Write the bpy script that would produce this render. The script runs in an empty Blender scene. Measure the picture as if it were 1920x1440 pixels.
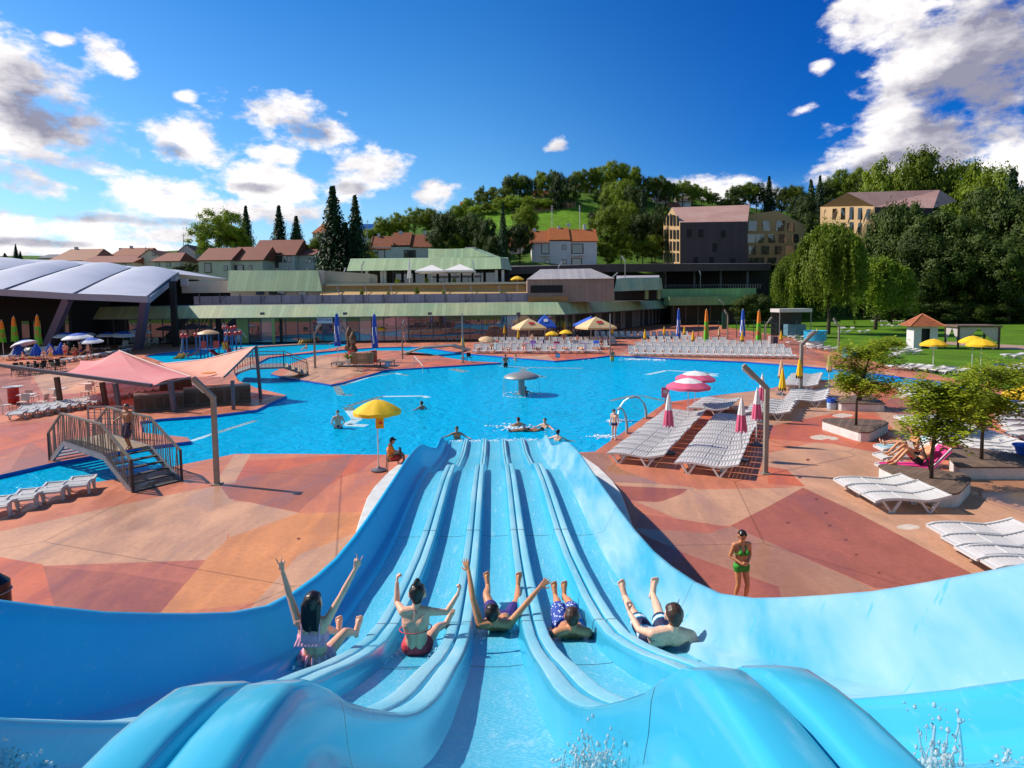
import bpy, math, random
import numpy as np
from mathutils import Vector, Matrix, noise
from mathutils.geometry import delaunay_2d_cdt
R = random.Random(7)
SC = bpy.context.scene
COL = SC.collection
V = Vector
PI = math.pi
# ---------------------------------------------------------------- camera model (21 mm lens, 5.6 m above the deck)
FPX, HC, ROLL = 1120.0, 5.6, 0.0105
PITCH = math.atan(75.0/1120.0)
_f = V((0, math.cos(PITCH), -math.sin(PITCH)))
_U = V((0, math.sin(PITCH), math.cos(PITCH)))
_R = V((1, 0, 0))
_r = _R*math.cos(ROLL) - _U*math.sin(ROLL)
_u = _U*math.cos(ROLL) + _R*math.sin(ROLL)
CAM = V((0, 0, HC))
def ray(px, py): return _f + _r*((px-960)/FPX) + _u*((640-py)/FPX)
def P(px, py, z=0.0):
    d = ray(px, py); t = (z-HC)/d.z
    return CAM + d*t
def PD(px, py, y):
    d = ray(px, py)
    return CAM + d*(y/d.y)
def px_of(p):
    q = p-CAM; w = q.dot(_f)
    return 960+FPX*q.dot(_r)/w, 640-FPX*q.dot(_u)/w
cd = bpy.data.cameras.new('camera'); cam = bpy.data.objects.new('camera', cd); COL.objects.link(cam)
m = Matrix((_r, _u, -_f)).transposed().to_4x4(); m.translation = CAM
cam.matrix_world = m
cd.sensor_width = 36; cd.lens = FPX/1920*36; cd.shift_y = -80/1920; cd.clip_start = 0.05; cd.clip_end = 4000
SC.camera = cam
SC.view_settings.view_transform = 'Standard'; SC.view_settings.look = 'None'
SC.view_settings.exposure = 0.16; SC.view_settings.gamma = 1
SC.render.engine = 'CYCLES'
SC.cycles.max_bounces = 7; SC.cycles.transparent_max_bounces = 12; SC.cycles.caustics_reflective = False; SC.cycles.caustics_refractive = False
SC.cycles.sample_clamp_indirect = 4
# ---------------------------------------------------------------- tagging
def tag(o, label=None, cat=None, group=None, kind=None):
    if label: o['label'] = label
    if cat: o['category'] = cat
    if group: o['group'] = group
    if kind: o['kind'] = kind
    return o
def thing(name, label, cat, loc=(0, 0, 0), rz=0.0, group=None):
    o = bpy.data.objects.new(name, None); COL.objects.link(o)
    o.location = loc; o.rotation_euler = (0, 0, rz); o.empty_display_size = .2
    return tag(o, label, cat, group)
KIDS = {}
def adopt(o, parent):
    if parent is not None:
        o.parent = parent
        KIDS.setdefault(parent.name, []).append(o)
def dup_tree(root, parent=None):
    c = root.copy(); COL.objects.link(c)
    if parent is not None:
        c.parent = parent; KIDS.setdefault(parent.name, []).append(c)
    for k in KIDS.get(root.name, []): dup_tree(k, c)
    return c
class Proto:
    """First placement moves the original, later ones copy it with its parts."""
    def __init__(s, root): s.root = root; s.used = False
    def put(s, loc, rz=0.0, scale=None, label=None, group=None, rot=None, cat=None):
        if not s.used: o = s.root; s.used = True
        else: o = dup_tree(s.root)
        o.location = loc; o.rotation_euler = rot if rot else (0, 0, rz)
        o.scale = (scale,)*3 if isinstance(scale, (int, float)) else (scale or (1, 1, 1))
        tag(o, label, cat, group)
        return o
def recolour(o, part, mat):
    for k in KIDS.get(o.name, []):
        if k.name.split('.')[0] == part:
            for s in k.material_slots: s.link = 'OBJECT'; s.material = mat
# ---------------------------------------------------------------- mesh builder
class MB:
    def __init__(s): s.v = []; s.f = []; s.m = []; s.mi = 0
    def add(s, vs, fs):
        b = len(s.v); s.v += [tuple(p) for p in vs]
        for f in fs: s.f.append(tuple(b+i for i in f)); s.m.append(s.mi)
        return s
    def poly(s, pts): return s.add(pts, [tuple(range(len(pts)))])
    def box(s, c, size, rz=0.0, M4=None):
        x, y, z = [k/2 for k in size]; ca, sa = math.cos(rz), math.sin(rz)
        vs = []
        for dz in (-z, z):
            for dx, dy in ((-x, -y), (x, -y), (x, y), (-x, y)):
                p = V((dx*ca-dy*sa, dx*sa+dy*ca, dz))
                if M4 is not None: p = M4 @ V((dx, dy, dz))
                vs.append((c[0]+p[0], c[1]+p[1], c[2]+p[2]))
        return s.add(vs, [(3, 2, 1, 0), (4, 5, 6, 7), (0, 1, 5, 4), (1, 2, 6, 5), (2, 3, 7, 6), (3, 0, 4, 7)])
    def beam(s, p0, p1, w, h, up=V((0, 0, 1))):
        p0, p1 = V(p0), V(p1); d = (p1-p0).normalized()
        a = d.cross(up)
        a = a.normalized() if a.length > 1e-4 else V((1, 0, 0)); b = a.cross(d).normalized()
        vs = []
        for p in (p0, p1):
            for i, j in ((-1, -1), (1, -1), (1, 1), (-1, 1)): vs.append(p+a*(i*w/2)+b*(j*h/2))
        return s.add(vs, [(3, 2, 1, 0), (4, 5, 6, 7), (0, 1, 5, 4), (1, 2, 6, 5), (2, 3, 7, 6), (3, 0, 4, 7)])
    def tube(s, pts, r, n=8, caps=True):
        pts = [V(p) for p in pts]; k = len(pts)
        rr = r if isinstance(r, (list, tuple)) else [r]*k
        vs = []; prev = None
        for i, p in enumerate(pts):
            d = (pts[min(i+1, k-1)]-pts[max(i-1, 0)]).normalized()
            if prev is None:
                a = d.cross(V((0, 0, 1)))
                if a.length < 1e-3: a = d.cross(V((1, 0, 0)))
            else: a = prev - d*prev.dot(d)
            a.normalize(); prev = a; b = d.cross(a)
            for j in range(n):
                t = 2*PI*j/n; vs.append(p+(a*math.cos(t)+b*math.sin(t))*rr[i])
        fs = [(i*n+j, i*n+(j+1) % n, (i+1)*n+(j+1) % n, (i+1)*n+j) for i in range(k-1) for j in range(n)]
        if caps: fs += [tuple(range(n-1, -1, -1)), tuple((k-1)*n+j for j in range(n))]
        return s.add(vs, fs)
    def lathe(s, prof, n=16, c=(0, 0, 0), cap=True):
        vs = [(c[0]+r*math.cos(2*PI*j/n), c[1]+r*math.sin(2*PI*j/n), c[2]+z) for r, z in prof for j in range(n)]
        k = len(prof)
        fs = [(i*n+j, i*n+(j+1) % n, (i+1)*n+(j+1) % n, (i+1)*n+j) for i in range(k-1) for j in range(n)]
        if cap: fs += [tuple(range(n-1, -1, -1)), tuple((k-1)*n+j for j in range(n))]
        return s.add(vs, fs)
    def prism(s, poly, z0, z1, sidemi=None):
        n = len(poly)
        a = sum(poly[i][0]*poly[(i+1) % n][1]-poly[(i+1) % n][0]*poly[i][1] for i in range(n))
        if a < 0: poly = poly[::-1]
        vs = [(p[0], p[1], z0) for p in poly]+[(p[0], p[1], z1) for p in poly]
        top = s.mi
        s.add(vs, [tuple(range(n-1, -1, -1)), tuple(range(n, 2*n))])
        if sidemi is not None: s.mi = sidemi
        b = len(s.v)-2*n
        for i in range(n):
            s.f.append((b+i, b+(i+1) % n, b+n+(i+1) % n, b+n+i)); s.m.append(s.mi)
        s.mi = top
        return s
    def loft(s, rings, closed=False, caps=False):
        n = len(rings[0]); vs = [p for r in rings for p in r]
        q = n if closed else n-1
        fs = [(i*n+j, i*n+(j+1) % n, (i+1)*n+(j+1) % n, (i+1)*n+j) for i in range(len(rings)-1) for j in range(q)]
        if caps: fs += [tuple(range(n-1, -1, -1)), tuple((len(rings)-1)*n+j for j in range(n))]
        return s.add(vs, fs)
    def ico(s, c, r, sq=(1, 1, 1)):
        t = (1+5**.5)/2; L = (1+t*t)**.5
        vs = [(-1, t, 0), (1, t, 0), (-1, -t, 0), (1, -t, 0), (0, -1, t), (0, 1, t), (0, -1, -t), (0, 1, -t), (t, 0, -1), (t, 0, 1), (-t, 0, -1), (-t, 0, 1)]
        fs = [(0, 11, 5), (0, 5, 1), (0, 1, 7), (0, 7, 10), (0, 10, 11), (1, 5, 9), (5, 11, 4), (11, 10, 2), (10, 7, 6), (7, 1, 8), (3, 9, 4), (3, 4, 2), (3, 2, 6), (3, 6, 8), (3, 8, 9), (4, 9, 5), (2, 4, 11), (6, 2, 10), (8, 6, 7), (9, 8, 1)]
        return s.add([(c[0]+x/L*r*sq[0], c[1]+y/L*r*sq[1], c[2]+z/L*r*sq[2]) for x, y, z in vs], fs)
    def build(s, name, mats, parent=None, smooth=False, world=False, angle=None):
        me = bpy.data.meshes.new(name)
        vs = s.v
        if world and parent is not None:
            L = parent.location; vs = [(p[0]-L[0], p[1]-L[1], p[2]-L[2]) for p in vs]
        me.from_pydata(vs, [], s.f)
        for mt in (mats if isinstance(mats, (list, tuple)) else [mats]): me.materials.append(mt)
        if any(s.m): me.polygons.foreach_set('material_index', s.m)
        if smooth:
            me.polygons.foreach_set('use_smooth', [True]*len(s.f))
            if angle: me.set_sharp_from_angle(angle=math.radians(angle))
        me.update()
        o = bpy.data.objects.new(name, me); COL.objects.link(o); adopt(o, parent)
        return o
def flat_normals(): pass
# ---------------------------------------------------------------- materials
MATS = {}
def srgb(r, g, b):
    f = lambda c: (c/255/12.92) if c <= 10 else ((c/255+.055)/1.055)**2.4
    return (f(r), f(g), f(b))
def mat(name, col, rough=.55, var=.12, vs=4.0, bump=0.0, bs=40.0, metal=0.0, spec=.5, coat=0.0, coord='Object', trans=0.0, rnd=0.0, col2=None, fine=0.0):
    if name in MATS: return MATS[name]
    mt = bpy.data.materials.new(name); mt.use_nodes = True; MATS[name] = mt
    nt = mt.node_tree; N = nt.nodes; L = nt.links; b = N['Principled BSDF']
    b.inputs['Roughness'].default_value = rough; b.inputs['Metallic'].default_value = metal
    b.inputs['Specular IOR Level'].default_value = spec
    b.inputs['Coat Weight'].default_value = coat; b.inputs['Coat Roughness'].default_value = .08
    c = (*col, 1)
    b.inputs['Base Color'].default_value = c
    if var or bump or rnd or col2 or fine:
        tc = N.new('ShaderNodeTexCoord')
        def vec(): return tc.outputs[coord]
        if coord == 'World':
            g = N.new('ShaderNodeNewGeometry'); vec = lambda: g.outputs['Position']
        else:
            vec = lambda: tc.outputs[coord]
        n1 = N.new('ShaderNodeTexNoise'); n1.inputs['Scale'].default_value = vs; n1.inputs['Detail'].default_value = 6; n1.inputs['Roughness'].default_value = .62
        L.new(vec(), n1.inputs['Vector'])
        mx = N.new('ShaderNodeMix'); mx.data_type = 'RGBA'
        rp = N.new('ShaderNodeMapRange'); rp.inputs['From Min'].default_value = .3; rp.inputs['From Max'].default_value = .7
        L.new(n1.outputs['Fac'], rp.inputs['Value']); L.new(rp.outputs['Result'], mx.inputs['Factor'])
        if col2: A, B = col, col2
        else: A = [x*(1-var) for x in col]; B = [min(1, x*(1+var)) for x in col]
        mx.inputs['A'].default_value = (*A, 1); mx.inputs['B'].default_value = (*B, 1)
        out = mx.outputs['Result']
        if fine:
            n3 = N.new('ShaderNodeTexNoise'); n3.inputs['Scale'].default_value = bs; n3.inputs['Detail'].default_value = 3
            L.new(vec(), n3.inputs['Vector'])
            mf = N.new('ShaderNodeMapRange'); mf.inputs['To Min'].default_value = 1-fine; mf.inputs['To Max'].default_value = 1+fine
            mf.inputs['From Min'].default_value = .3; mf.inputs['From Max'].default_value = .7
            L.new(n3.outputs['Fac'], mf.inputs['Value'])
            hv = N.new('ShaderNodeVectorMath'); hv.operation = 'SCALE'; L.new(out, hv.inputs[0]); L.new(mf.outputs['Result'], hv.inputs['Scale']); out = hv.outputs[0]
        if rnd:
            oi = N.new('ShaderNodeObjectInfo'); mr = N.new('ShaderNodeMapRange'); mr.inputs['To Min'].default_value = 1-rnd; mr.inputs['To Max'].default_value = 1+rnd
            L.new(oi.outputs['Random'], mr.inputs['Value'])
            hv = N.new('ShaderNodeVectorMath'); hv.operation = 'SCALE'; L.new(out, hv.inputs[0]); L.new(mr.outputs['Result'], hv.inputs['Scale']); out = hv.outputs[0]
        L.new(out, b.inputs['Base Color'])
        if bump:
            n2 = N.new('ShaderNodeTexNoise'); n2.inputs['Scale'].default_value = bs; n2.inputs['Detail'].default_value = 5
            L.new(vec(), n2.inputs['Vector'])
            bp = N.new('ShaderNodeBump'); bp.inputs['Strength'].default_value = bump; bp.inputs['Distance'].default_value = .02
            L.new(n2.outputs['Fac'], bp.inputs['Height']); L.new(bp.outputs['Normal'], b.inputs['Normal'])
    if trans:
        out = N['Material Output']; tr = N.new('ShaderNodeBsdfTranslucent'); ms = N.new('ShaderNodeMixShader'); ms.inputs[0].default_value = trans
        tr.inputs['Color'].default_value = c
        if b.inputs['Base Color'].links: L.new(b.inputs['Base Color'].links[0].from_socket, tr.inputs['Color'])
        L.new(b.outputs[0], ms.inputs[1]); L.new(tr.outputs[0], ms.inputs[2]); L.new(ms.outputs[0], out.inputs[0])
    return mt
def pchip(xs, ys):
    xs = np.array(xs, float); ys = np.array(ys, float); h = np.diff(xs); dl = np.diff(ys)/h
    m = np.zeros(len(xs)); m[0] = dl[0]; m[-1] = dl[-1]
    for i in range(1, len(xs)-1):
        if dl[i-1]*dl[i] > 0:
            w1, w2 = 2*h[i]+h[i-1], h[i]+2*h[i-1]; m[i] = (w1+w2)/(w1/dl[i-1]+w2/dl[i])
    def f(x):
        x = min(max(x, xs[0]), xs[-1]); i = min(int(np.searchsorted(xs, x, 'right'))-1, len(h)-1)
        t = (x-xs[i])/h[i]
        return float((1+2*t)*(1-t)**2*ys[i]+t*(1-t)**2*h[i]*m[i]+t*t*(3-2*t)*ys[i+1]+t*t*(t-1)*h[i]*m[i+1])
    return f
# ---------------------------------------------------------------- light
SUN_EL, SUN_AZ = math.radians(42), math.radians(-72.4)
sdir = V((math.sin(SUN_AZ)*math.cos(SUN_EL), math.cos(SUN_AZ)*math.cos(SUN_EL), math.sin(SUN_EL)))
sl = bpy.data.lights.new('sun', 'SUN'); sl.energy = 5.0; sl.angle = math.radians(.5); sl.color = (1, .92, .80)
so = bpy.data.objects.new('sun', sl); COL.objects.link(so); so.rotation_euler = (-sdir).to_track_quat('-Z', 'Y').to_euler(); so.location = (-40, 20, 60)
# ---------------------------------------------------------------- sky and clouds (direction space)
W = bpy.data.worlds.new('World'); SC.world = W; W.use_nodes = True
def build_world():
    nt = W.node_tree; N = nt.nodes; L = nt.links
    bg = N['Background']; bg.inputs['Strength'].default_value = .12
    sky = N.new('ShaderNodeTexSky'); sky.sky_type = 'NISHITA'; sky.sun_disc = False
    sky.sun_elevation = SUN_EL; sky.sun_rotation = SUN_AZ; sky.air_density = 1.0; sky.dust_density = .6; sky.ozone_density = 2.5
    tc = N.new('ShaderNodeTexCoord'); D = tc.outputs['Generated']
    def math_(op, a, b=None, c=None, clamp=False):
        n = N.new('ShaderNodeMath'); n.operation = op; n.use_clamp = clamp
        for i, x in enumerate((a, b, c)):
            if x is None: continue
            if isinstance(x, (int, float)): n.inputs[i].default_value = x
            else: L.new(x, n.inputs[i])
        return n.outputs[0]
    def vmath(op, a, b=None):
        n = N.new('ShaderNodeVectorMath'); n.operation = op
        for i, x in enumerate((a, b)):
            if x is None: continue
            if isinstance(x, tuple): n.inputs[i].default_value = x
            else: L.new(x, n.inputs[i])
        return n
    sx = N.new('ShaderNodeSeparateXYZ'); L.new(D, sx.inputs[0])
    az = math_('ARCTAN2', sx.outputs[0], sx.outputs[1]); el = math_('ARCSINE', sx.outputs[2])
    cb = N.new('ShaderNodeCombineXYZ'); L.new(az, cb.inputs[0]); L.new(el, cb.inputs[1])
    AE = cb.outputs[0]
    def nz(vec, scale, detail=8, rough=.58, dist=0.0):
        n = N.new('ShaderNodeTexNoise'); n.inputs['Scale'].default_value = scale; n.inputs['Detail'].default_value = detail; n.inputs['Roughness'].default_value = rough
        n.inputs['Distortion'].default_value = dist
        L.new(vec, n.inputs['Vector']); return n.outputs['Fac']
    st = vmath('MULTIPLY', AE, (1.0, 1.75, 1)).outputs[0]
    n_big = nz(st, 6.0, 10, .60); n_mid = nz(vmath('ADD', st, (3.1, 1.7, 0)).outputs[0], 16.0)
    n_fin = nz(vmath('ADD', st, (7.7, 2.2, 0)).outputs[0], 44.0, 6)
    # noise seen from a little towards the sun: gives lit and shaded sides
    n_off = nz(vmath('ADD', st, (-.03, .05, 0)).outputs[0], 6.0, 10, .60)
    w1 = math_('MULTIPLY', math_('SUBTRACT', n_big, .5), 3.4); w2 = math_('ADD', math_('MULTIPLY', math_('SUBTRACT', n_mid, .5), 1.5), math_('MULTIPLY', math_('SUBTRACT', n_fin, .5), .7))
    # blobs: (px, py, half width px, half height px, tilt)
    def blob(px, py, hw, hh, tilt=0.0, k=1.0):
        d = ray(px, py).normalized(); a = math.atan2(d.x, d.y); e = math.asin(d.z)
        d2 = ray(px+hw, py).normalized(); d3 = ray(px, py-hh).normalized()
        ra = abs(math.atan2(d2.x, d2.y)-a); re = abs(math.asin(d3.z)-e)
        s = vmath('SUBTRACT', AE, (a, e, 0)).outputs[0]
        if tilt:
            r = N.new('ShaderNodeVectorRotate'); r.rotation_type = 'Z_AXIS'; r.inputs['Angle'].default_value = -math.radians(tilt); L.new(s, r.inputs['Vector']); s = r.outputs[0]
        s = vmath('MULTIPLY', s, (1/ra, 1/re, 0)).outputs[0]
        ln = vmath('LENGTH', s).outputs['Value']
        f = math_('SUBTRACT', 1.0, ln)
        return math_('MULTIPLY', f, k)
    B = [(60, 205, 190, 105, -18, 1), (10, 140, 120, 60, 0, 1), (200, 95, 55, 42, -20, .9), (120, 75, 34, 14, 0, .8), (236, 137, 30, 14, 10, .7),
         (350, 262, 92, 56, -5, 1), (545, 232, 118, 52, -14, 1), (530, 290, 60, 22, 0, .9), (665, 335, 92, 50, 8, 1), (520, 340, 110, 40, 0, 1),
         (815, 368, 54, 34, 10, 1), (345, 182, 24, 12, 15, .7), (1040, 277, 26, 15, 18, .9), (60, 345, 140, 45, -8, .9), (280, 360, 120, 36, 0, .95),
         (90, 420, 330, 34, 0, .75), (430, 400, 190, 26, 0, .75), (70, 290, 220, 30, -12, .85),
         (1790, 175, 250, 170, 24, 1.1), (1900, 40, 320, 120, 12, 1), (1640, 45, 140, 70, -10, 1), (1700, 285, 250, 72, 14, 1.05), (1800, 230, 180, 120, 10, 1.1), (1250, 352, 30, 16, 0, .8), (180, 470, 260, 26, 0, .8), (330, 440, 150, 18, 0, .8), (1560, 325, 95, 30, 8, 1),
         (1330, 358, 75, 32, 0, 1), (1535, 125, 34, 16, 5, .8), (1502, 206, 34, 12, 12, .75), (1450, 360, 34, 16, 0, .7), (1930, 300, 190, 60, 10, 1)]
    mx = None; thick = None
    for b in B:
        f = blob(*b)
        f = math_('ADD', f, .06); mx = f if mx is None else math_('SMOOTH_MAX', mx, f, .12)
    dens = math_('ADD', math_('ADD', math_('MINIMUM', mx, .62), w1), w2)
    # dense unseen cloud behind the camera, added to fill the shaded faces
    back = N.new('ShaderNodeMapRange'); back.inputs['From Min'].default_value = .1; back.inputs['From Max'].default_value = -.12
    back.inputs['To Min'].default_value = 0; back.inputs['To Max'].default_value = 1; L.new(sx.outputs[1], back.inputs['Value'])
    dens = math_('ADD', dens, math_('MULTIPLY', back.outputs[0], math_('MULTIPLY', math_('SUBTRACT', n_big, .12), 6.0)))
    al = N.new('ShaderNodeMapRange'); al.interpolation_type = 'SMOOTHSTEP'; al.inputs['From Min'].default_value = .0; al.inputs['From Max'].default_value = .62
    L.new(dens, al.inputs['Value'])
    # shading: dark bellies, sun-side edges white
    dk = None
    for b in ((95, 225, 175, 80, -12), (1850, 120, 300, 150, 22), (1800, 262, 260, 70, 12), (1660, 300, 120, 26, 12), (578, 248, 80, 30, -10), (480, 352, 80, 16, 0), (330, 285, 40, 22, 0), (660, 352, 50, 20, 0), (200, 410, 260, 14, 0), (60, 455, 200, 12, 0)):
        f = blob(*b); dk = f if dk is None else math_('MAXIMUM', dk, f)
    dm = N.new('ShaderNodeMapRange'); dm.interpolation_type = 'SMOOTHSTEP'; dm.inputs['From Min'].default_value = -.05; dm.inputs['From Max'].default_value = .75
    L.new(math_('ADD', dk, math_('MULTIPLY', math_('SUBTRACT', n_mid, .5), 1.3)), dm.inputs['Value'])
    sl_ = math_('MULTIPLY', math_('SUBTRACT', n_big, n_off), 3.2)
    shade = math_('ADD', math_('SUBTRACT', .93, math_('MULTIPLY', dm.outputs[0], .80)), sl_)
    shade = math_('MINIMUM', math_('MAXIMUM', shade, .0), 1.0)
    cc = N.new('ShaderNodeMix'); cc.data_type = 'RGBA'; L.new(shade, cc.inputs['Factor'])
    cc.inputs['A'].default_value = (2.4, 2.4, 3.2, 1); cc.inputs['B'].default_value = (8.3, 8.0, 8.0, 1)
    hsv = N.new('ShaderNodeHueSaturation'); hsv.inputs['Saturation'].default_value = 1.35; hsv.inputs['Value'].default_value = 1.0
    L.new(sky.outputs[0], hsv.inputs['Color'])
    # paler low haze towards the horizon on the sun side
    rt = N.new('ShaderNodeMapRange'); rt.interpolation_type = 'SMOOTHSTEP'; rt.inputs['From Min'].default_value = -.15; rt.inputs['From Max'].default_value = .55; L.new(az, rt.inputs['Value'])
    wr = N.new('ShaderNodeMapRange'); wr.inputs['From Min'].default_value = 1.2; wr.inputs['From Max'].default_value = .8; L.new(az, wr.inputs['Value'])
    lo = N.new('ShaderNodeMapRange'); lo.inputs['From Min'].default_value = .02; lo.inputs['From Max'].default_value = .22; lo.inputs['To Min'].default_value = .35; lo.inputs['To Max'].default_value = 1; L.new(el, lo.inputs['Value'])
    tm = N.new('ShaderNodeMix'); tm.data_type = 'RGBA'; L.new(math_('MULTIPLY', math_('MULTIPLY', rt.outputs[0], wr.outputs[0]), lo.outputs[0]), tm.inputs['Factor']); hi = N.new('ShaderNodeMapRange'); hi.interpolation_type = 'SMOOTHSTEP'; hi.inputs['From Min'].default_value = .16; hi.inputs['From Max'].default_value = .60; L.new(el, hi.inputs['Value'])
    ta = N.new('ShaderNodeMix'); ta.data_type = 'RGBA'; L.new(hi.outputs[0], ta.inputs['Factor']); ta.inputs['A'].default_value = (.80, 1.07, 1.19, 1); ta.inputs['B'].default_value = (.21, .74, 1.08, 1); L.new(ta.outputs['Result'], tm.inputs['A']); tm.inputs['B'].default_value = (.04, .45, .95, 1)
    fr = N.new('ShaderNodeMapRange'); fr.interpolation_type = 'SMOOTHSTEP'; fr.inputs['From Min'].default_value = .0; fr.inputs['From Max'].default_value = .35; L.new(sx.outputs[1], fr.inputs['Value'])
    tf = N.new('ShaderNodeMix'); tf.data_type = 'RGBA'; L.new(fr.outputs[0], tf.inputs['Factor']); tf.inputs['A'].default_value = (1.25, 1.0, .80, 1); L.new(tm.outputs['Result'], tf.inputs['B'])
    hv = vmath('MULTIPLY', hsv.outputs[0]); L.new(tf.outputs['Result'], hv.inputs[1])
    hz = N.new('ShaderNodeMapRange'); hz.interpolation_type = 'SMOOTHSTEP'; hz.inputs['From Min'].default_value = .20; hz.inputs['From Max'].default_value = -.02; hz.inputs['To Max'].default_value = .75; L.new(el, hz.inputs['Value'])
    hm = N.new('ShaderNodeMix'); hm.data_type = 'RGBA'; L.new(hz.outputs[0], hm.inputs['Factor']); L.new(hv.outputs[0], hm.inputs['A']); hm.inputs['B'].default_value = (3.5, 5.0, 6.7, 1)
    mixc = N.new('ShaderNodeMix'); mixc.data_type = 'RGBA'; L.new(al.outputs[0], mixc.inputs['Factor'])
    L.new(hm.outputs['Result'], mixc.inputs['A']); L.new(cc.outputs['Result'], mixc.inputs['B'])
    L.new(mixc.outputs['Result'], bg.inputs['Color'])
build_world()
# ---------------------------------------------------------------- ground, deck patterns, pools
def PL(pts, z=0.0): return [P(x, y, z).xy for x, y in pts]
POOL = PL([(-150, 968), (0, 936), (165, 906), (207, 900), (322, 875), (442, 851), (560, 851), (667, 852), (762, 853), (806, 853), (812, 885), (1040, 885), (1046, 849), (1085, 848), (1115, 847), (1247, 755), (1345, 741),
           (1432, 731), (1477, 721), (1534, 712), (1577, 713), (1640, 716), (1690, 721), (1750, 733), (1887, 768), (1960, 790), (2100, 840), (2150, 800), (1960, 765), (1920, 755), (1865, 739),
           (1790, 720), (1722, 710), (1677, 705), (1590, 694), (1513, 687), (1397, 678), (1280, 673), (1190, 668), (1142, 666.5), (1105, 671), (1040, 676.5), (960, 670), (890, 664), (845, 659),
           (807, 652.5), (770, 650), (707, 651), (640, 656), (553, 664), (503, 670), (487, 678), (478, 684), (455, 692), (440, 702), (447, 714), (480, 727), (537, 741), (480, 768), (400, 778),
           (300, 785), (262, 790), (268, 811), (352, 820), (357, 827), (265, 838), (105, 866), (0, 890), (-150, 920)])
ISLE = PL([(620, 721), (640, 717), (725, 693), (823, 687), (940, 680), (880, 677), (840, 671), (807, 663.5), (755, 657.5), (705, 657.5), (640, 662), (587, 668), (557, 678), (530, 688), (507, 701), (528, 706)])
PLAY = PL([(270, 667), (300, 662), (345, 657.5), (400, 649), (440, 641), (500, 639.5), (558, 640), (640, 641), (660, 645), (640, 650), (612, 655), (545, 663), (465, 670), (420, 675), (353, 686), (320, 684)])
LAWN = PL([(1357, 613), (1403, 620), (1447, 627), (1480, 633), (1515, 645), (1590, 664), (1667, 686), (1727, 697), (1800, 712), (1960, 746)]) + [V((110, 36)), V((260, 60)), V((260, 190)), V((60, 190))]
PATH = PL([(1770, 640), (1850, 644), (1990, 652), (1990, 661), (1850, 652), (1770, 645)])
DECK = [V((-160, -12)), V((110, -12)), V((110, 152)), V((-160, 152))]
COLS = {'salmon': (.55, .185, .105), 'sand': (.54, .285, .18), 'red': (.53, .13, .07), 'maroon': (.36, .11, .08), 'mauve': (.40, .135, .09), 'peach': (.60, .235, .10), 'rose': (.45, .14, .095), 'brown': (.42, .19, .10), 'pale': (.62, .50, .42), 'spot': (.20, .055, .04)}
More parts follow.
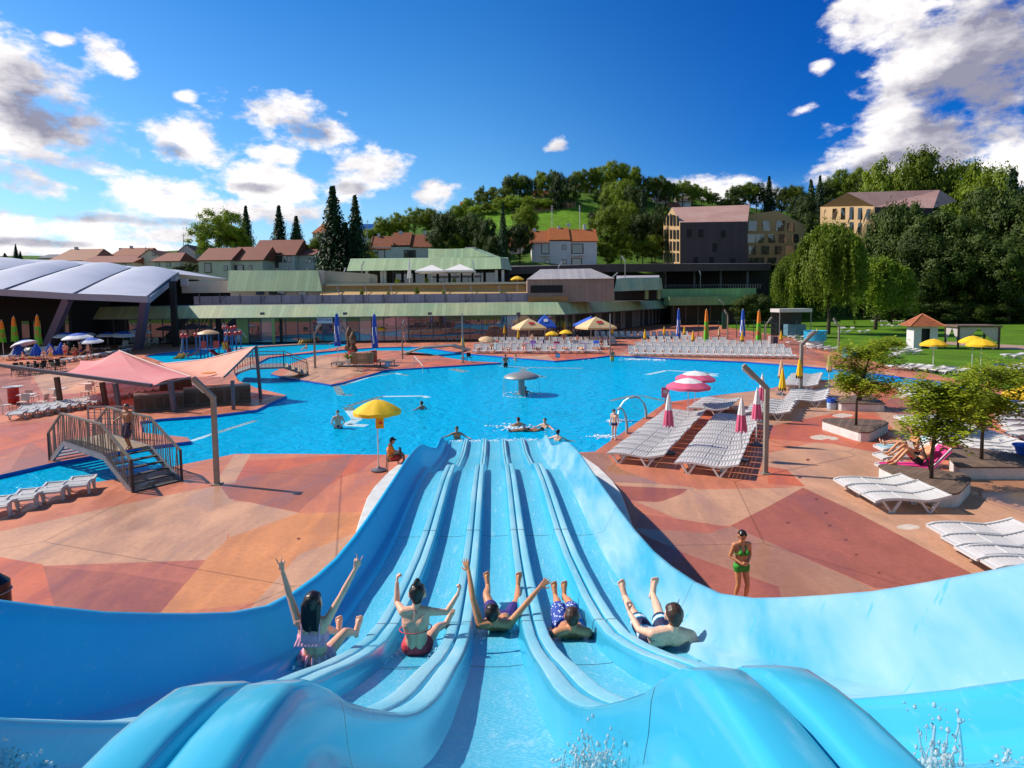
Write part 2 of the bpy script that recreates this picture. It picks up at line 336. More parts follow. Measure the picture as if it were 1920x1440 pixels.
PAT = [('sand', [(-60, 1010), (160, 960), (430, 905), (440, 928), (420, 1040), (385, 1052), (80, 1062), (-60, 1030)]),
       ('maroon', [(-60, 1085), (75, 1061), (385, 1050), (300, 1149), (200, 1149), (100, 1146), (-80, 1180)]),
       ('rose', [(75, 1061), (385, 1050), (350, 1095), (230, 1075)]),
       ('red', [(-60, 1035), (80, 1058), (105, 1150), (-80, 1160)]),
       ('peach', [(430, 1008), (560, 962), (680, 940), (690, 1000), (560, 1120), (300, 1152), (385, 1050)]),
       ('sand', [(560, 1040), (665, 1000), (690, 1060), (540, 1130), (470, 1140)]),
       ('red', [(440, 865), (640, 853), (720, 853), (640, 905), (430, 935)]),
       ('mauve', [(410, 907), (560, 875), (660, 853), (640, 890), (575, 945), (560, 960), (430, 935)]),
       ('salmon', [(640, 895), (740, 860), (740, 900), (690, 960), (560, 962)]),
       ('sand', [(415, 938), (470, 942), (560, 962), (430, 1008)]),
       ('salmon', [(322, 876), (440, 852), (442, 905), (300, 930), (165, 960), (-60, 1010), (-60, 950), (160, 908)]),
       ('sand', [(440, 852), (470, 852), (440, 905), (400, 910)]),
       ('mauve', [(20, 880), (60, 820), (110, 800), (110, 866), (0, 889)]),
       ('red', [(-40, 800), (110, 790), (260, 800), (265, 835), (110, 865), (60, 830), (-60, 885)]),
       # right-hand deck
       ('salmon', [(1115, 848), (1160, 850), (1290, 868), (1440, 905), (1440, 915), (1300, 912), (1150, 900)]),
       ('brown', [(1085, 850), (1130, 850), (1165, 880), (1240, 908), (1150, 904)]),
       ('red', [(1165, 848), (1247, 757), (1345, 742), (1440, 760), (1440, 800), (1380, 880), (1290, 866)]),
       ('sand', [(1345, 742), (1432, 732), (1577, 714), (1630, 740), (1560, 775), (1440, 800), (1400, 790)]),
       ('sand', [(1150, 904), (1245, 908), (1300, 914), (1320, 925), (1170, 914)]),
       ('maroon', [(1160, 911), (1290, 917), (1265, 934), (1230, 941), (1180, 938)]),
       ('sand', [(1190, 940), (1235, 942), (1300, 918), (1460, 915), (1510, 912), (1440, 950), (1370, 985), (1310, 990), (1240, 960)]),
       ('salmon', [(1220, 960), (1310, 990), (1370, 985), (1330, 1000), (1240, 998)]),
       ('rose', [(1200, 962), (1370, 988), (1330, 1002), (1190, 992)]),
       ('brown', [(1190, 990), (1330, 1000), (1372, 986), (1450, 1020), (1640, 1104), (1480, 1128), (1330, 1080)]),
       ('maroon', [(1200, 1000), (1290, 1040), (1460, 1100), (1470, 1140), (1180, 1100)]),
       ('maroon', [(1506, 914), (1600, 958), (1700, 1010), (1850, 1090), (1760, 1106), (1640, 1102), (1450, 1020), (1370, 986), (1440, 950)]),
       ('sand', [(1506, 914), (1440, 908), (1440, 850), (1560, 822), (1680, 850), (1760, 900), (1990, 980), (1990, 1110), (1850, 1090), (1700, 1010), (1600, 958)]),
       ('red', [(1430, 822), (1440, 800), (1560, 776), (1640, 778), (1760, 850), (1700, 860), (1560, 832)]),
       ('red', [(1440, 875), (1475, 880), (1510, 912), (1440, 908)]),
       ('red', [(1577, 714), (1690, 722), (1665, 757), (1640, 762), (1610, 742)]),
       ('maroon', [(1690, 722), (1740, 732), (1760, 765), (1735, 790), (1660, 775), (1660, 757)]),
       ('sand', [(1640, 770), (1680, 775), (1760, 850), (1720, 850)]),
       ('brown', [(1760, 900), (1990, 880), (1990, 985), (1860, 940)]),
       # far decks
       ('sand', [(960, 671), (1025, 665), (1040, 677)]), ('red', [(1025, 664), (1145, 662), (1142, 667), (1105, 671), (1040, 676)]),
       ('sand', [(1142, 666), (1280, 672), (1400, 677), (1600, 694), (1680, 705), (1680, 700), (1500, 682), (1280, 668), (1145, 663)]),
       ('mauve', [(1150, 648), (1185, 648), (1185, 660), (1150, 660)]),
       ('red', [(735, 692), (823, 687), (940, 680), (840, 671), (790, 680)]), ('sand', [(620, 720), (530, 705), (560, 680), (590, 668), (680, 672), (680, 700)]),
       ('rose', [(1290, 620), (1400, 622), (1480, 634), (1510, 648), (1400, 640), (1290, 634)]), ('mauve', [(1380, 640), (1500, 645), (1590, 690), (1480, 660)]),
       ('rose', [(0, 740), (120, 700), (330, 690), (440, 700), (330, 735), (160, 760), (0, 780)]), ('mauve', [(0, 700), (60, 690), (55, 760), (0, 770)]),
       ('sand', [(60, 700), (300, 690), (330, 700), (200, 735), (80, 740)]), ('sand', [(320, 690), (440, 672), (500, 668), (480, 676), (430, 690), (440, 702)])]
def oval(x, y, rx, ry): return [(x+rx*math.cos(a*PI/6), y+ry*math.sin(a*PI/6)*(1+.2*math.sin(a*2.3))) for a in range(12)]
PAT += [('pale', oval(1539, 820, 21, 4.5)), ('pale', oval(1563, 822, 9, 3)), ('pale', oval(1580, 779, 20, 3.6)), ('pale', oval(1690, 742, 12, 3.5)), ('pale', oval(1703, 988, 22, 5))]
PAT += [('spot', oval(x, y, 4, 2)) for x, y in ((1531, 936), (1549, 962), (1556, 985), (1586, 1012), (1606, 1040), (1648, 1074), (1478, 980), (1500, 895), (1515, 862), (560, 1010))]
PATW = [(c, PL(p)) for c, p in PAT]
def inside(p, poly):
    x, y = p; r = False; n = len(poly); j = n-1
    for i in range(n):
        xi, yi = poly[i]; xj, yj = poly[j]
        if (yi > y) != (yj > y) and x < (xj-xi)*(y-yi)/(yj-yi)+xi: r = not r
        j = i
    return r
def make_ground():
    vs, es = [], []
    def ring(poly):
        b = len(vs); n = len(poly)
        vs.extend(V((p[0], p[1])) for p in poly); es.extend((b+i, b+(i+1) % n) for i in range(n))
    far = [V((-1500, -80)), V((1500, -80)), V((1500, 1800)), V((-1500, 1800))]
    for p in [far, DECK, POOL, ISLE, PLAY, LAWN, PATH]+[p for _, p in PATW]: ring(p)
    ov, oe, of, *_ = delaunay_2d_cdt(vs, es, [], 0, 1e-4)
    keys = list(COLS); cls = {}
    for f in of:
        c = (ov[f[0]]+ov[f[1]]+ov[f[2]])/3
        if inside(c, POOL) and not inside(c, ISLE): k = 'pool'
        elif inside(c, PLAY): k = 'play'
        elif inside(c, PATH): k = 'path'
        elif inside(c, LAWN): k = 'lawn'
        elif not inside(c, DECK): k = 'field'
        else:
            k = ('deck', 'salmon')
            for nme, p in PATW:
                if inside(c, p): k = ('deck', nme)
        cls.setdefault(k, []).append(f)
    def emit(name, sel, z, mats, mi=lambda k: 0):
        mb = MB(); idx = {}
        for k in sel:
            for f in cls.get(k, []):
                g = []
                for i in f:
                    if i not in idx: idx[i] = len(mb.v); mb.v.append((ov[i].x, ov[i].y, z))
                    g.append(idx[i])
                a, b, c = [mb.v[i] for i in g]
                if (b[0]-a[0])*(c[1]-a[1])-(b[1]-a[1])*(c[0]-a[0]) < 0: g = g[::-1]
                mb.f.append(tuple(g)); mb.m.append(mi(k))
        return mb.build(name, mats)
    dm = [mat('deck_'+k, COLS[k], rough=.5, var=.12, vs=.55, bump=.12, bs=9, coord='World', fine=.08, spec=.22) for k in keys]
    for k_, m_ in zip(keys, dm):
        weather(m_)
        if k_ == 'brown': b_ = m_.node_tree.nodes['Principled BSDF']; m_.node_tree.links.remove(b_.inputs['Roughness'].links[0]); b_.inputs['Roughness'].default_value = .14; b_.inputs['Specular IOR Level'].default_value = .4
    tag(emit('pool_deck', [('deck', k) for k in keys], 0, dm, lambda k: keys.index(k[1])), 'painted concrete pool deck in salmon, sand and maroon fields', 'deck', kind='structure')
    gr = mat('lawn', (.085, .175, .012), rough=.9, var=.35, vs=.25, bump=.6, bs=6, coord='World', fine=.35, spec=.1)
    tag(emit('lawn', ['lawn'], 0, gr), 'mown green lawn beside the pool under the tall trees', 'lawn', kind='structure')
    tag(emit('ground', ['field'], -.004, gr), 'grassy ground around the bathing complex', 'ground', kind='structure')
    tag(emit('path', ['path'], 0.004, mat('path', (.42, .26, .19), coord='World', vs=1)), 'pale path crossing the lawn behind the kiosk', 'path', kind='structure')
    fl = mat('pool_floor', (.004, .46, .88), rough=.5, var=.10, vs=.35, coord='World')
    tag(emit('pool_floor', ['pool', 'play'], -1.25, fl), 'blue painted floor of the swimming pool', 'pool floor', kind='structure')
    tag(emit('water', ['pool', 'play'], -.14, water_mat()), 'clear blue rippled water of the swimming pool', 'water', kind='structure')
    wl = mat('pool_wall', (.006, .10, .46), rough=.35, var=.1, vs=2, coord='World')
    mb = MB()
    for poly in (POOL, ISLE, PLAY):
        n = len(poly)
        for i in range(n):
            a, b = poly[i], poly[(i+1) % n]
            mb.poly([(a[0], a[1], -1.25), (b[0], b[1], -1.25), (b[0], b[1], -.003), (a[0], a[1], -.003)])
    tag(mb.build('pool_wall', wl), 'dark blue wall round the edge of the swimming pool', 'pool wall', kind='structure')
def weather(mt):
    """large damp stains, thin cracks and expansion joints in the painted concrete"""
    nt = mt.node_tree; N = nt.nodes; L = nt.links; b = N['Principled BSDF']
    src = b.inputs['Base Color'].links[0].from_socket
    g = N.new('ShaderNodeNewGeometry')
    mp = N.new('ShaderNodeMapping'); mp.inputs['Scale'].default_value = (.5, .16, 1); mp.inputs['Rotation'].default_value = (0, 0, .5); L.new(g.outputs['Position'], mp.inputs[0])
    st = N.new('ShaderNodeTexNoise'); st.inputs['Scale'].default_value = 1.3; st.inputs['Detail'].default_value = 9; st.inputs['Roughness'].default_value = .68; st.inputs['Distortion'].default_value = .8
    L.new(mp.outputs[0], st.inputs['Vector'])
    r1 = N.new('ShaderNodeMapRange'); r1.inputs['From Min'].default_value = .40; r1.inputs['From Max'].default_value = .62; r1.inputs['To Min'].default_value = .84; r1.inputs['To Max'].default_value = 1.06; L.new(st.outputs['Fac'], r1.inputs['Value'])
    wv = N.new('ShaderNodeTexVoronoi'); wv.feature = 'DISTANCE_TO_EDGE'; wv.inputs['Scale'].default_value = .13; L.new(g.outputs['Position'], wv.inputs['Vector'])
    r2 = N.new('ShaderNodeMapRange'); r2.inputs['From Min'].default_value = .0; r2.inputs['From Max'].default_value = .0035; r2.inputs['To Min'].default_value = .55; r2.inputs['To Max'].default_value = 1; L.new(wv.outputs['Distance'], r2.inputs['Value'])
    sp = N.new('ShaderNodeTexNoise'); sp.inputs['Scale'].default_value = 5; sp.inputs['Detail'].default_value = 8; sp.inputs['Roughness'].default_value = .75; L.new(g.outputs['Position'], sp.inputs['Vector'])
    r3 = N.new('ShaderNodeMapRange'); r3.inputs['From Min'].default_value = .30; r3.inputs['From Max'].default_value = .42; r3.inputs['To Min'].default_value = .84; r3.inputs['To Max'].default_value = 1; L.new(sp.outputs['Fac'], r3.inputs['Value'])
    p1 = N.new('ShaderNodeMath'); p1.operation = 'MULTIPLY'; L.new(r1.outputs[0], p1.inputs[0]); L.new(r2.outputs[0], p1.inputs[1])
    p2 = N.new('ShaderNodeMath'); p2.operation = 'MULTIPLY'; L.new(p1.outputs[0], p2.inputs[0]); L.new(r3.outputs[0], p2.inputs[1])
    sc = N.new('ShaderNodeVectorMath'); sc.operation = 'SCALE'; L.new(src, sc.inputs[0]); L.new(p2.outputs[0], sc.inputs['Scale']); L.new(sc.outputs[0], b.inputs['Base Color'])
    rr = N.new('ShaderNodeMapRange'); rr.inputs['From Min'].default_value = .42; rr.inputs['From Max'].default_value = .56; rr.inputs['To Min'].default_value = .30; rr.inputs['To Max'].default_value = .65; L.new(st.outputs['Fac'], rr.inputs['Value']); L.new(rr.outputs[0], b.inputs['Roughness'])
def water_mat():
    mt = bpy.data.materials.new('water'); mt.use_nodes = True; nt = mt.node_tree; N = nt.nodes; L = nt.links
    N.remove(N['Principled BSDF']); out = N['Material Output']
    tr = N.new('ShaderNodeBsdfTransparent'); tr.inputs['Color'].default_value = (.30, .95, 1, 1)
    gl = N.new('ShaderNodeBsdfGlossy'); gl.inputs['Roughness'].default_value = .08
    df = N.new('ShaderNodeBsdfDiffuse'); df.inputs['Color'].default_value = (.0, .54, .90, 1)
    g = N.new('ShaderNodeNewGeometry')
    n1 = N.new('ShaderNodeTexNoise'); n1.inputs['Scale'].default_value = 1.6; n1.inputs['Detail'].default_value = 4; n1.inputs['Distortion'].default_value = .6
    n2 = N.new('ShaderNodeTexNoise'); n2.inputs['Scale'].default_value = 6.5; n2.inputs['Detail'].default_value = 3; n2.inputs['Distortion'].default_value = .8
    L.new(g.outputs['Position'], n1.inputs['Vector']); L.new(g.outputs['Position'], n2.inputs['Vector'])
    ad = N.new('ShaderNodeMath'); ad.operation = 'MULTIPLY_ADD'; L.new(n2.outputs['Fac'], ad.inputs[0]); ad.inputs[1].default_value = .28; L.new(n1.outputs['Fac'], ad.inputs[2])
    bp = N.new('ShaderNodeBump'); bp.inputs['Strength'].default_value = .7; bp.inputs['Distance'].default_value = .28; L.new(ad.outputs[0], bp.inputs['Height'])
    L.new(bp.outputs[0], gl.inputs['Normal']); L.new(bp.outputs[0], df.inputs['Normal'])
    fr = N.new('ShaderNodeFresnel'); fr.inputs['IOR'].default_value = 1.33; L.new(bp.outputs[0], fr.inputs['Normal'])
    fm = N.new('ShaderNodeMath'); fm.operation = 'MULTIPLY'; fm.inputs[1].default_value = .42; L.new(fr.outputs[0], fm.inputs[0])
    m0 = N.new('ShaderNodeMixShader'); m0.inputs[0].default_value = .66; L.new(tr.outputs[0], m0.inputs[1]); L.new(df.outputs[0], m0.inputs[2])
    ms = N.new('ShaderNodeMixShader'); L.new(fm.outputs[0], ms.inputs[0]); L.new(m0.outputs[0], ms.inputs[1]); L.new(gl.outputs[0], ms.inputs[2])
    L.new(ms.outputs[0], out.inputs[0]); MATS['water'] = mt
    return mt
make_ground()
def ledges():
    wm = mat('bench_white', (.62, .80, .86), rough=.5, var=.08, coord='World')
    S = [([(630, 724), (640, 741), (662, 741)], .5), ([(642, 723), (690, 708), (740, 700), (765, 705)], .35), ([(652, 762), (715, 744), (792, 743), (803, 746)], .4),
         ([(652, 764), (670, 787), (650, 797), (687, 799)], .55), ([(935, 686), (987, 689.5), (1092, 691)], .5), ([(987, 691), (977, 694), (1013, 707), (1024, 707)], .6),
         ([(1213, 703), (1250, 695), (1290, 697), (1347, 702)], .45), ([(1316, 698), (1342, 706)], .5), ([(1145, 752), (1182, 743), (1205, 743), (1245, 752)], .35), ([(357, 828), (420, 808), (480, 789)], .3), ([(848, 692), (873, 698)], .8)]
    for pts, w in S:
        mb = MB(); q = [P(x, y, -.16) for x, y in pts]
        for a, b in zip(q[:-1], q[1:]):
            d = (b-a).normalized()*.0
            mb.beam(V((a.x, a.y, -.69))-d, V((b.x, b.y, -.69))+d, w, 1.1)
        tag(mb.build('pool_ledge', wm), 'white low wall reaching the water surface inside the pool', 'pool wall', 'white walls inside the pool', 'structure')
ledges()
# ---------------------------------------------------------------- the five-lane water slide
SP = .744
YAW = -36/1120
def SL(l, d, z): return V((l+YAW*d, d-YAW*l, z))      # slide coordinates -> world
_zt = pchip([-2, .3, .6, .787, 1.178, 1.75, 2.58, 3.41, 4.5, 5.77, 7.4, 9.73, 11.3, 12.87, 14.3, 15.3, 15.8, 16.7, 18.2, 19.7, 21.2, 22.8, 24],
            [5.11, 5.11, 5.105, 5.075, 4.78, 4.356, 3.85, 3.43, 2.88, 2.37, 2.03, 1.74, 1.70, 1.65, 1.53, 1.40, 1.26, .97, .67, .45, .24, .06, .02])
_hh = pchip([-2, 15.0, 15.6, 16.3, 17.4, 20, 23, 24], [.185, .185, .16, .09, .11, .14, .15, .10])
_zf = pchip([-2, 0], [0, 0])
def zfl(d):
    z = _zt(d)-.185
    return max(z, .05-.03*max(0, d-21.5)) if d > 17 else z
def zdiv(d): return zfl(d)+_hh(d)
_wt = pchip([-2, .8, 1.43, 2.40, 3.40, 5.8, 8.3, 12.25, 14.15, 15.95, 17.5, 18.5, 19.35, 20.7, 21.6, 22.3, 23, 23.9],
            [5.5, 5.48, 5.06, 4.43, 3.83, 2.71, 2.21, 1.98, 1.9, 1.72, 1.40, 1.08, .86, .56, .60, .55, .2, .02])
DS = [-1.6, -.8, -.2, .2, .4, .5, .6, .68, .75, .82, .9, 1, 1.1, 1.25, 1.4, 1.6, 1.83, 2.1, 2.4, 2.7, 3.1, 3.55, 4, 4.6, 5.3, 6, 6.8, 7.6, 8.6, 9.8, 11, 12, 13, 14, 14.8, 15.3, 15.6, 15.85, 16.05, 16.3, 16.6, 17, 17.4, 17.8, 18.3, 18.8, 19.2, 19.6, 20.1, 20.6, 21, 21.4, 21.8, 22.2, 22.6, 23, 23.4, 23.8]
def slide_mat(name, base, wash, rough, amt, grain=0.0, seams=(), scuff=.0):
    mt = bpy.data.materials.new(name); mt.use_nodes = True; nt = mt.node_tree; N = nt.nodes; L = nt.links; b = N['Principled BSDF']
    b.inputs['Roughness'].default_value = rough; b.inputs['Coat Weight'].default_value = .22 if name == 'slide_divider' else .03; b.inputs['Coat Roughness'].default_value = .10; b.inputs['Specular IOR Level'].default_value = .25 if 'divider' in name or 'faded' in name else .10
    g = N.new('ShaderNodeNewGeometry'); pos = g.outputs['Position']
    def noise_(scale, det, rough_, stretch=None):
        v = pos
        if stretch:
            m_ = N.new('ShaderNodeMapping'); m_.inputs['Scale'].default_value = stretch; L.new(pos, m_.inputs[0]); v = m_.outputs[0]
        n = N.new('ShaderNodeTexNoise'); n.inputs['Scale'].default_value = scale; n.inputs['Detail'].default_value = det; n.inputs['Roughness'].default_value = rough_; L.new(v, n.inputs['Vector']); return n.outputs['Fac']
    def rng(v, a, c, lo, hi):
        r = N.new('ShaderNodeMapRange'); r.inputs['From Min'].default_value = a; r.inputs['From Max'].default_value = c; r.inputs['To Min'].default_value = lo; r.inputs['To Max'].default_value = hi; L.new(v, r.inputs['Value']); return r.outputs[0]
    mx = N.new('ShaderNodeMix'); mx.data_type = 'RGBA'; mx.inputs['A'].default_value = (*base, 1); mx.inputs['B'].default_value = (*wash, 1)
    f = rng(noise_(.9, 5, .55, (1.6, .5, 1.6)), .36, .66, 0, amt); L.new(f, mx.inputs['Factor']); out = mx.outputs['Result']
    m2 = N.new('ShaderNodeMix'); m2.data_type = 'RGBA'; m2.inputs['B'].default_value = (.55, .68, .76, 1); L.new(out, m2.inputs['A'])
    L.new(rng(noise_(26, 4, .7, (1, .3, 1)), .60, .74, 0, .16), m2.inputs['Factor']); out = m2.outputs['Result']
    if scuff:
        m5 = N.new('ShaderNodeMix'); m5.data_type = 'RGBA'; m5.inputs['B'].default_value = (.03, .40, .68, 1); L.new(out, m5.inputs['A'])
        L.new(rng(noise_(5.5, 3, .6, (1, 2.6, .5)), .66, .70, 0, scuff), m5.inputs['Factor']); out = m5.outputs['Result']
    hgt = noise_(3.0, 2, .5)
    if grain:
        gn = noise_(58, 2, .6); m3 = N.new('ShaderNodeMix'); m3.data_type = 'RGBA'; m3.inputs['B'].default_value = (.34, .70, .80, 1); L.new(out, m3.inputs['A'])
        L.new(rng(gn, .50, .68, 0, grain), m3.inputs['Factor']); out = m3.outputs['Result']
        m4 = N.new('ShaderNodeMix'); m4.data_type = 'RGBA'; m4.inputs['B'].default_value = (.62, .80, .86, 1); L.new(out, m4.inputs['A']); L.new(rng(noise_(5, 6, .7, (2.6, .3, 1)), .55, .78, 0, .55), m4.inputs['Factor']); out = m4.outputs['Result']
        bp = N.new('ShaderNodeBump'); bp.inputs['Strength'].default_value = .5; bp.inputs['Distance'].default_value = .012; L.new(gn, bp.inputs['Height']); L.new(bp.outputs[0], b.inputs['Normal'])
    if seams:
        sx = N.new('ShaderNodeSeparateXYZ'); L.new(pos, sx.inputs[0]); prod = None
        for y0, w in seams:
            a = N.new('ShaderNodeMath'); a.operation = 'SUBTRACT'; a.inputs[1].default_value = y0; L.new(sx.outputs[1], a.inputs[0])
            c = N.new('ShaderNodeMath'); c.operation = 'ABSOLUTE'; L.new(a.outputs[0], c.inputs[0])
            r = rng(c.outputs[0], w*.6, w, .25, 1)
            if prod is None: prod = r
            else:
                q = N.new('ShaderNodeMath'); q.operation = 'MULTIPLY'; L.new(prod, q.inputs[0]); L.new(r, q.inputs[1]); prod = q.outputs[0]
        sc = N.new('ShaderNodeVectorMath'); sc.operation = 'SCALE'; L.new(out, sc.inputs[0]); L.new(prod, sc.inputs['Scale']); out = sc.outputs[0]
    L.new(out, b.inputs['Base Color']); MATS[name] = mt
    return mt
def make_slide():
    root = thing('water_slide', 'wide light blue water slide with five side by side lanes running into the pool', 'water slide', (0, 0, 0))
    sm_ = ((6.0, .006), (1.95, .006), (9.9, .008), (13.9, .01)); mw = slide_mat('slide_wall_shaded', (.0, .37, .70), (.0, .44, .74), .30, .5, seams=sm_); mr = slide_mat('slide_wall_faded', (.05, .35, .55), (.34, .54, .63), .36, .95, seams=sm_, scuff=.6)  # wall shade put into colour: left darker as shaded, right faded, paler as sunlit
    md = slide_mat('slide_divider', (.02, .40, .62), (.10, .47, .65), .20, .6, seams=((5.9, .022), (1.02, .004), (9.9, .02), (15.2, .03)))
    mt_ = slide_mat('slide_divider_worn', (.15, .52, .68), (.36, .64, .74), .3, .9, grain=.5, seams=((5.9, .022), (9.9, .02), (15.2, .03)))
    mf = slide_mat('slide_lane', (.05, .46, .68), (.13, .51, .69), .2, .6, grain=.7, seams=((4.75, .02), (10.1, .012)))
    # lanes
    ns = 9
    for k in range(-2, 3):
        mb = MB(); rings = []
        for d in DS:
            z = zfl(d); row = []
            a, c = -.221, .221
            if k == -2: a = -.225
            if k == 2: c = .225
            for i in range(ns):
                l = a+(c-a)*i/(ns-1); q = abs(l)/.21
                row.append(SL(k*SP+l, d, z+.012*q*q+.0))
            rings.append(row)
        mb.loft(rings)
        mb.build('lane', mf, root, smooth=True)
    # dividers
    for k in (-1.5, -.5, .5, 1.5):
        mb = MB(); rings = []
        for d in DS:
            z0 = zfl(d); h = _hh(d); q_ = max(0, min(1, (d-.85)/1.0)); w = .74+.26*q_*q_*(3-2*q_)
            if d > 16.0: w = .62
            elif d > 15.5: w = 1.15
            pr = [(-.158, .006), (-.147, .028), (-.135, h*.45), (-.129, h*.78), (-.121, h*.92), (-.108, h*.985), (-.095, h), (-.026, h), (-.015, h-.005), (-.009, h-.02), (-.006, h-.045)]; pr += [(-l, q) for l, q in pr[::-1]]
            rings.append([SL(k*SP+l*(w if abs(l) < .15 else 1), d, z0+dz) for l, dz in pr])
        mb.loft(rings)
        e = rings[-1]; mb.poly(e); nq = len(rings[0])-1
        for i in range(len(rings)-1):
            if DS[i] > 1.2:
                for q in (5, 6, 7, 13, 14, 15): mb.m[i*nq+q] = 1
        mb.build('lane_divider', [md, mt_], root, smooth=True)
    # outer walls: floor corner, ledge, wall, rolled lip, outside skirt
    for sg in (-1, 1):
        mb = MB(); rings = []
        for d in DS:
            z0 = zfl(d); t = _wt(d); H = max(t-z0, .03); base = 2*SP
            lg = min(.11, H*.4); tp = 2.03 - (.10*max(0, min(1, (d-18)/4)))
            pr = [(base+.20, z0+.008), (base+.225, z0+.03), (base+.245, z0+lg), (base+.33, z0+lg+.01), (base+.345, z0+lg*1.25), (base+.37, z0+lg+.06*min(1, H/.4))]
            pr += [(tp-.10, z0+H*.55), (tp-.03, z0+H*.85), (tp, z0+H*.97), (tp+.02, z0+H), (tp+.055, z0+H), (tp+.075, z0+H*.95), (tp+.085, z0+H*.8)]
            zb = z0-.35 if d < 21 else z0-.2
            pr += [(tp+.02, z0-.1), (base+.1, zb)]
            rings.append([SL(sg*l, d, z) for l, z in pr])
        if sg < 0: rings = [r[::-1] for r in rings]
        mb.loft(rings)
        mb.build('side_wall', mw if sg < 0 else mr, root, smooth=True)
    # underside so that the shell is closed and throws a shadow
    mb = MB()
    mb.loft([[SL(-2.0, d, zfl(d)-.12), SL(2.0, d, zfl(d)-.12)] for d in DS])
    mb.build('underside', mat('slide_under', (.25, .33, .38), var=.1), root)
    cm = mat('concrete_white', (.62, .60, .58), rough=.75, var=.15, vs=2.2, bump=.2, bs=30, coord='World', fine=.08)
    for d in (3.2, 6.8, 10.4, 13.6, 17.0):
        for l in (-1.5, 0, 1.5):
            mb = MB(); p = SL(l, d, 0); mb.box((p.x, p.y, (zfl(d)-.2)/2), (.22, .22, zfl(d)-.2)); mb.build('support_post', cm, root)
    # launch platform under the camera end
    mb = MB(); p = SL(0, -.9, 0); mb.box((p.x, p.y, 2.3), (4.6, 1.4, 4.4)); mb.build('launch_platform', cm, root)
    # white kerbs on both sides
    OUT = [(12.2, 2.95), (13, 3.15), (14.5, 3.32), (16, 3.46), (17, 3.45), (18.5, 3.3), (20, 2.98), (21.3, 2.55)]
    for sg, lab in ((-1, 'white concrete kerb along the slide beside the lifeguard chair'), (1, 'white concrete kerb along the slide beside the wet sand-coloured deck')):
        mb = MB(); rings = []
        for d, l in OUT:
            a, c = l-.62, l
            rings.append([SL(sg*a, d, 0), SL(sg*a, d, .34), SL(sg*(c-.02), d, .34), SL(sg*c, d, .32), SL(sg*c, d, 0)])
        if sg < 0: rings = [r[::-1] for r in rings]
        mb.loft(rings, caps=True)
        tag(mb.build('slide_kerb', cm), lab, 'kerb')
    # foam where the lanes meet the pool
    wf = mat('foam', (.82, .88, .92), rough=.6, var=.05)
    for k in range(-2, 3):
        mb = MB(); c = SL(k*SP, 23.9, -.10); rr = random.Random(40+k)
        for i in range(150):
            a = rr.gauss(0, .15); b_ = abs(rr.gauss(0, .26)); mb.ico((c.x+a, c.y+b_-.1, c.z+rr.uniform(-.03, .08)*math.exp(-b_*2)), rr.uniform(.008, .034), (1.2, 1, .6))
        tag(mb.build('splash_foam', wf, smooth=True), 'white foam where the slide lanes pour into the pool', 'foam', 'foam at the foot of the slide', 'stuff')
    return root
make_slide()
def rider_d(lane, y, dx=0):
    a, b = 3.0, 9.0
    for _ in range(40):
        m_ = (a+b)/2
        if px_of(SL(lane*SP+dx, m_, zfl(m_)))[1] > y: a = m_
        else: b = m_
    return m_
# ---------------------------------------------------------------- people: round-cone skeletons fused into one skin by a voxel remesh
def rcone(mb, p0, r0, p1, r1, n=12):
    p0, p1 = V(p0), V(p1); d = p1-p0; Ln = d.length
    if Ln < 1e-5: d = V((0, 0, 1)); Ln = 1e-5
    d = d.normalized(); a = d.cross(V((0, 0, 1)))
    if a.length < 1e-3: a = d.cross(V((1, 0, 0)))
    a.normalize(); b = d.cross(a); rings = []
    for t in (-80, -55, -28, 0): rings.append((p0+d*(r0*math.sin(math.radians(t))), r0*math.cos(math.radians(t))))
    for t in (0, 28, 55, 80): rings.append((p1+d*(r1*math.sin(math.radians(t))), r1*math.cos(math.radians(t))))
    vs = [c+(a*math.cos(2*PI*j/n)+b*math.sin(2*PI*j/n))*r for c, r in rings for j in range(n)]
    k = len(rings)
    fs = [(i*n+j, i*n+(j+1) % n, (i+1)*n+(j+1) % n, (i+1)*n+j) for i in range(k-1) for j in range(n)]
    fs += [tuple(range(n-1, -1, -1)), tuple((k-1)*n+j for j in range(n))]
    mb.add(vs, fs)
def fuse(name, caps, voxel, mats, parent=None, smooth=3, cut=None):
    mb = MB()
    for c in caps: rcone(mb, *c)
    me = bpy.data.meshes.new(name+'_raw'); me.from_pydata(mb.v, [], mb.f); me.update()
    o = bpy.data.objects.new(name+'_raw', me); COL.objects.link(o)
    md = o.modifiers.new('r', 'REMESH'); md.mode = 'VOXEL'; md.voxel_size = voxel; md.use_smooth_shade = True
    if smooth:
        ms = o.modifiers.new('s', 'SMOOTH'); ms.factor = .5; ms.iterations = smooth
    dg = bpy.context.evaluated_depsgraph_get(); dg.update()
    nm = bpy.data.meshes.new_from_object(o.evaluated_get(dg)); nm.name = name
    bpy.data.objects.remove(o); bpy.data.meshes.remove(me)
    if cut:
        import bmesh
        bm = bmesh.new(); bm.from_mesh(nm)
        bmesh.ops.delete(bm, geom=[f for f in bm.faces if not cut(f.calc_center_median())], context='FACES')
        bm.to_mesh(nm); bm.free()
    nm.materials.clear()
    for m_ in (mats if isinstance(mats, (list, tuple)) else [mats]): nm.materials.append(m_)
    for p in nm.polygons: p.use_smooth = True
    ob = bpy.data.objects.new(name, nm); COL.objects.link(ob); adopt(ob, parent)
    return ob
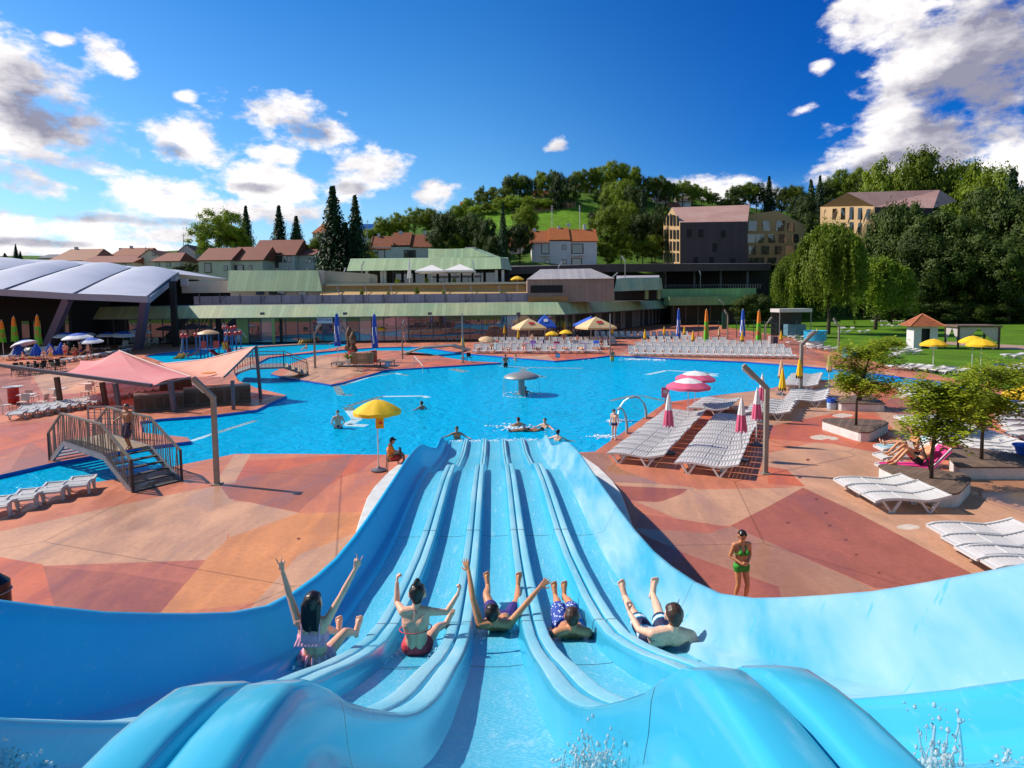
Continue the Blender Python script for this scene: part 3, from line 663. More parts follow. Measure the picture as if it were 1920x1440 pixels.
def splash():
    gm = bpy.data.materials.new('droplet'); gm.use_nodes = True; MATS['droplet'] = gm; b = gm.node_tree.nodes['Principled BSDF']
    b.inputs['Base Color'].default_value = (.95, 1, 1, 1); b.inputs['Roughness'].default_value = .06; b.inputs['Transmission Weight'].default_value = .65; b.inputs['IOR'].default_value = 1.33; b.inputs['Specular IOR Level'].default_value = .9
    rr = random.Random(3)
    for (x, y, d, sx, n, hgt, lab) in ((1110, 1440, 1.15, 62, 46, 60, 'clear water splashing up over the middle lane'), (1762, 1440, 1.0, 34, 30, 85, 'clear water splashing beside the paired blue ridges'), (20, 1436, 1.2, 34, 16, 34, 'sparkling water splashing before the dark blue side wall'), (1890, 1436, 1.0, 20, 10, 30, 'small splash of clear water in the corner by the sunlit side wall')):
        C = []; pt = lambda a, b_, e=0: PD(a, b_, d+e)
        for i in range(n):
            px = x+rr.gauss(0, sx*.6); h = abs(rr.gauss(0, hgt*.55)); e = rr.uniform(-.06, .06); lean = rr.gauss(0, 10); p = [pt(px+lean*t+rr.gauss(0, 2.2), y+16-(h+16)*t, e) for t in (0, .35, .7, 1)]; r = rr.uniform(.0022, .0046)
            for k in range(3):
                if rr.random() < .45: C.append((p[k], r*(1-.22*k), p[k+1], r*(.8-.24*k)))
            C.append((p[3], r*rr.uniform(.7, 1.3), p[3]+V((0, 0, .003)), r*.8))
            for q in range(7):
                c = pt(px+lean+rr.gauss(0, 13), y-h*rr.uniform(.0, 1.1)+rr.gauss(0, 6), e+rr.uniform(-.05, .05)); q_ = rr.choice((.0008, .0011, .0015, .002, .0034)); C.append((c, q_, c+V((rr.gauss(0, .002), 0, rr.uniform(.001, .004))), q_*.8))
        tag(fuse('water_splash', C, .0013, gm, None, 2), lab, 'splash', kind='stuff')
splash()
def skin(name, col):
    m_ = mat('skin_'+name, col, rough=.42, var=.10, vs=14, spec=.45, fine=.05)
    b = m_.node_tree.nodes['Principled BSDF']; b.inputs['Subsurface Weight'].default_value = .12; b.inputs['Subsurface Radius'].default_value = (.02, .008, .004); b.inputs['Subsurface Scale'].default_value = .5
    return m_
SKIN_TAN = skin('tan', (.62, .27, .13)); SKIN_FAIR = skin('fair', (.84, .42, .27)); SKIN_PALE = skin('pale', (.82, .48, .33)); SKIN_DARK = skin('deep_tan', (.42, .18, .09))
HAIR_DK = mat('hair_dark', (.018, .010, .007), rough=.35, var=.5, vs=60); HAIR_BR = mat('hair_brown', (.055, .026, .014), rough=.4, var=.5, vs=60)
EYE = mat('eye_dark', (.02, .012, .01), rough=.2, var=0)
def cloth(name, col, **k): return mat('cloth_'+name, col, rough=.75, var=k.pop('var', .15), vs=k.pop('vs', 20), **k)
def hand_caps(w, dirv, palm_n, s, pose='open', side=1):
    """palm plus five unequal fingers; w wrist, dirv towards the fingers, palm_n palm normal"""
    d = V(dirv).normalized(); n = V(palm_n); n = (n-d*n.dot(d)).normalized(); a = d.cross(n)*side   # a: towards the thumb
    C = []; pl = .085*s
    for i, off in enumerate((-.027, -.009, .009, .027)):
        C.append((w+a*off*s*.5, .014*s, w+d*pl+a*off*s, .0115*s))
    lens = (.058, .074, .080, .070)
    for i, off in enumerate((-.030, -.010, .010, .030)):
        b0 = w+d*pl+a*off*s; L_ = lens[i]*s; sp = a*(off*4.5)
        if pose == 'open':
            k1 = b0+(d+sp*1.9).normalized()*L_*.55+n*.004*s; k2 = k1+(d+sp*1.9).normalized()*L_*.5+n*.012*s
        elif pose == 'victory' and i >= 2:
            e = (d+a*((i-2.5)*.75)).normalized(); k1 = b0+e*L_*.6; k2 = k1+e*L_*.55
        else:
            k1 = b0+(d*.55+n*.8).normalized()*L_*.5; k2 = k1+(-d*.6+n*.55).normalized()*L_*.45
        C += [(b0, .0100*s, k1, .0088*s), (k1, .0088*s, k2, .0072*s)]
    t0 = w+d*.03*s+a*.026*s
    if pose == 'open': t1 = t0+(a*.8+d*.6).normalized()*.042*s; t2 = t1+(a*.55+d*.8).normalized()*.034*s
    else: t1 = t0+(a*.4+d*.7+n*.5).normalized()*.040*s; t2 = t1+(-a*.5+d*.3+n*.7).normalized()*.030*s
    C += [(t0, .0125*s, t1, .0105*s), (t1, .0105*s, t2, .0082*s)]
    return C
def foot_caps(ank, toe_dir, sole_dir, s):
    t = V(toe_dir).normalized(); n = V(sole_dir); n = (n-t*n.dot(t)).normalized(); a = t.cross(n)
    heel = ank-t*.045*s+n*.055*s; ball = ank+t*.13*s+n*.062*s
    C = [(ank, .038*s, heel, .033*s), (heel, .032*s, ball, .030*s), (ank, .036*s, ball-n*.01*s, .028*s), (heel, .026*s, ball+a*.02*s, .024*s), (heel, .026*s, ball-a*.02*s, .024*s)]
    for i, o in enumerate((-.036, -.018, 0, .018, .036)):
        b0 = ball+a*o*s; C.append((b0, .014*s, b0+t*(.062-.007*abs(i-1))*s-n*.002*s, .0105*s))
    return C
def body_caps(J, s, build=1.0, detail=True, fem=False):
    g = lambda k: V(J[k]); C = []
    pel, che, nk, hd = g('pelvis'), g('chest'), g('neck'), g('head')
    ls, rs, lh, rh = g('ls'), g('rs'), g('lh'), g('rh')
    fw = V(J.get('front', (0, 1, 0))); B = build
    mid = (pel+che)/2
    sx = (rs-ls).normalized(); hx = (rh-lh).normalized()
    C += [(lh, .098*s*B, rh, .098*s*B), (pel-hx*.05*s, .095*s*B, mid-sx*.04*s, .088*s*B), (pel+hx*.05*s, .095*s*B, mid+sx*.04*s, .088*s*B),
          (mid-sx*.045*s, .088*s*B, che-sx*.07*s, .100*s*B), (mid+sx*.045*s, .088*s*B, che+sx*.07*s, .100*s*B),
          (che-sx*.075*s, .098*s*B, ls+(che-ls)*.28, .062*s*B), (che+sx*.075*s, .098*s*B, rs+(che-rs)*.28, .062*s*B),
          (ls, .056*s*B, nk-(nk-che)*.15, .052*s), (rs, .056*s*B, nk-(nk-che)*.15, .052*s), (che, .09*s, nk, .050*s), (nk-(hd-nk)*.1, .050*s, hd-(hd-nk)*.2, .048*s)]
    if fem: C += [(che+fw*.06*s-sx*.07*s, .055*s, che+fw*.07*s-sx*.065*s-(che-pel).normalized()*.03*s, .05*s), (che+fw*.06*s+sx*.07*s, .055*s, che+fw*.07*s+sx*.065*s-(che-pel).normalized()*.03*s, .05*s)]
    for q in 'lr':
        S, E, Wr = g(q+'s'), g(q+'e'), g(q+'w')
        C += [(S, .053*s*B, S+(E-S)*.45, .044*s*B), (S+(E-S)*.45, .045*s*B, E, .035*s), (E, .035*s, E+(Wr-E)*.3, .037*s), (E+(Wr-E)*.3, .037*s, Wr, .024*s)]
        if q+'hd' in J: C += hand_caps(Wr, J[q+'hd'], J.get(q+'hn', fw), s, J.get(q+'pose', 'fist'), 1 if q == 'l' else -1)
        else: C += [(Wr, .024*s, Wr+(Wr-E).normalized()*.08*s, .030*s), (Wr+(Wr-E).normalized()*.08*s, .030*s, Wr+(Wr-E).normalized()*.15*s, .018*s)]
        H, K, A = g(q+'h'), g(q+'k'), g(q+'a')
        C += [(H, .092*s*B, H+(K-H)*.5, .072*s*B), (H+(K-H)*.5, .073*s*B, K, .052*s), (K, .052*s, K+(A-K)*.3, .054*s), (K+(A-K)*.3, .054*s, A, .033*s)]
        td = V(J.get(q+'t', fw)); sd = V(J.get(q+'sole', (A-K).normalized()))
        C += foot_caps(A, td, sd, s)
    # head
    hf = V(J.get('face', fw)).normalized(); hu = V(J.get('crown', hd-nk)).normalized(); hu = (hu-hf*hu.dot(hf)).normalized(); hr = hf.cross(hu)
    h = s*J.get('hs', 1.0)
    C += [(hd+hu*.015*h-hf*.012*h, .088*h, hd+hu*.03*h+hf*.004*h, .086*h), (hd+hf*.025*h-hu*.045*h, .066*h, hd+hf*.045*h-hu*.075*h, .048*h), (hd+hu*.02*h-hr*.02*h, .07*h, hd+hu*.02*h+hr*.02*h, .07*h)]
    if detail:
        C += [(hd+hf*.088*h-hu*.002*h, .008*h, hd+hf*.108*h-hu*.03*h, .013*h), (hd+hf*.082*h-hu*.068*h-hr*.014*h, .010*h, hd+hf*.082*h-hu*.068*h+hr*.014*h, .010*h),
              (hd+hf*.07*h+hu*.018*h-hr*.035*h, .018*h, hd+hf*.07*h+hu*.018*h+hr*.035*h, .018*h)]
        for e in (-1, 1): C += [(hd+hr*e*.084*h-hf*.005*h+hu*.006*h, .016*h, hd+hr*e*.086*h-hf*.008*h-hu*.03*h, .012*h)]
    J['_hf'], J['_hu'], J['_hr'], J['_h'] = hf, hu, hr, h
    return C
def hair_caps(J, kind):
    hd = V(J['head']); hf, hu, hr, h = J['_hf'], J['_hu'], J['_hr'], J['_h']; s = h
    C = [(hd+hu*.035*h-hf*.022*h, .091*h, hd+hu*.045*h-hf*.004*h, .085*h), (hd-hf*.04*h+hu*.0*h, .078*h, hd-hf*.03*h-hu*.035*h, .068*h),
         (hd+hu*.055*h+hf*.03*h-hr*.03*h, .05*h, hd+hu*.055*h+hf*.03*h+hr*.03*h, .05*h)]
    if kind == 'bun': C += [(hd+hu*.125*h-hf*.03*h, .040*h, hd+hu*.15*h-hf*.03*h+hr*.008*h, .034*h), (hd+hu*.15*h-hf*.01*h, .02*h, hd+hu*.175*h-hf*.035*h, .015*h)]
    if kind == 'long':
        for i, o in enumerate((-.062, -.038, -.014, .012, .036, .060)):
            top = hd-hf*.05*h+hr*o*h; e = hd-hf*(.085+.006*(i % 3))*h+hr*o*1.02*h-hu*(.30+.035*((i*7) % 4))*h
            m_ = hd-hf*.092*h+hr*o*1.15*h-hu*.14*h
            C += [(top, .045*h, m_, .030*h), (m_, .030*h, e, .010*h)]
    if kind == 'tail': C += [(hd-hf*.085*h+hu*.05*h, .03*h, hd-hf*.14*h-hu*.02*h, .032*h), (hd-hf*.14*h-hu*.02*h, .032*h, hd-hf*.12*h-hu*.17*h, .012*h)]
    return C
def person(label, J, s, sk, hair=None, hk='short', wear=(), loc=(0, 0, 0), rz=0, vox=.0065, build=1.0, fem=False, detail=True, group=None, cap=None, fixed=True):
    """wear: list of (part name, material, function(J) -> round cones)"""
    root = thing('person', label, 'person', loc, rz, group)
    C = body_caps(J, s, build, detail, fem)
    fuse('body', C, vox, sk, root)
    if hair: fuse('hair', hair_caps(J, hk), max(vox, .006), hair, root, smooth=2)
    for w in wear:
        fuse(w[0], w[2](J), max(vox, .006) if len(w) < 5 else w[4], w[1], root, smooth=2, cut=w[3] if len(w) > 3 else None)
    if detail:
        hd = V(J['head']); hf, hu, hr, h = J['_hf'], J['_hu'], J['_hr'], J['_h']
        for e in (-1, 1):
            mb = MB(); mb.ico(hd+hf*.083*h+hu*.006*h+hr*e*.034*h, .0105*h, (1, 1, .7)); mb.build('eye', EYE, root, smooth=True)
    return root
def trunks(s, f=.55, g=.014, B=1.0):
    def fn(J):
        C = []; lh, rh, pel = V(J['lh']), V(J['rh']), V(J['pelvis']); up = (V(J['chest'])-pel).normalized()
        C.append((lh+up*.005*s, (.098*B)*s+g, rh+up*.005*s, (.098*B)*s+g))
        C.append((pel+up*.05*s-(rh-lh).normalized()*.04*s, .092*s*B+g*.7, pel+up*.05*s+(rh-lh).normalized()*.04*s, .092*s*B+g*.7))
        for q in 'lr':
            H, K = V(J[q+'h']), V(J[q+'k']); e = H+(K-H)*f
            C.append((H, .092*s*B+g, e, .073*s*B+g*1.5))
        return C
    return fn
def briefs(s, g=.007, B=1.0):
    def fn(J):
        lh, rh, pel = V(J['lh']), V(J['rh']), V(J['pelvis'])
        C = [(lh, .098*s*B+g, rh, .098*s*B+g)]
        for q in 'lr':
            H, K = V(J[q+'h']), V(J[q+'k']); C.append((H, .092*s*B+g, H+(K-H)*.13, .088*s*B+g))
        return C
    return fn
def strap_ring(c, ax, r1, r2, rt, up, n=18, front=True):
    """thin cord lying round the chest"""
    ax = V(ax).normalized(); up = V(up).normalized(); fr = up.cross(ax)
    pts = [V(c)+ax*(r1*math.cos(2*PI*i/n))+fr*(r2*math.sin(2*PI*i/n)) for i in range(n)]
    return [(pts[i], rt, pts[(i+1) % n], rt) for i in range(n)]
# ---------------------------------------------------------------- the five riders (local frame: x right, y downhill, z up, origin on the lane)
def rider(lane, y, **k):
    d = rider_d(lane, y, k.get('dx', 0))
    o = SL(lane*SP+k.get('dx', 0), d, zfl(d)+.0)
    return o
pink = cloth('pink', (.86, .36, .46)); red = cloth('red_bikini', (.62, .04, .06)); navy = cloth('navy', (.014, .022, .10)); purple = cloth('purple_navy', (.035, .02, .18))
def floral(name, a, b, sc):
    m_ = mat(name, a, rough=.7, var=.1); nt = m_.node_tree; N = nt.nodes; L = nt.links; bb = N['Principled BSDF']
    tc = N.new('ShaderNodeTexCoord'); v = N.new('ShaderNodeTexVoronoi'); v.inputs['Scale'].default_value = sc; L.new(tc.outputs['Object'], v.inputs['Vector'])
    r = N.new('ShaderNodeValToRGB'); r.color_ramp.interpolation = 'CONSTANT'; r.color_ramp.elements[0].color = (*b, 1); r.color_ramp.elements[1].color = (*a, 1); r.color_ramp.elements[1].position = .32
    L.new(v.outputs['Distance'], r.inputs[0]); L.new(r.outputs[0], bb.inputs['Base Color']); return m_
flor = floral('cloth_blue_floral', (.02, .06, .36), (.62, .68, .82), 30)
slope = .38
def mk_riders():
    # 1: girl, arms up in two victory signs, long dark wet hair, pink frilled bikini
    s = .74; o = rider(-2, 1250, dx=-.05)
    J = dict(pelvis=(-.02, 0, .10), chest=(-.03, -.035, .33), neck=(-.035, -.02, .455), head=(-.035, -.005, .575), ls=(-.155, -.03, .42), rs=(.085, -.03, .42),
             le=(-.245, .03, .62), lw=(-.315, .06, .83), re=(.195, .03, .61), rw=(.315, .09, .83), lh=(-.085, .01, .09), rh=(.045, .01, .09),
             lk=(-.04, .27, .20), la=(.03, .47, .03), rk=(.16, .24, .17), ra=(.20, .44, .05), face=(0, 1, .02), crown=(0, -.05, 1),
             lt=(-.1, .25, 1), rt=(.15, .3, 1), lsole=(0, 1, -.3), rsole=(.1, 1, -.3), lhd=(-.1, .05, 1), rhd=(.2, .1, 1), lpose='victory', rpose='victory', lhn=(0, 1, 0), rhn=(0, 1, 0), hs=1.12)
    def top(J):
        c = V(J['chest']); C = [(c+V((x, -.004, z)), .084, c+V((-x*.2, -.004, z)), .084) for x, z in ((-.052, -.035), (.052, -.035))]
        C += [(c+V((x, -.06, -.02)), .016, c+V((x*1.2, -.10, -.065)), .012) for x in (-.10, -.075, -.05, -.025, 0, .025, .05, .075, .10)]
        C += [(V(J['ls'])+V((.045, -.035, .045)), .009, c+V((-.075, -.085, -.02)), .009), (V(J['rs'])+V((-.045, -.035, .045)), .009, c+V((.075, -.085, -.02)), .009)]
        return C
    def skirt(J):
        C = briefs(s, .008)(J); p = V(J['pelvis'])
        for i in range(16):
            a = 2*PI*i/16; C.append((p+V((.135*math.cos(a), .09*math.sin(a), .035)), .014, p+V((.165*math.cos(a), .115*math.sin(a), -.015)), .010))
        return C
    person('girl sliding with both arms up in victory signs, long dark wet hair, pink frilled bikini', J, s, SKIN_FAIR, HAIR_DK, 'long', [('bikini_top', pink, top), ('bikini_bottom', pink, skirt)], o, vox=.0055)
    # 2: girl with a bun and red string bikini, arms held out bent
    s = .76; o = rider(-1, 1229)
    J = dict(pelvis=(0, 0, .10), chest=(-.005, -.02, .33), neck=(0, .0, .465), head=(.01, .03, .58), ls=(-.12, -.01, .43), rs=(.12, -.01, .43),
             le=(-.20, .12, .45), lw=(-.205, .17, .62), re=(.27, .10, .36), rw=(.375, .18, .50), lh=(-.065, .01, .09), rh=(.065, .01, .09),
             lk=(-.10, .30, .14), la=(-.07, .54, .0), rk=(.16, .22, .14), ra=(.225, .40, .08), face=(.02, 1, -.05), crown=(0, .05, 1), lt=(-.1, .3, 1), rt=(.4, .3, 1), lsole=(0, 1, -.3), rsole=(.3, 1, -.2),
             lhd=(.05, .15, 1), rhd=(.35, .25, .9), lhn=(1, .3, 0), rhn=(-1, .3, .3), lpose='fist', rpose='fist', hs=1.12)
    def strings(J):
        c = V(J['chest']); n = V(J['neck'])
        C = strap_ring(c+V((0, .002, -.055)), (1, 0, .06), .150, .098, .0055, (0, 0, 1))
        C += [(n+V((-.045, -.02, -.005)), .005, n+V((.045, -.02, -.005)), .005), (n+V((0, -.045, -.005)), .006, n+V((.03, -.045, -.06)), .004)]
        C += [(c+V((-.06, .085, .0)), .035, c+V((-.05, .09, -.03)), .035), (c+V((.06, .085, .0)), .035, c+V((.05, .09, -.03)), .035)]
        return C
    person('girl sliding with a hair bun and bent arms, thin red string bikini', J, s, SKIN_FAIR, HAIR_DK, 'bun', [('bikini_top', red, strings, None, .004), ('bikini_bottom', red, briefs(s, .009))], o, vox=.0055)
    # 3: man lying back with both arms flung up
    s = .86; o = rider(0, 1192)
    J = dict(pelvis=(.05, .50, -.10), chest=(.01, .14, .06), neck=(-.02, .0, .145), head=(-.04, .02, .245), ls=(-.17, .02, .11), rs=(.13, .02, .11),
             le=(-.25, .10, .36), lw=(-.30, .26, .57), re=(.29, .14, .24), rw=(.47, .30, .37), lh=(-.03, .50, -.10), rh=(.13, .50, -.10), front=(0, .5, .85),
             lk=(-.14, .82, .02), la=(-.135, 1.12, -.02), rk=(.23, .80, -.02), ra=(.235, 1.10, -.02), face=(.15, .75, .6), crown=(-.1, -.6, .75), lt=(-.15, .2, 1), rt=(.1, .2, 1), lsole=(0, 1, -.3), rsole=(0, 1, -.3),
             lhd=(-.35, .35, .9), rhd=(.75, .5, .45), lhn=(.4, .9, -.3), rhn=(.3, .9, -.4), lpose='open', rpose='open', hs=1.0)
    person('man lying back on the middle lane, arms flung wide, fingers spread, purple shorts', J, s, SKIN_TAN, HAIR_DK, 'short', [('shorts', purple, trunks(s, .5))], o, vox=.006)
    # 4: boy lying back, blue and white floral shorts
    s = .84; o = rider(1, 1204)
    J = dict(pelvis=(.01, .46, -.11), chest=(.01, .12, .05), neck=(.01, .0, .15), head=(.012, .03, .255), ls=(-.145, .0, .10), rs=(.165, .0, .10),
             le=(-.205, .14, .0), lw=(-.19, .34, -.06), re=(.225, .12, .0), rw=(.20, .32, -.06), lh=(-.065, .46, -.11), rh=(.085, .46, -.11), front=(0, .55, .85),
             lk=(-.07, .80, -.02), la=(-.075, 1.12, -.10), rk=(.07, .80, -.02), ra=(.03, 1.13, -.10), face=(0, .8, .5), crown=(0, -.5, .8), lt=(-.1, .2, 1), rt=(.05, .2, 1), lsole=(0, 1, -.3), rsole=(0, 1, -.3),
             lhd=(0, 1, -.3), rhd=(0, 1, -.3), lhn=(0, 0, -1), rhn=(0, 0, -1), hs=1.02)
    person('boy lying back with his arms down, blue and white flowered shorts', J, s, SKIN_TAN, HAIR_BR, 'short', [('shorts', flor, trunks(s, .75, .02))], o, vox=.006)
    # 5: boy leaning back in the last lane, navy and turquoise trunks
    s = .88; o = rider(2, 1226, dx=.06)
    J = dict(pelvis=(-.03, .34, -.05), chest=(.02, .08, .12), neck=(.05, .02, .225), head=(.06, .05, .335), ls=(-.135, .03, .17), rs=(.205, .0, .17),
             le=(-.23, .17, .13), lw=(-.275, .40, .18), re=(.25, -.10, .06), rw=(.25, .06, -.02), lh=(-.10, .34, -.05), rh=(.05, .34, -.05), front=(-.1, .6, .75),
             lk=(-.20, .64, .06), la=(-.215, .92, .06), rk=(.07, .66, .05), ra=(.085, .95, .07), face=(-.05, .95, .12), crown=(0, -.1, 1), lt=(-.2, .2, 1), rt=(.25, .1, 1), lsole=(0, 1, -.3), rsole=(0, 1, -.2),
             lhd=(-.15, .7, .6), rhd=(0, .8, -.5), lhn=(.8, -.2, .3), rhn=(0, 0, -1), hs=1.04)
    tq = mat('cloth_navy_band', (.012, .016, .07), rough=.7, var=.2); nt = tq.node_tree; N = nt.nodes; L = nt.links
    tc = N.new('ShaderNodeTexCoord'); wv = N.new('ShaderNodeTexWave'); wv.inputs['Scale'].default_value = 2.2; wv.inputs['Distortion'].default_value = 1.5; wv.bands_direction = 'Y'; L.new(tc.outputs['Object'], wv.inputs['Vector'])
    r = N.new('ShaderNodeValToRGB'); r.color_ramp.interpolation = 'CONSTANT'; e = r.color_ramp.elements; e[0].color = (.012, .016, .07, 1); e[1].position = .70; e[1].color = (.03, .36, .58, 1); x = e.new(.9); x.color = (.75, .78, .85, 1)
    L.new(wv.outputs['Fac'], r.inputs[0]); L.new(r.outputs[0], N['Principled BSDF'].inputs['Base Color'])
    person('boy leaning back beside the sunlit side wall, navy trunks with a turquoise band', J, s, SKIN_PALE, HAIR_BR, 'short', [('shorts', tq, trunks(s, .6, .016))], o, vox=.006)
mk_riders()
def wakes():
    rr = random.Random(9)
    for lane, y, dx in ((-2, 1246, -.05), (-1, 1226, 0), (0, 1190, 0), (1, 1202, 0), (2, 1224, .06)):
        d = rider_d(lane, y, dx); mb = MB()
        for i in range(120):
            a = rr.gauss(0, .10); b_ = rr.gauss(.12, .22); p = SL(lane*SP+max(-.2, min(.2, a+(.12 if a > 0 else -.12))), d+b_, 0); p.z = zfl(p.y)+rr.uniform(0, .035)*rr.random(); mb.ico(p, rr.uniform(.003, .013), (1, 1.6, .7))
        tag(mb.build('rider_spray', MATS['foam'], smooth=True), 'white water spraying up round a rider on the slide', 'spray', 'spray round the riders', 'stuff')
wakes()
# ---------------------------------------------------------------- people on the deck and bridge
def stand(**k):
    J = dict(pelvis=(0, 0, .93), chest=(0, .0, 1.28), neck=(0, -.01, 1.47), head=(0, .02, 1.62), ls=(-.18, 0, 1.41), rs=(.18, 0, 1.41), le=(-.24, -.02, 1.13), re=(.24, -.02, 1.13), lw=(-.25, .06, .88), rw=(.25, .06, .88),
             lh=(-.085, 0, .90), rh=(.085, 0, .90), lk=(-.10, .02, .49), rk=(.10, .02, .49), la=(-.11, -.03, .085), ra=(.11, -.03, .085), lt=(-.15, 1, 0), rt=(.15, 1, 0), lsole=(0, 0, -1), rsole=(0, 0, -1), lhd=(0, .1, -1), rhd=(0, .1, -1), lhn=(1, 0, 0), rhn=(-1, 0, 0))
    J.update(k); return J
def scaleJ(J, s):
    return {k: (tuple(V(v)*s) if k in ('pelvis', 'chest', 'neck', 'head', 'ls', 'rs', 'le', 're', 'lw', 'rw', 'lh', 'rh', 'lk', 'rk', 'la', 'ra') else v) for k, v in J.items()}
green = cloth('green', (.035, .30, .03))
def mk_deck_people():
    # girl in the green bikini, walking to the camera, hands joined at the waist
    s = .80; b = P(1389, 1133); J = scaleJ(stand(le=(-.25, -.06, 1.13), lw=(-.05, .17, 1.03), re=(.25, -.06, 1.13), rw=(.06, .18, 1.02), lk=(-.10, .10, .49), la=(-.10, .0, .10), rk=(.09, .04, .49), ra=(.10, -.10, .09), lhd=(1, .1, .1), rhd=(-1, .1, 0), lhn=(0, -1, 0), rhn=(0, -1, 0), face=(.15, .9, -.3), hs=1.1), s)
    def top(J):
        c = V(J['chest']); n = V(J['neck'])
        return [(c+V((-.06, .085, -.02)), .042, c+V((-.05, .08, -.05)), .036), (c+V((.06, .085, -.02)), .042, c+V((.05, .08, -.05)), .036)]+strap_ring(c+V((0, .0, -.045)), (1, 0, 0), .158, .105, .010, (0, 0, 1))+[(c+V((e*.06, .10, .0)), .010, n+V((e*.05, .02, -.02)), .009) for e in (-1, 1)]
    person('girl in a green bikini standing on the maroon deck with her hands joined', J, s, SKIN_TAN, HAIR_DK, 'tail', [('bikini_top', green, top), ('bikini_bottom', green, briefs(s, .011))], b, rz=PI+.15, vox=.007)
    # boy in dark briefs at the pool edge, looking down at the water
    s = .72; b = P(1152, 824); J = scaleJ(stand(face=(-.2, .9, -.5), head=(0, .06, 1.60), lk=(-.09, .06, .49), la=(-.09, .02, .085), hs=1.1), s)
    person('small boy in dark trunks standing on the pool edge by the arched spouts', J, s, SKIN_PALE, HAIR_BR, 'short', [('trunks', navy, briefs(s, .009))], b, rz=PI*.80, vox=.009)
    return
mk_deck_people()
# ---------------------------------------------------------------- materials shared by the furniture
WHITE = mat('white_plastic', (.60, .57, .565), rough=.45, var=.07, vs=3, rnd=.05, fine=.03)
STEEL = mat('grey_steel', (.30, .29, .28), rough=.45, var=.12, metal=.3, vs=6)
DSTEEL = mat('dark_steel', (.10, .10, .13), rough=.5, var=.15, vs=6)
POLE = mat('pole_white', (.62, .62, .62), rough=.35, var=.06)
LAMPC = mat('lamp_post_paint', (.28, .235, .19), rough=.5, var=.2, vs=3, fine=.08)
YEL = cloth('yellow', (.80, .47, .008), rnd=.1); TANC = cloth('tan', (.62, .40, .22), rnd=.12); BLK = cloth('black_hem', (.02, .018, .02)); PNK = cloth('parasol_pink', (.66, .10, .20)); WHC = cloth('parasol_white', (.76, .71, .70))
BLU = cloth('promo_blue', (.012, .09, .52), var=.25); ORG = cloth('promo_orange', (.72, .20, .01)); GRN = cloth('promo_green', (.10, .42, .02), var=.3); WOODD = mat('dark_wood', (.085, .045, .028), rough=.7, var=.35, vs=5, fine=.2)
DECKW = mat('deck_boards', (.165, .105, .075), rough=.75, var=.3, vs=3, fine=.15, bump=.2, bs=20)
CONC = MATS['concrete_white']
# ---------------------------------------------------------------- sun loungers (foot at -x, head at +x)
def lounger_proto(back, name='sun_lounger', Lsc=1.0, mt=None):
    root = thing(name, 'white plastic sun lounger', 'sun lounger'); mt = mt or WHITE; W2 = .325
    hx = .34
    def zc(x):
        z = .335+.03*math.sin((x+.97)*3.1)
        if x < -.8: z -= (-.8-x)*.25
        if x > hx: z += (x-hx)*math.tan(back)
        return z
    def sl(mb, x0, x1):
        x = x0
        while x < x1-.03:
            e = min(x+.072, x1)
            a, b = V((x*Lsc, 0, zc(x))), V((e*Lsc, 0, zc(e)))
            mb.add([(a.x, -W2+.03, a.z), (b.x, -W2+.03, b.z), (b.x, W2-.03, b.z), (a.x, W2-.03, a.z), (a.x, -W2+.03, a.z-.022), (b.x, -W2+.03, b.z-.022), (b.x, W2-.03, b.z-.022), (a.x, W2-.03, a.z-.022)],
                   [(0, 1, 2, 3), (7, 6, 5, 4), (0, 4, 5, 1), (1, 5, 6, 2), (2, 6, 7, 3), (3, 7, 4, 0)])
            x = e+.026
    def rails(mb, x0, x1, cross):
        xs = [x0+(x1-x0)*i/8 for i in range(9)]
        for sg in (-1, 1):
            for a, b in zip(xs[:-1], xs[1:]): mb.beam((a*Lsc, sg*(W2-.012), zc(a)-.002), (b*Lsc, sg*(W2-.012), zc(b)-.002), .05, .065)
        for x in cross: mb.beam((x*Lsc, -W2, zc(x)-.012), (x*Lsc, W2, zc(x)-.012), .05, .056)
    mb = MB(); sl(mb, -.93, hx-.02); rails(mb, -.97, hx-.015, (-.955, -.2)); mb.build('seat', mt, root)
    mb = MB(); sl(mb, hx+.02, .93); rails(mb, hx+.005, .97, (.955,)); mb.build('backrest', mt, root)
    for sx_, xc in ((0, -.55), (1, .42)):
        for sg in (-1, 1):
            mb = MB(); zt = .31
            mb.beam(((xc-.23)*Lsc, sg*(W2-.02), zt), ((xc-.03)*Lsc, sg*(W2+.0), .02), .045, .05); mb.beam(((xc+.23)*Lsc, sg*(W2-.02), zt), ((xc+.03)*Lsc, sg*(W2+.0), .02), .045, .05)
            mb.box((xc*Lsc, sg*W2, .016), (.14, .05, .032)); mb.build('leg', mt, root)
    if back > .5:
        for sg in (-1, 1):
            mb = MB(); mb.beam((.75*Lsc, sg*(W2-.07), zc(.75)-.03), (.55*Lsc, sg*(W2-.07), .25), .03, .03); mb.build('back_prop', mt, root)
    return Proto(root)
LF = lounger_proto(.20); LR = lounger_proto(.80); LS = lounger_proto(.06, 'short_sunbed', .46)
def row(pr, p0, step, n, rz, label, group, jit=.03, rj=.02):
    p = V((p0[0], p0[1], 0))
    for i in range(n):
        pr.put((p.x+step[0]*i+R.uniform(-jit, jit), p.y+step[1]*i+R.uniform(-jit, jit), 0), rz+R.uniform(-rj, rj), None, label, group)
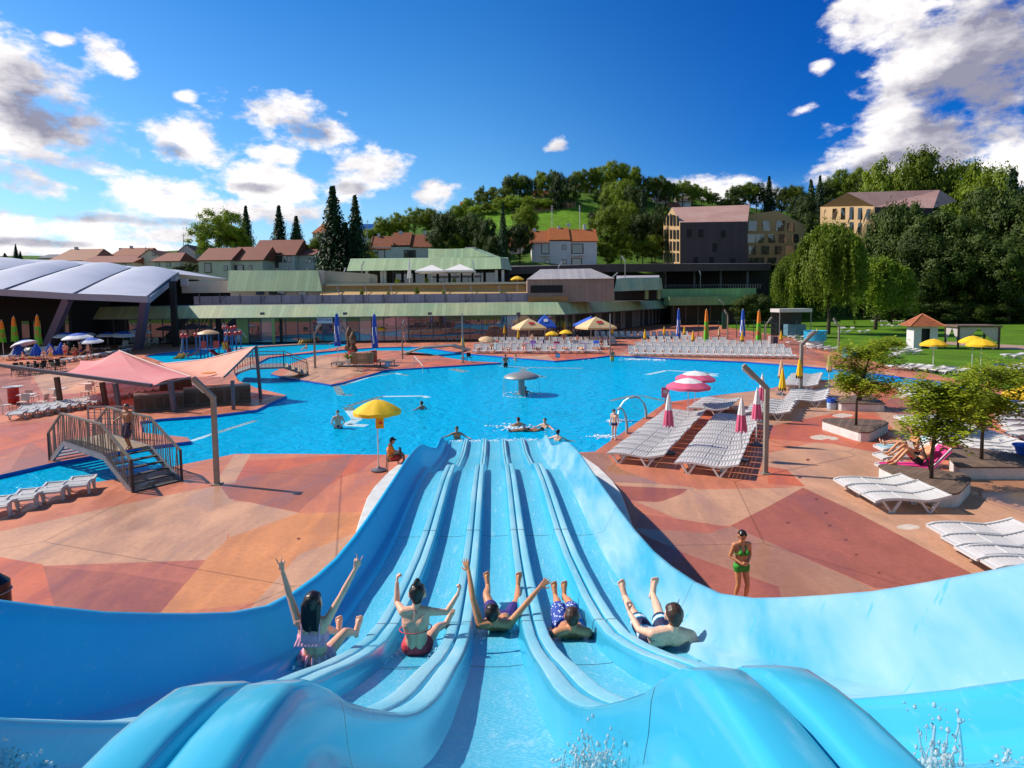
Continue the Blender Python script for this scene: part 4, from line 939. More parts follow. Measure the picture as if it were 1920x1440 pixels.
def lounger_rows():
    ang = -.46; ax = V((math.cos(ang), math.sin(ang)))
    st = V((.447, .894))*.765
    for px, py, n, lab, gr in ((1143, 845, 12, 'white slatted sun lounger in the row along the pool edge by the arched spouts', 'loungers along the pool edge'), (1268, 862, 12, 'white slatted sun lounger in the row beside the closed pink parasols', 'loungers beside the pink parasols')):
        q = P(px, py, .33).xy+ax*.97
        row(LF, q, st, n, ang, lab, gr)
    for px, py, n, a, lab, gr in ((1400, 773, 6, -.3, 'white sun lounger behind the lamp post near the pink parasols', 'loungers behind the lamp post'), (1290, 766, 5, -.46, 'white sun lounger under the open pink and white parasols', 'loungers under the open pink parasols'), (1475, 750, 6, -.25, 'white sun lounger in the slanting row left of the blue bin', 'loungers left of the blue bin'), (1470, 722, 9, -.3, 'white sun lounger in the row at the mouth of the channel', 'loungers at the mouth of the channel')):
        q = P(px, py, .33).xy+V((.97, 0)); row(LF, q, V((.36, .62)), n, a, lab, gr)
    for i, (px, py) in enumerate(((1572, 903), (1600, 916), (1627, 931))):
        q = P(px, py, .33).xy+V((1.0, -.02)); LF.put((q.x, q.y, 0), -.03, None, ['white slatted lounger beside the wooden planter, farthest of its three', 'white slatted lounger beside the wooden planter, middle of its three', 'white slatted lounger beside the wooden planter, nearest of its three with its legs showing'][i], 'loungers against the wooden planter')
    for i, (px, py) in enumerate(((1753, 992), (1781, 1014), (1808, 1034), (1850, 1055), (1888, 1078))):
        q = P(px, py, .33).xy+V((1.0, -.02)); LF.put((q.x, q.y, 0), -.03+.02*(i % 2), None, ['first', 'second', 'third', 'fourth', 'fifth'][i]+' white lounger, counted from the planter, of the group cut by the photo edge', 'loungers cut by the photo edge')
    for k in range(10):
        t = k/9; q = P(1685+t*165, 783+t*66, .33).xy+V((.97, 0)); LF.put((q.x, q.y, 0), -.05+R.uniform(-.03, .03), None, 'white sun lounger in the long row behind the two reading bathers', 'loungers behind the reading bathers')
    for k in range(7):
        t = k/6; q = P(1858+t*40, 758+t*56, .33).xy+V((.97, 0)); LF.put((q.x, q.y, 0), -.1+R.uniform(-.03, .03), None, 'white sun lounger between the channel and the farther planter', 'loungers by the closed yellow parasol')
    for k in range(6):
        t = k/5; q = P(1678+t*42, 724+t*26, .33).xy+V((.97, 0)); LF.put((q.x, q.y, 0), -.2+R.uniform(-.03, .03), None, 'white sun lounger on the red deck beside the channel bend', 'loungers at the channel bend')
    # the big grid across the pool
    for y, x0, x1, n in ((669.5, 1186, 1481, 19), (661, 1198, 1469, 18), (653.5, 1210, 1439, 16), (647, 1224, 1358, 10)):
        for k in range(n):
            p = P(x0+(x1-x0)*k/(n-1), y+ (x0+(x1-x0)*k/(n-1)-1330)*.018); LR.put((p.x, p.y, 0), PI/2-.12+R.uniform(-.04, .04), None, 'white sun lounger with raised back in the big grid across the pool', 'grid of loungers across the pool')
    for y, x0, x1, n in ((662, 893, 1120, 17), (654, 905, 1135, 18), (646.5, 905, 1150, 21)):
        for k in range(n):
            p = P(x0+(x1-x0)*k/(n-1), y); LR.put((p.x, p.y, 0), PI/2+R.uniform(-.06, .06), None, 'white sun lounger among the sunbathers under the cream parasols', 'loungers among the sunbathers')
    for k in range(15):
        p = P(1120+k*12, 634); LR.put((p.x, p.y, 0), PI/2, None, 'white sun lounger in the shaded row against the glass front', 'loungers in shade by the glass front')
    # left side
    for px0, py0, px1, py1, n, lab, gr in ((42, 782, 196, 757, 9, 'white sun lounger in the long row behind the steel footbridge', 'loungers behind the steel footbridge'), (236, 745, 318, 731, 7, 'white sun lounger in the row beside the poolside bar', 'loungers beside the poolside bar')):
        a, b = P(px0, py0).xy, P(px1, py1).xy
        for k in range(n):
            q = a+(b-a)*k/(n-1); LF.put((q.x, q.y, 0), PI/2+.35, None, lab, gr)
    for i, (px, py) in enumerate(((150, 922), (101, 934), (51, 948), (1, 963))):
        p = P(px, py); LS.put((p.x, p.y, 0), 1.89, None, ['white plastic sunbed nearest the footbridge stairs in a row of four', 'second white sunbed from the footbridge stairs', 'third white sunbed from the footbridge stairs', 'white sunbed cut by the photo edge beside the narrow channel'][i], 'sunbeds beside the narrow channel', cat='sunbed')
    for k in range(10):
        p = P(118+k*13, 681-k*2.2); LF.put((p.x, p.y, 0), PI/2+R.uniform(-.2, .2), None, 'white sun lounger in front of the open blue parasols', 'loungers in front of the blue parasols')
    for px, py in ((20, 672), (38, 669), (56, 668), (75, 667), (94, 666), (232, 653), (252, 650), (272, 648), (290, 646), (312, 644)):
        p = P(px, py); LR.put((p.x, p.y, 0), PI/2+R.uniform(-.3, .3), None, 'white sun lounger among the blue parasols under the vaulted roof', 'loungers by the vaulted roof')
    for k in range(9):
        p = P(748+k*14, 639); LF.put((p.x, p.y, 0), PI/2+R.uniform(-.1, .1), None, 'white sun lounger on the terrace in front of the restaurant glass', 'loungers before the restaurant glass')
    # lawn
    L_ = [(1498, 636, .2), (1486, 634, .6), (1505, 641, -.2), (1490, 646, .1), (1524, 654, -.2), (1538, 656, -.3), (1552, 658, -.3), (1566, 660, -.3), (1581, 618, 1.2), (1600, 618, 1.2), (1583, 625, .1), (1620, 624, .2), (1640, 604, 1.5), (1652, 604, 1.5), (1664, 604, 1.5), (1676, 604, 1.5), (1690, 604, 1.5), (1688, 660, -.1), (1700, 662, -.1), (1708, 665, -.1), (1677, 671, .8),
          (1688, 693, .1), (1706, 694, .1), (1724, 696, .1), (1790, 617, .3), (1804, 619, .3), (1900, 671, 0), (1918, 673, 0), (1890, 692, .1), (1908, 695, .1), (1925, 698, .1), (1660, 612, .2), (1680, 613, .2), (1560, 609, 0), (1890, 603, .1), (1770, 700, .1), (1790, 703, .1), (1752, 698, .1)]
    for x, y, a in L_:
        p = P(x, y); LF.put((p.x, p.y, 0), a, None, 'white sun lounger standing on the green lawn under the trees', 'loungers on the lawn')
lounger_rows()
# ---------------------------------------------------------------- parasols
def folded(mb, z0, z1, r, n=40, folds=8, tip=.03):
    rings = []; k = 9
    for i in range(k):
        t = i/(k-1); z = z0+(z1-z0)*t; rr = r*(1-t)**.8+tip*t
        if i == 0: rr *= .97
        rings.append([(rr*(1-.30*(.5+.5*math.cos(folds*2*PI*j/n))*(1-t*.6))*math.cos(2*PI*j/n), rr*(1-.30*(.5+.5*math.cos(folds*2*PI*j/n))*(1-t*.6))*math.sin(2*PI*j/n), z+(.05*math.cos(folds*2*PI*j/n) if i == 0 else 0)) for j in range(n)])
    mb.loft([r_+[r_[0]] for r_ in rings], caps=False); mb.poly(rings[-1])
def closed_proto(name, lab, c1, c2=None, hem=None, z0=.98, z1=2.05, r=.20, base='disc'):
    root = thing(name, lab, 'parasol')
    mb = MB(); mb.tube([(0, 0, .05), (0, 0, z1+.06)], .02, 8); mb.build('pole', POLE, root)
    zm = z0+(z1-z0)*(.48 if c2 else 0)
    mb = MB()
    if c2:
        folded(mb, z0, z1, r); o = mb.build('canopy', [c1, c2], root, smooth=True)
        mi = [1 if p.center.z < zm else 0 for p in o.data.polygons]; o.data.polygons.foreach_set('material_index', mi)
    else:
        folded(mb, z0, z1, r); o = mb.build('canopy', [c1, hem or c1], root, smooth=True)
        mi = [1 if p.center.z < z0+(z1-z0)*.07 and hem else 0 for p in o.data.polygons]; o.data.polygons.foreach_set('material_index', mi)
    mb = MB(); mb.lathe([(.26, 0), (.27, .05), (.10, .10), (.04, .16)], 16); mb.build('base', DSTEEL if base == 'disc' else CONC, root, smooth=True, angle=40)
    return Proto(root)
def open_proto(name, lab, c1, c2=None, r=.78, h=2.15, drop=.34, n=8, base=True):
    root = thing(name, lab, 'parasol')
    mb = MB(); mb.tube([(0, 0, .05), (0, 0, h+.04)], .02, 8); mb.build('pole', POLE, root)
    mb = MB(); rings = []; m_ = n*4
    for i in range(9):
        t = i/8; rr = r*t if i else .012; row_ = []
        for j in range(m_):
            a = 2*PI*j/m_; q = abs(((j/4) % 1)-.5)*2
            z = h-drop*(t**1.7)-.035*t*(1-q)*0+.028*t*(q-1)
            row_.append((rr*(1-.035*t*(1-q))*math.cos(a), rr*(1-.035*t*(1-q))*math.sin(a), z))
        rings.append(row_+[row_[0]])
    row_ = [(p[0]*1.0, p[1]*1.0, p[2]-.11) for p in rings[-1]]; rings.append(row_)
    mb.loft(rings[::-1]); o = mb.build('canopy', [c1, c2 or c1], root, smooth=True, angle=40)
    if c2: o.data.polygons.foreach_set('material_index', [1 if math.hypot(p.center.x, p.center.y) > r*.60 else 0 for p in o.data.polygons])
    mb = MB()
    for j in range(n):
        a = 2*PI*j/n+.01; mb.tube([(0.02*math.cos(a), .02*math.sin(a), h-.45), (r*.55*math.cos(a), r*.55*math.sin(a), h-drop*.40-.03)], .006, 5)
    mb.build('strut', POLE, root)
    if base: mb = MB(); mb.lathe([(.24, 0), (.25, .05), (.10, .10), (.04, .15)], 16); mb.build('base', DSTEEL, root, smooth=True, angle=40)
    return Proto(root)
CY = closed_proto('closed_parasol', 'closed yellow parasol', YEL, None, BLK); CT = closed_proto('closed_parasol', 'closed tan parasol', TANC, None, BLK); CP = closed_proto('closed_parasol', 'closed pink parasol', WHC, PNK, z0=1.02, z1=2.18, r=.21)
OY = open_proto('open_parasol', 'open yellow parasol', YEL); OP = open_proto('open_parasol', 'open pink parasol', WHC, PNK, r=.98, h=2.05, drop=.36)
def parasols():
    def by(top, bot, z1=2.1):   # foot of a parasol whose tip is at pixel top and base at pixel bot
        return P(*bot)
    C = [(CY, 1498, 741, 'closed yellow parasol with a black hem beside the channel, taller of two', None, 1.03), (CY, 1466, 768, 'closed yellow parasol with a black hem standing among the slanting lounger row', None, 1.0), (CT, 1464, 740, 'closed tan parasol half hidden behind a yellow one', None, 1.0), (CT, 1554, 726, 'closed tan parasol standing alone at the channel edge', None, 1.0),
         (CY, 1464, 655, 'closed yellow parasol beside the grey boxes', None, 1.0), (CY, 1391, 659, 'closed yellow parasol in front of the closed blue promotional parasol', None, 1.1), (CY, 1299, 657, 'closed yellow parasol in the back rows of the lounger grid', None, 1.05), (CY, 1283, 642, 'closed yellow parasol behind the lounger grid, beside the tall blue parasol', None, 1.05), (CT, 1348, 645, 'closed tan parasol behind the lounger grid', None, 1.0), (CY, 1531, 652, 'closed yellow parasol in front of the turquoise tank', None, 1.05),
         (CY, 1209, 653, 'closed yellow parasol at the head of the steps left of the grid', None, 1.05), (CY, 1245, 641, 'closed yellow parasol in front of the dark glass corner', None, 1.0), (CY, 972, 652, 'closed yellow parasol below the left cream promotional parasol', None, 1.1), (CY, 1148, 640, 'closed yellow parasol below the right cream promotional parasol', None, 1.0), (CY, 946, 641, 'closed yellow parasol left of the cream promotional parasols', None, 1.1),
         (CY, 868, 672, 'closed yellow parasol by the tall mast and the dark chair', None, 1.15), (CY, 818, 632, 'closed yellow parasol against the restaurant glass', None, 1.0), (CY, 527, 634, 'closed yellow parasol against the green column', None, 1.0), (CY, 1058, 636, 'closed yellow parasol behind two open yellow ones', None, 1.25), (CY, 1850, 800, 'closed yellow parasol behind the tree on the farther planter', None, 1.0)]
    for pr, x, y, lab, g, s in C:
        p = P(x, y); pr.put(p, R.uniform(0, 3), s, lab, 'closed parasols')
    for x, y, lab in ((1253, 850, 'closed pink and white parasol between the two lounger rows, nearest the pool'), (1389, 863, 'closed pink and white parasol nearest the slide, beside the second lounger row'), (1418, 835, 'closed pink and white parasol next to the lamp post'), (1428, 792, 'closed pink and white parasol farthest from the slide, behind the lamp post')):
        CP.put(P(x, y), R.uniform(0, 3), 1.0, lab, 'closed pink parasols')
    OP.put(P(1303, 772), .2, 1.0, 'open pink and white parasol, the farther of two overlapping', 'open pink parasols'); OP.put(P(1290, 793), .5, 1.0, 'open pink and white parasol, the nearer of two overlapping', 'open pink parasols')
    for x, y, lab, s in ((1035, 656, 'open yellow parasol over the sunbathers, left of the pair', 1.0), (1061, 652, 'open yellow parasol over the sunbathers, right of the pair', 1.0), (713, 641, 'small open yellow parasol beside the tall blue folded parasol', 1.0), (1749, 697, 'open yellow parasol on the lawn in front of the white kiosk', 1.15), (1822, 692, 'open yellow parasol before the curtained pavilion, left of two', 1.2), (1838, 702, 'open yellow parasol before the curtained pavilion, right of two', 1.2), (1922, 828, 'open yellow parasol cut by the photo edge', 1.0)):
        OY.put(P(x, y), R.uniform(0, 3), s, lab, 'open yellow parasols')
    for x, y, ty in ((912, 655, 633),):
        OT = open_proto('open_parasol', '', TANC, r=1.0, h=1.55); OT.put(P(x, y), .3, 1.0, 'low open tan parasol tilted over the sunbathers', 'open parasols', rot=(.25, .1, 0))
    # tall promotional parasols, folded
    def promo(x, y, top, bot, mats, lab, grp, r=.36):
        b = P(x, y); k = b.y/FPX; z1 = (y-top)*k; z0 = (y-bot)*k
        root = thing('promotional_parasol', lab, 'parasol', b, 0, grp)
        mb = MB(); mb.tube([(0, 0, 0), (0, 0, z1+.1)], .035, 8); mb.build('pole', POLE, root)
        mb = MB(); folded(mb, z0, z1-.05, r, 40, 4, .12); o = mb.build('canopy', mats, root, smooth=True)
        rr = random.Random(x); sel = []
        for p in o.data.polygons:
            t = (p.center.z-z0)/(z1-z0); a = math.atan2(p.center.y, p.center.x)
            if len(mats) == 3: sel.append(0 if t > .60 else (2 if .30 < t < .5 and rr.random() < .35 else 1))
            else: sel.append(1 if .12 < t < .62 and abs(math.sin(a*2+t*3)) < .45 else 0)
        o.data.polygons.foreach_set('material_index', sel)
        mb = MB(); mb.box((0, 0, .06), (.7, .7, .12)); mb.build('base', CONC, root)
    WB = cloth('promo_white', (.72, .72, .76), var=.3); RD = cloth('promo_red', (.55, .03, .04))
    for x, y, t, b, lab in ((704, 679, 588, 652, 'tall folded blue promotional parasol beside the stage, right one'), (634, 684, 587, 648, 'tall folded blue promotional parasol beside the stage, left one'), (1392, 650, 580, 630, 'tall folded blue promotional parasol behind a closed yellow one'), (1272, 641, 579, 632, 'tall folded blue and white promotional parasol by the dark glass corner')):
        promo(x, y, t, b, [BLU, WB], lab, 'folded blue promotional parasols', .34)
    for x, y, t, b, lab in ((1324, 648, 580, 640, 'tall folded orange and green parasol behind the lounger grid, left one'), (1422, 652, 582, 643, 'tall folded orange and green parasol behind the lounger grid, right one'), (74, 668, 591, 646, 'tall folded orange and green parasol nearest the slanted column'), (30, 668, 594, 640, 'tall folded orange and green parasol in the dark under the roof'), (7, 668, 601, 642, 'tall folded orange and green parasol at the photo edge')):
        promo(x, y, t, b, [ORG, GRN, RD], lab, 'folded orange and green parasols', .36)
    # square cream promotional parasols
    CRM = cloth('cream', (.66, .46, .24)); 
    def pyramid(x, y, x0, x1, ytop, yb, mats, lab, grp, rz=.3):
        b = P(x, y); k = b.y/FPX; w = (x1-x0)*k/2*.80; zt = (y-ytop)*k; zb = (y-yb)*k
        root = thing('market_parasol', lab, 'parasol', b, rz, grp)
        mb = MB(); mb.tube([(0, 0, 0), (0, 0, zt+.1)], .04, 8); mb.build('pole', POLE, root)
        mb = MB(); rings = []
        for t in (0.02, .3, .6, .85, 1):
            q = w*t; zz = zt-(zt-zb-.2)*t**1.15
            rings.append([(-q, -q, zz), (0, -q*.97, zz-.03*t), (q, -q, zz), (q*.97, 0, zz-.03*t), (q, q, zz), (0, q*.97, zz-.03*t), (-q, q, zz), (-q*.97, 0, zz-.03*t), (-q, -q, zz)])
        rings.append([(p[0], p[1], p[2]-.22) for p in rings[-1]])
        mb.loft(rings[::-1]); o = mb.build('canopy', mats, root)
        mb = MB()
        mb.add([(-w*.22, -w*.68, zt-(zt-zb-.2)*.60), (w*.22, -w*.68, zt-(zt-zb-.2)*.60), (w*.20, -w*.46, zt-(zt-zb-.2)*.36), (-w*.20, -w*.46, zt-(zt-zb-.2)*.36)], [(0, 1, 2, 3)]); mb.build('emblem_patch', RD if len(mats) < 2 else mats[1], root)
        mb = MB(); mb.box((0, 0, .06), (.8, .8, .12)); mb.build('base', CONC, root)
    pyramid(992, 649, 962, 1027, 597, 617, [CRM], 'cream square promotional parasol over the sunbathers, left one', 'cream promotional parasols'); pyramid(1117, 646, 1080, 1153, 594, 616, [CRM], 'cream square promotional parasol over the sunbathers, right one', 'cream promotional parasols')
    pyramid(1022, 640, 1000, 1047, 590, 614, [BLU, WB], 'blue square promotional parasol behind the left cream one', 'blue promotional parasols', .1); pyramid(1108, 640, 1080, 1140, 593, 611, [BLU, WB], 'blue and white square parasol mostly hidden behind the right cream one', 'blue promotional parasols', .5)
    # open blue parasols in front of the hall
    OB = open_proto('open_parasol', '', BLU, WB, r=1.5, h=2.6, drop=.55)
    CB = closed_proto('closed_parasol', '', BLU, None, None, z0=.5, z1=2.0, r=.75)
    labs = ['tilted toward the photo edge', 'with a white rim, behind the others', 'largest, above the crowd', 'with a pale rim beside the crowd', 'drooping low over the loungers', 'in the middle of the row', 'next to last toward the playground', 'last toward the playground, below the diagonal column']
    for i, (x, y, t, s) in enumerate(((55, 672, .5, .8), (128, 661, 0, .95), (150, 668, .1, 1.0), (160, 655, .1, .9), (174, 668, .15, .8), (203, 655, 0, .85), (232, 655, .2, .9), (262, 648, .15, .95))):
        OB.put(P(x, y), i, s, 'open blue and white parasol '+labs[i], 'open blue parasols', rot=(0, -t*.6, i*.4))
    for x, y, l in ((36, 672, 'at the photo edge'), (69, 674, 'below the orange and green one'), (95, 673, 'nearest the slanted column'), (116, 671, 'beside the largest open one')):
        CB.put(P(x, y), x, .85, 'half closed dark blue parasol '+l, 'half closed blue parasols')
    # lifeguard parasol with its flag
    OL = open_proto('open_parasol', '', YEL, r=.78, h=2.40, drop=.36); b = P(710, 883); o = OL.put(b, .2, 1.0, 'open yellow parasol with a hanging flag beside the lifeguard', 'open yellow parasols')
    mb = MB(); g = []
    for j in range(5):
        g.append([(.27*(i/4)-.06, -.05+.02*math.sin(i*2+j), 1.80-.36*j/4) for i in range(5)])
    mb.loft(g); FL = mat('flag_yellow', (.85, .40, .01), rough=.8, var=.1, trans=.3); fo = mb.build('flag', FL, o, smooth=True)
    mb = MB(); mb.add([(.03, -.075, 1.60), (.17, -.075, 1.60), (.15, -.075, 1.655), (.10, -.075, 1.685), (.05, -.075, 1.655)], [(0, 1, 2, 3, 4)]); mb.build('emblem_patch', RD, o)
parasols()
# ---------------------------------------------------------------- lamp posts
def lamp(x, y, bend, tip, w=.11, lab='', aw=.16):
    b = P(x, y); k = b.y/FPX; zb = (y-bend[1])*k
    root = thing('lamp_post', lab, 'lamp post', b, 0, 'lamp posts with bent arms')
    mb = MB(); mb.beam((0, 0, 0), (0, 0, zb), w, w, V((0, 1, 0))); mb.box((0, 0, .015), (w*2.2, w*2.2, .03)); mb.build('post', LAMPC, root)
    t = V(((tip[0]-bend[0])*k, .05, zb+(bend[1]-tip[1])*k))
    mb = MB(); mb.beam((0, 0, zb-.03), t, w*1.05, w*.95, V((0, 1, 0))); mb.build('arm', LAMPC, root)
    d = (t-V((0, 0, zb))).normalized(); n = d.cross(V((0, 1, 0)))
    mb = MB(); mb.beam(t-d*.55+n*(w*.62), t-d*.05+n*(w*.62), w*.8, .03, V((0, 1, 0))); mb.build('lamp_head', mat('lamp_glass', (.75, .75, .72), rough=.2, var=0), root)
def lamps():
    lamp(407, 908, (397, 739), (359, 704), .13, 'tall bent-arm lamp post standing in front of the pink awnings')
    lamp(1435, 888, (1437, 722), (1393, 680), .13, 'tall bent-arm lamp post beside the closed pink parasols')
    lamp(591, 690, (588, 625), (600, 608), .14, 'bent-arm lamp post on the island left of the stage')
    lamp(755, 673, (755, 614), (761, 598), .13, 'bent-arm lamp post on the island near the stepped footbridge')
    lamp(1364, 640, (1364, 592), (1358, 580), .13, 'bent-arm lamp post between the orange and blue folded parasols')
    lamp(1435, 648, (1435, 609), (1447, 595), .13, 'bent-arm lamp post at the end of the lounger grid')
    lamp(1501, 740, (1504, 644), (1530, 621), .16, 'stout bent-arm lamp post behind the closed yellow parasol by the channel')
    lamp(1572, 662, (1573, 612), (1563, 596), .13, 'bent-arm lamp post at the lawn edge below the willow')
    lamp(328, 645, (327, 607), (330, 596), .14, 'bent-arm lamp post against the dark hall column')
    for i, (x, tx, ty) in enumerate(((259, 243, 602), (266, 252, 604), (271, 276, 601), (277, 286, 603))):
        lamp(x, 652, (x, 616), (tx, ty), .10, 'slim lamp post in the bundle of four, its arm pointing '+['far left', 'slightly left', 'straight up', 'right'][i])
    for x, y, t, lab in ((868, 680, 587, 'tall grey mast beside the dark plastic chair'), (1144, 660, 588, 'tall grey mast at the steps beside the sunbathers')):
        b = P(x, y); k = b.y/FPX; mb = MB(); mb.tube([(0, 0, 0), (0, 0, (y-t)*k)], [.09, .05], 8); mb.box((0, 0, .02), (.4, .4, .04)); o = mb.build('mast', STEEL); o.location = b; tag(o, lab, 'mast', 'masts')
lamps()
# ---------------------------------------------------------------- in and round the pool
def pool_things():
    b = P(978, 740, -.14); root = thing('mushroom_fountain', 'grey steel mushroom fountain standing in the middle of the pool', 'fountain', (b.x, b.y, -.14))
    mb = MB(); mb.lathe([(.26, -1), (.26, .1), (.20, .3), (.20, 1.0)], 20); mb.build('column', STEEL, root, smooth=True, angle=40)
    mb = MB(); mb.lathe([(.10, .94), (1.0, 1.02), (1.10, 1.08), (1.07, 1.14), (.8, 1.28), (.4, 1.37), (.02, 1.40)], 32); mb.build('cap', STEEL, root, smooth=True, angle=50)
    mb = MB()
    for j in range(40):
        a = 2*PI*j/40
        if R.random() < .5: mb.tube([(1.09*math.cos(a), 1.09*math.sin(a), 1.06), (1.12*math.cos(a), 1.12*math.sin(a), .5), (1.13*math.cos(a), 1.13*math.sin(a), .0)], [.006, .01, .014], 4)
    mb.build('water_curtain', MATS['droplet'], root)
    mb = MB(); rr = random.Random(5)
    for i in range(90):
        a = rr.uniform(0, 2*PI); q = 1.13+rr.gauss(0, .05); mb.ico((b.x+q*math.cos(a), b.y+q*math.sin(a), -.13), rr.uniform(.02, .06), (1, 1, .4))
    tag(mb.build('foam_ring', MATS['foam'], smooth=True), 'white foam ring on the water round the mushroom fountain', 'foam', kind='stuff')
    for bx, by, nx, ny, lab, sp in ((1175, 812, 1160, 764, 'arched steel water spout nearest the standing boy', False), (1211, 783, 1184, 743, 'arched steel water spout with a jet, farther from the slide', True)):
        b = P(bx, by); k = b.y/FPX; root = thing('water_spout', lab, 'water spout', b, 0, 'arched water spouts')
        H = (by-ny)*k+.02; dx = (nx-bx)*k*1.25
        pts = [(0, 0, 0), (.0, 0, H*.35), (dx*.12, 0, H*.68), (dx*.38, 0, H*.93), (dx*.68, 0, H*1.0), (dx*.95, 0, H*.93)]
        mb = MB(); mb.loft([[(p[0]-.03*(i < 3), -.16, p[2]-(.03 if i > 2 else 0)), (p[0]-.03*(i < 3), .16, p[2]-(.03 if i > 2 else 0)), (p[0]+.03*(i < 3), .16, p[2]+(.03 if i > 2 else 0)), (p[0]+.03*(i < 3), -.16, p[2]+(.03 if i > 2 else 0))] for i, p in enumerate(pts)], closed=True, caps=True)
        mb.build('arch', STEEL, root)
        if sp:
            mb = MB(); e = pts[-1]
            for q in range(6): mb.tube([(e[0]-.02, -.1+.04*q, e[2]), (e[0]-.25, -.1+.04*q, e[2]-.15), (e[0]-.45, -.1+.04*q, e[2]-.45), (e[0]-.6, -.1+.04*q, -.13)], [.012, .012, .016, .02], 5)
            mb.build('water_jet', MATS['foam'], root)
        mb = MB(); rr = random.Random(bx)
        for i in range(110): mb.ico((b.x+pts[-1][0]-.5+rr.gauss(0, .3), b.y+rr.gauss(0, .2), -.13), rr.uniform(.015, .05), (1.3, 1, .3))
        tag(mb.build('splash_foam', MATS['foam'], smooth=True), 'white foam on the water under the arched spouts', 'foam', 'foam under the arched spouts', 'stuff')
    for px, py in ((962, 800), (1075, 672.5), (1090, 672.6), (1185, 673.5), (1205, 674), (1235, 674.5)):
        mb = MB(); rr = random.Random(px); c = P(px, py, -.13)
        for i in range(110): mb.ico((c.x+rr.gauss(0, .42), c.y+rr.gauss(0, .4), -.13), rr.uniform(.015, .07), (1.5, 1, .3))
        tag(mb.build('churned_foam', MATS['foam'], smooth=True), 'patch of churned white foam on the pool water', 'foam', 'patches of churned foam', 'stuff')
    # small blue notice posts, rails, ladders
    NB = mat('notice_blue', (.02, .30, .62), rough=.4, var=.15); SG = mat('notice_pink', (.55, .12, .22), rough=.5)
    for x, y, h, m_, lab in ((727, 692, .62, NB, 'small blue notice board at the island corner'), (1046, 675, .62, NB, 'small blue notice board at the deck corner before the sunbathers'), (1247, 756, .9, SG, 'small pink notice board at the pool edge by the arched spout')):
        b = P(x, y); root = thing('notice_board', lab, 'notice', b)
        mb = MB(); mb.box((0, 0, h*.2), (.06, .06, h*.4)); mb.build('post', STEEL, root); mb = MB(); mb.box((0, -.04, h*.66), (.42, .03, h*.62)); mb.build('panel', m_, root)
        mb = MB(); mb.box((0, -.058, h*.70), (.24, .004, h*.22)); mb.box((0, -.058, h*.50), (.28, .004, .03)); mb.build('symbol', WHITE, root)
    def rail(pts, lab, r=.03, m_=POLE):
        q = [V(p) for p in pts]; o0 = q[0].copy(); o0.z = 0
        mb = MB(); mb.tube([p-o0 for p in q], r, 8); o = mb.build('handrail', m_); o.location = o0; tag(o, lab, 'handrail', 'pool handrails')
    for x0, y0, x1, y1, h, lab in ((777, 688, 793, 703, .95, 'white handrail leading into the pool from the island, near the stage'), (1184, 664, 1165, 681, .9, 'grey handrail leading into the pool beside the lounger grid'), (618, 656, 630, 651, .8, 'grey handrail leading into the shallow children pool')):
        a, c = P(x0, y0), P(x1, y1, -.3); rail([a, a+V((0, 0, h)), c+V((0, 0, .75)), c], lab)
    # bins and boxes
    def bin_(x, y, r, h, mts, lab):
        root = thing('waste_bin', lab, 'bin', P(x, y))
        mb = MB(); mb.lathe([(r*.9, 0), (r, h*.6)], 20); mb.build('body', mts[1], root, smooth=True, angle=40); mb = MB(); mb.lathe([(r*1.01, h*.6), (r*1.04, h), (r*.9, h), (r*.88, h*.7)], 20, cap=False); mb.build('rim', mts[0], root, smooth=True, angle=40)
    bin_(1558, 767, .2, .55, (BLU, mat('bin_print', (.45, .55, .68), var=.5, vs=9)), 'round waste bin with a blue rim at the end of the wooden planter')
    for x, y, w, h, d, m_, lab, nm in ((1596, 669, 1.3, .75, .9, NB, 'blue box bin on the deck behind the young tree', 'deck_box'), (1446, 645, .55, 1.0, .5, mat('box_grey', (.42, .36, .34)), 'pale grey cabinet beside the closed yellow parasol', 'cabinet'), (1453, 645, .5, .9, .45, mat('box_dark', (.05, .05, .09)), 'dark cabinet standing next to the pale grey one', 'cabinet')):
        b = P(x, y); root = thing(nm, lab, 'box', b, .2); mb = MB(); mb.box((0, 0, h*.46), (w, d, h*.92)); mb.build('body', m_, root); mb = MB(); mb.box((0, 0, h*.96), (w*1.05, d*1.05, h*.08)); mb.build('lid', m_, root)
    b = P(1920, 866); 
    b = P(1931, 852, .4); root = thing('blue_tub', 'blue plastic tub on the farther wooden planter', 'tub', b); mb = MB(); mb.lathe([(.34, 0), (.42, .26), (.46, .28), (.40, .24), (.33, .05)], 20, cap=True); mb.build('body', BLU, root, smooth=True, angle=40); mb = MB(); mb.tube([(.46*math.cos(a*PI/8), .46*math.sin(a*PI/8), .28) for a in range(17)], .02, 6); mb.build('rim', BLU, root)
pool_things()
# ---------------------------------------------------------------- wooden planters
def planter(pts, lab, slats, h=.38):
    c = [P(x, y, h).xy for x, y in pts]; ctr = sum(c, V((0, 0)))/len(c)
    root = thing('tree_planter', lab, 'planter', (ctr.x, ctr.y, 0), 0, 'white planters with wooden tops')
    # rounded outline
    out = []
    n = len(c)
    for i in range(n):
        a, b, d = c[i-1], c[i], c[(i+1) % n]
        for t in (0, .5, 1):
            q0 = b+(a-b)*min(.22, .25/max((a-b).length, .1)); q1 = b+(d-b)*min(.22, .25/max((d-b).length, .1))
            out.append(q0*(1-t)**2+b*2*t*(1-t)+q1*t*t)
    loc = [(p.x-ctr.x, p.y-ctr.y) for p in out]
    mb = MB(); mb.prism(loc, 0, h-.03); mb.build('plinth', CONC, root)
    mb = MB(); mb.prism([(x*1.02, y*1.02) for x, y in loc], h-.03+.002, h+.02); o = mb.build('timber_top', board_mat(slats), root)
    return ctr
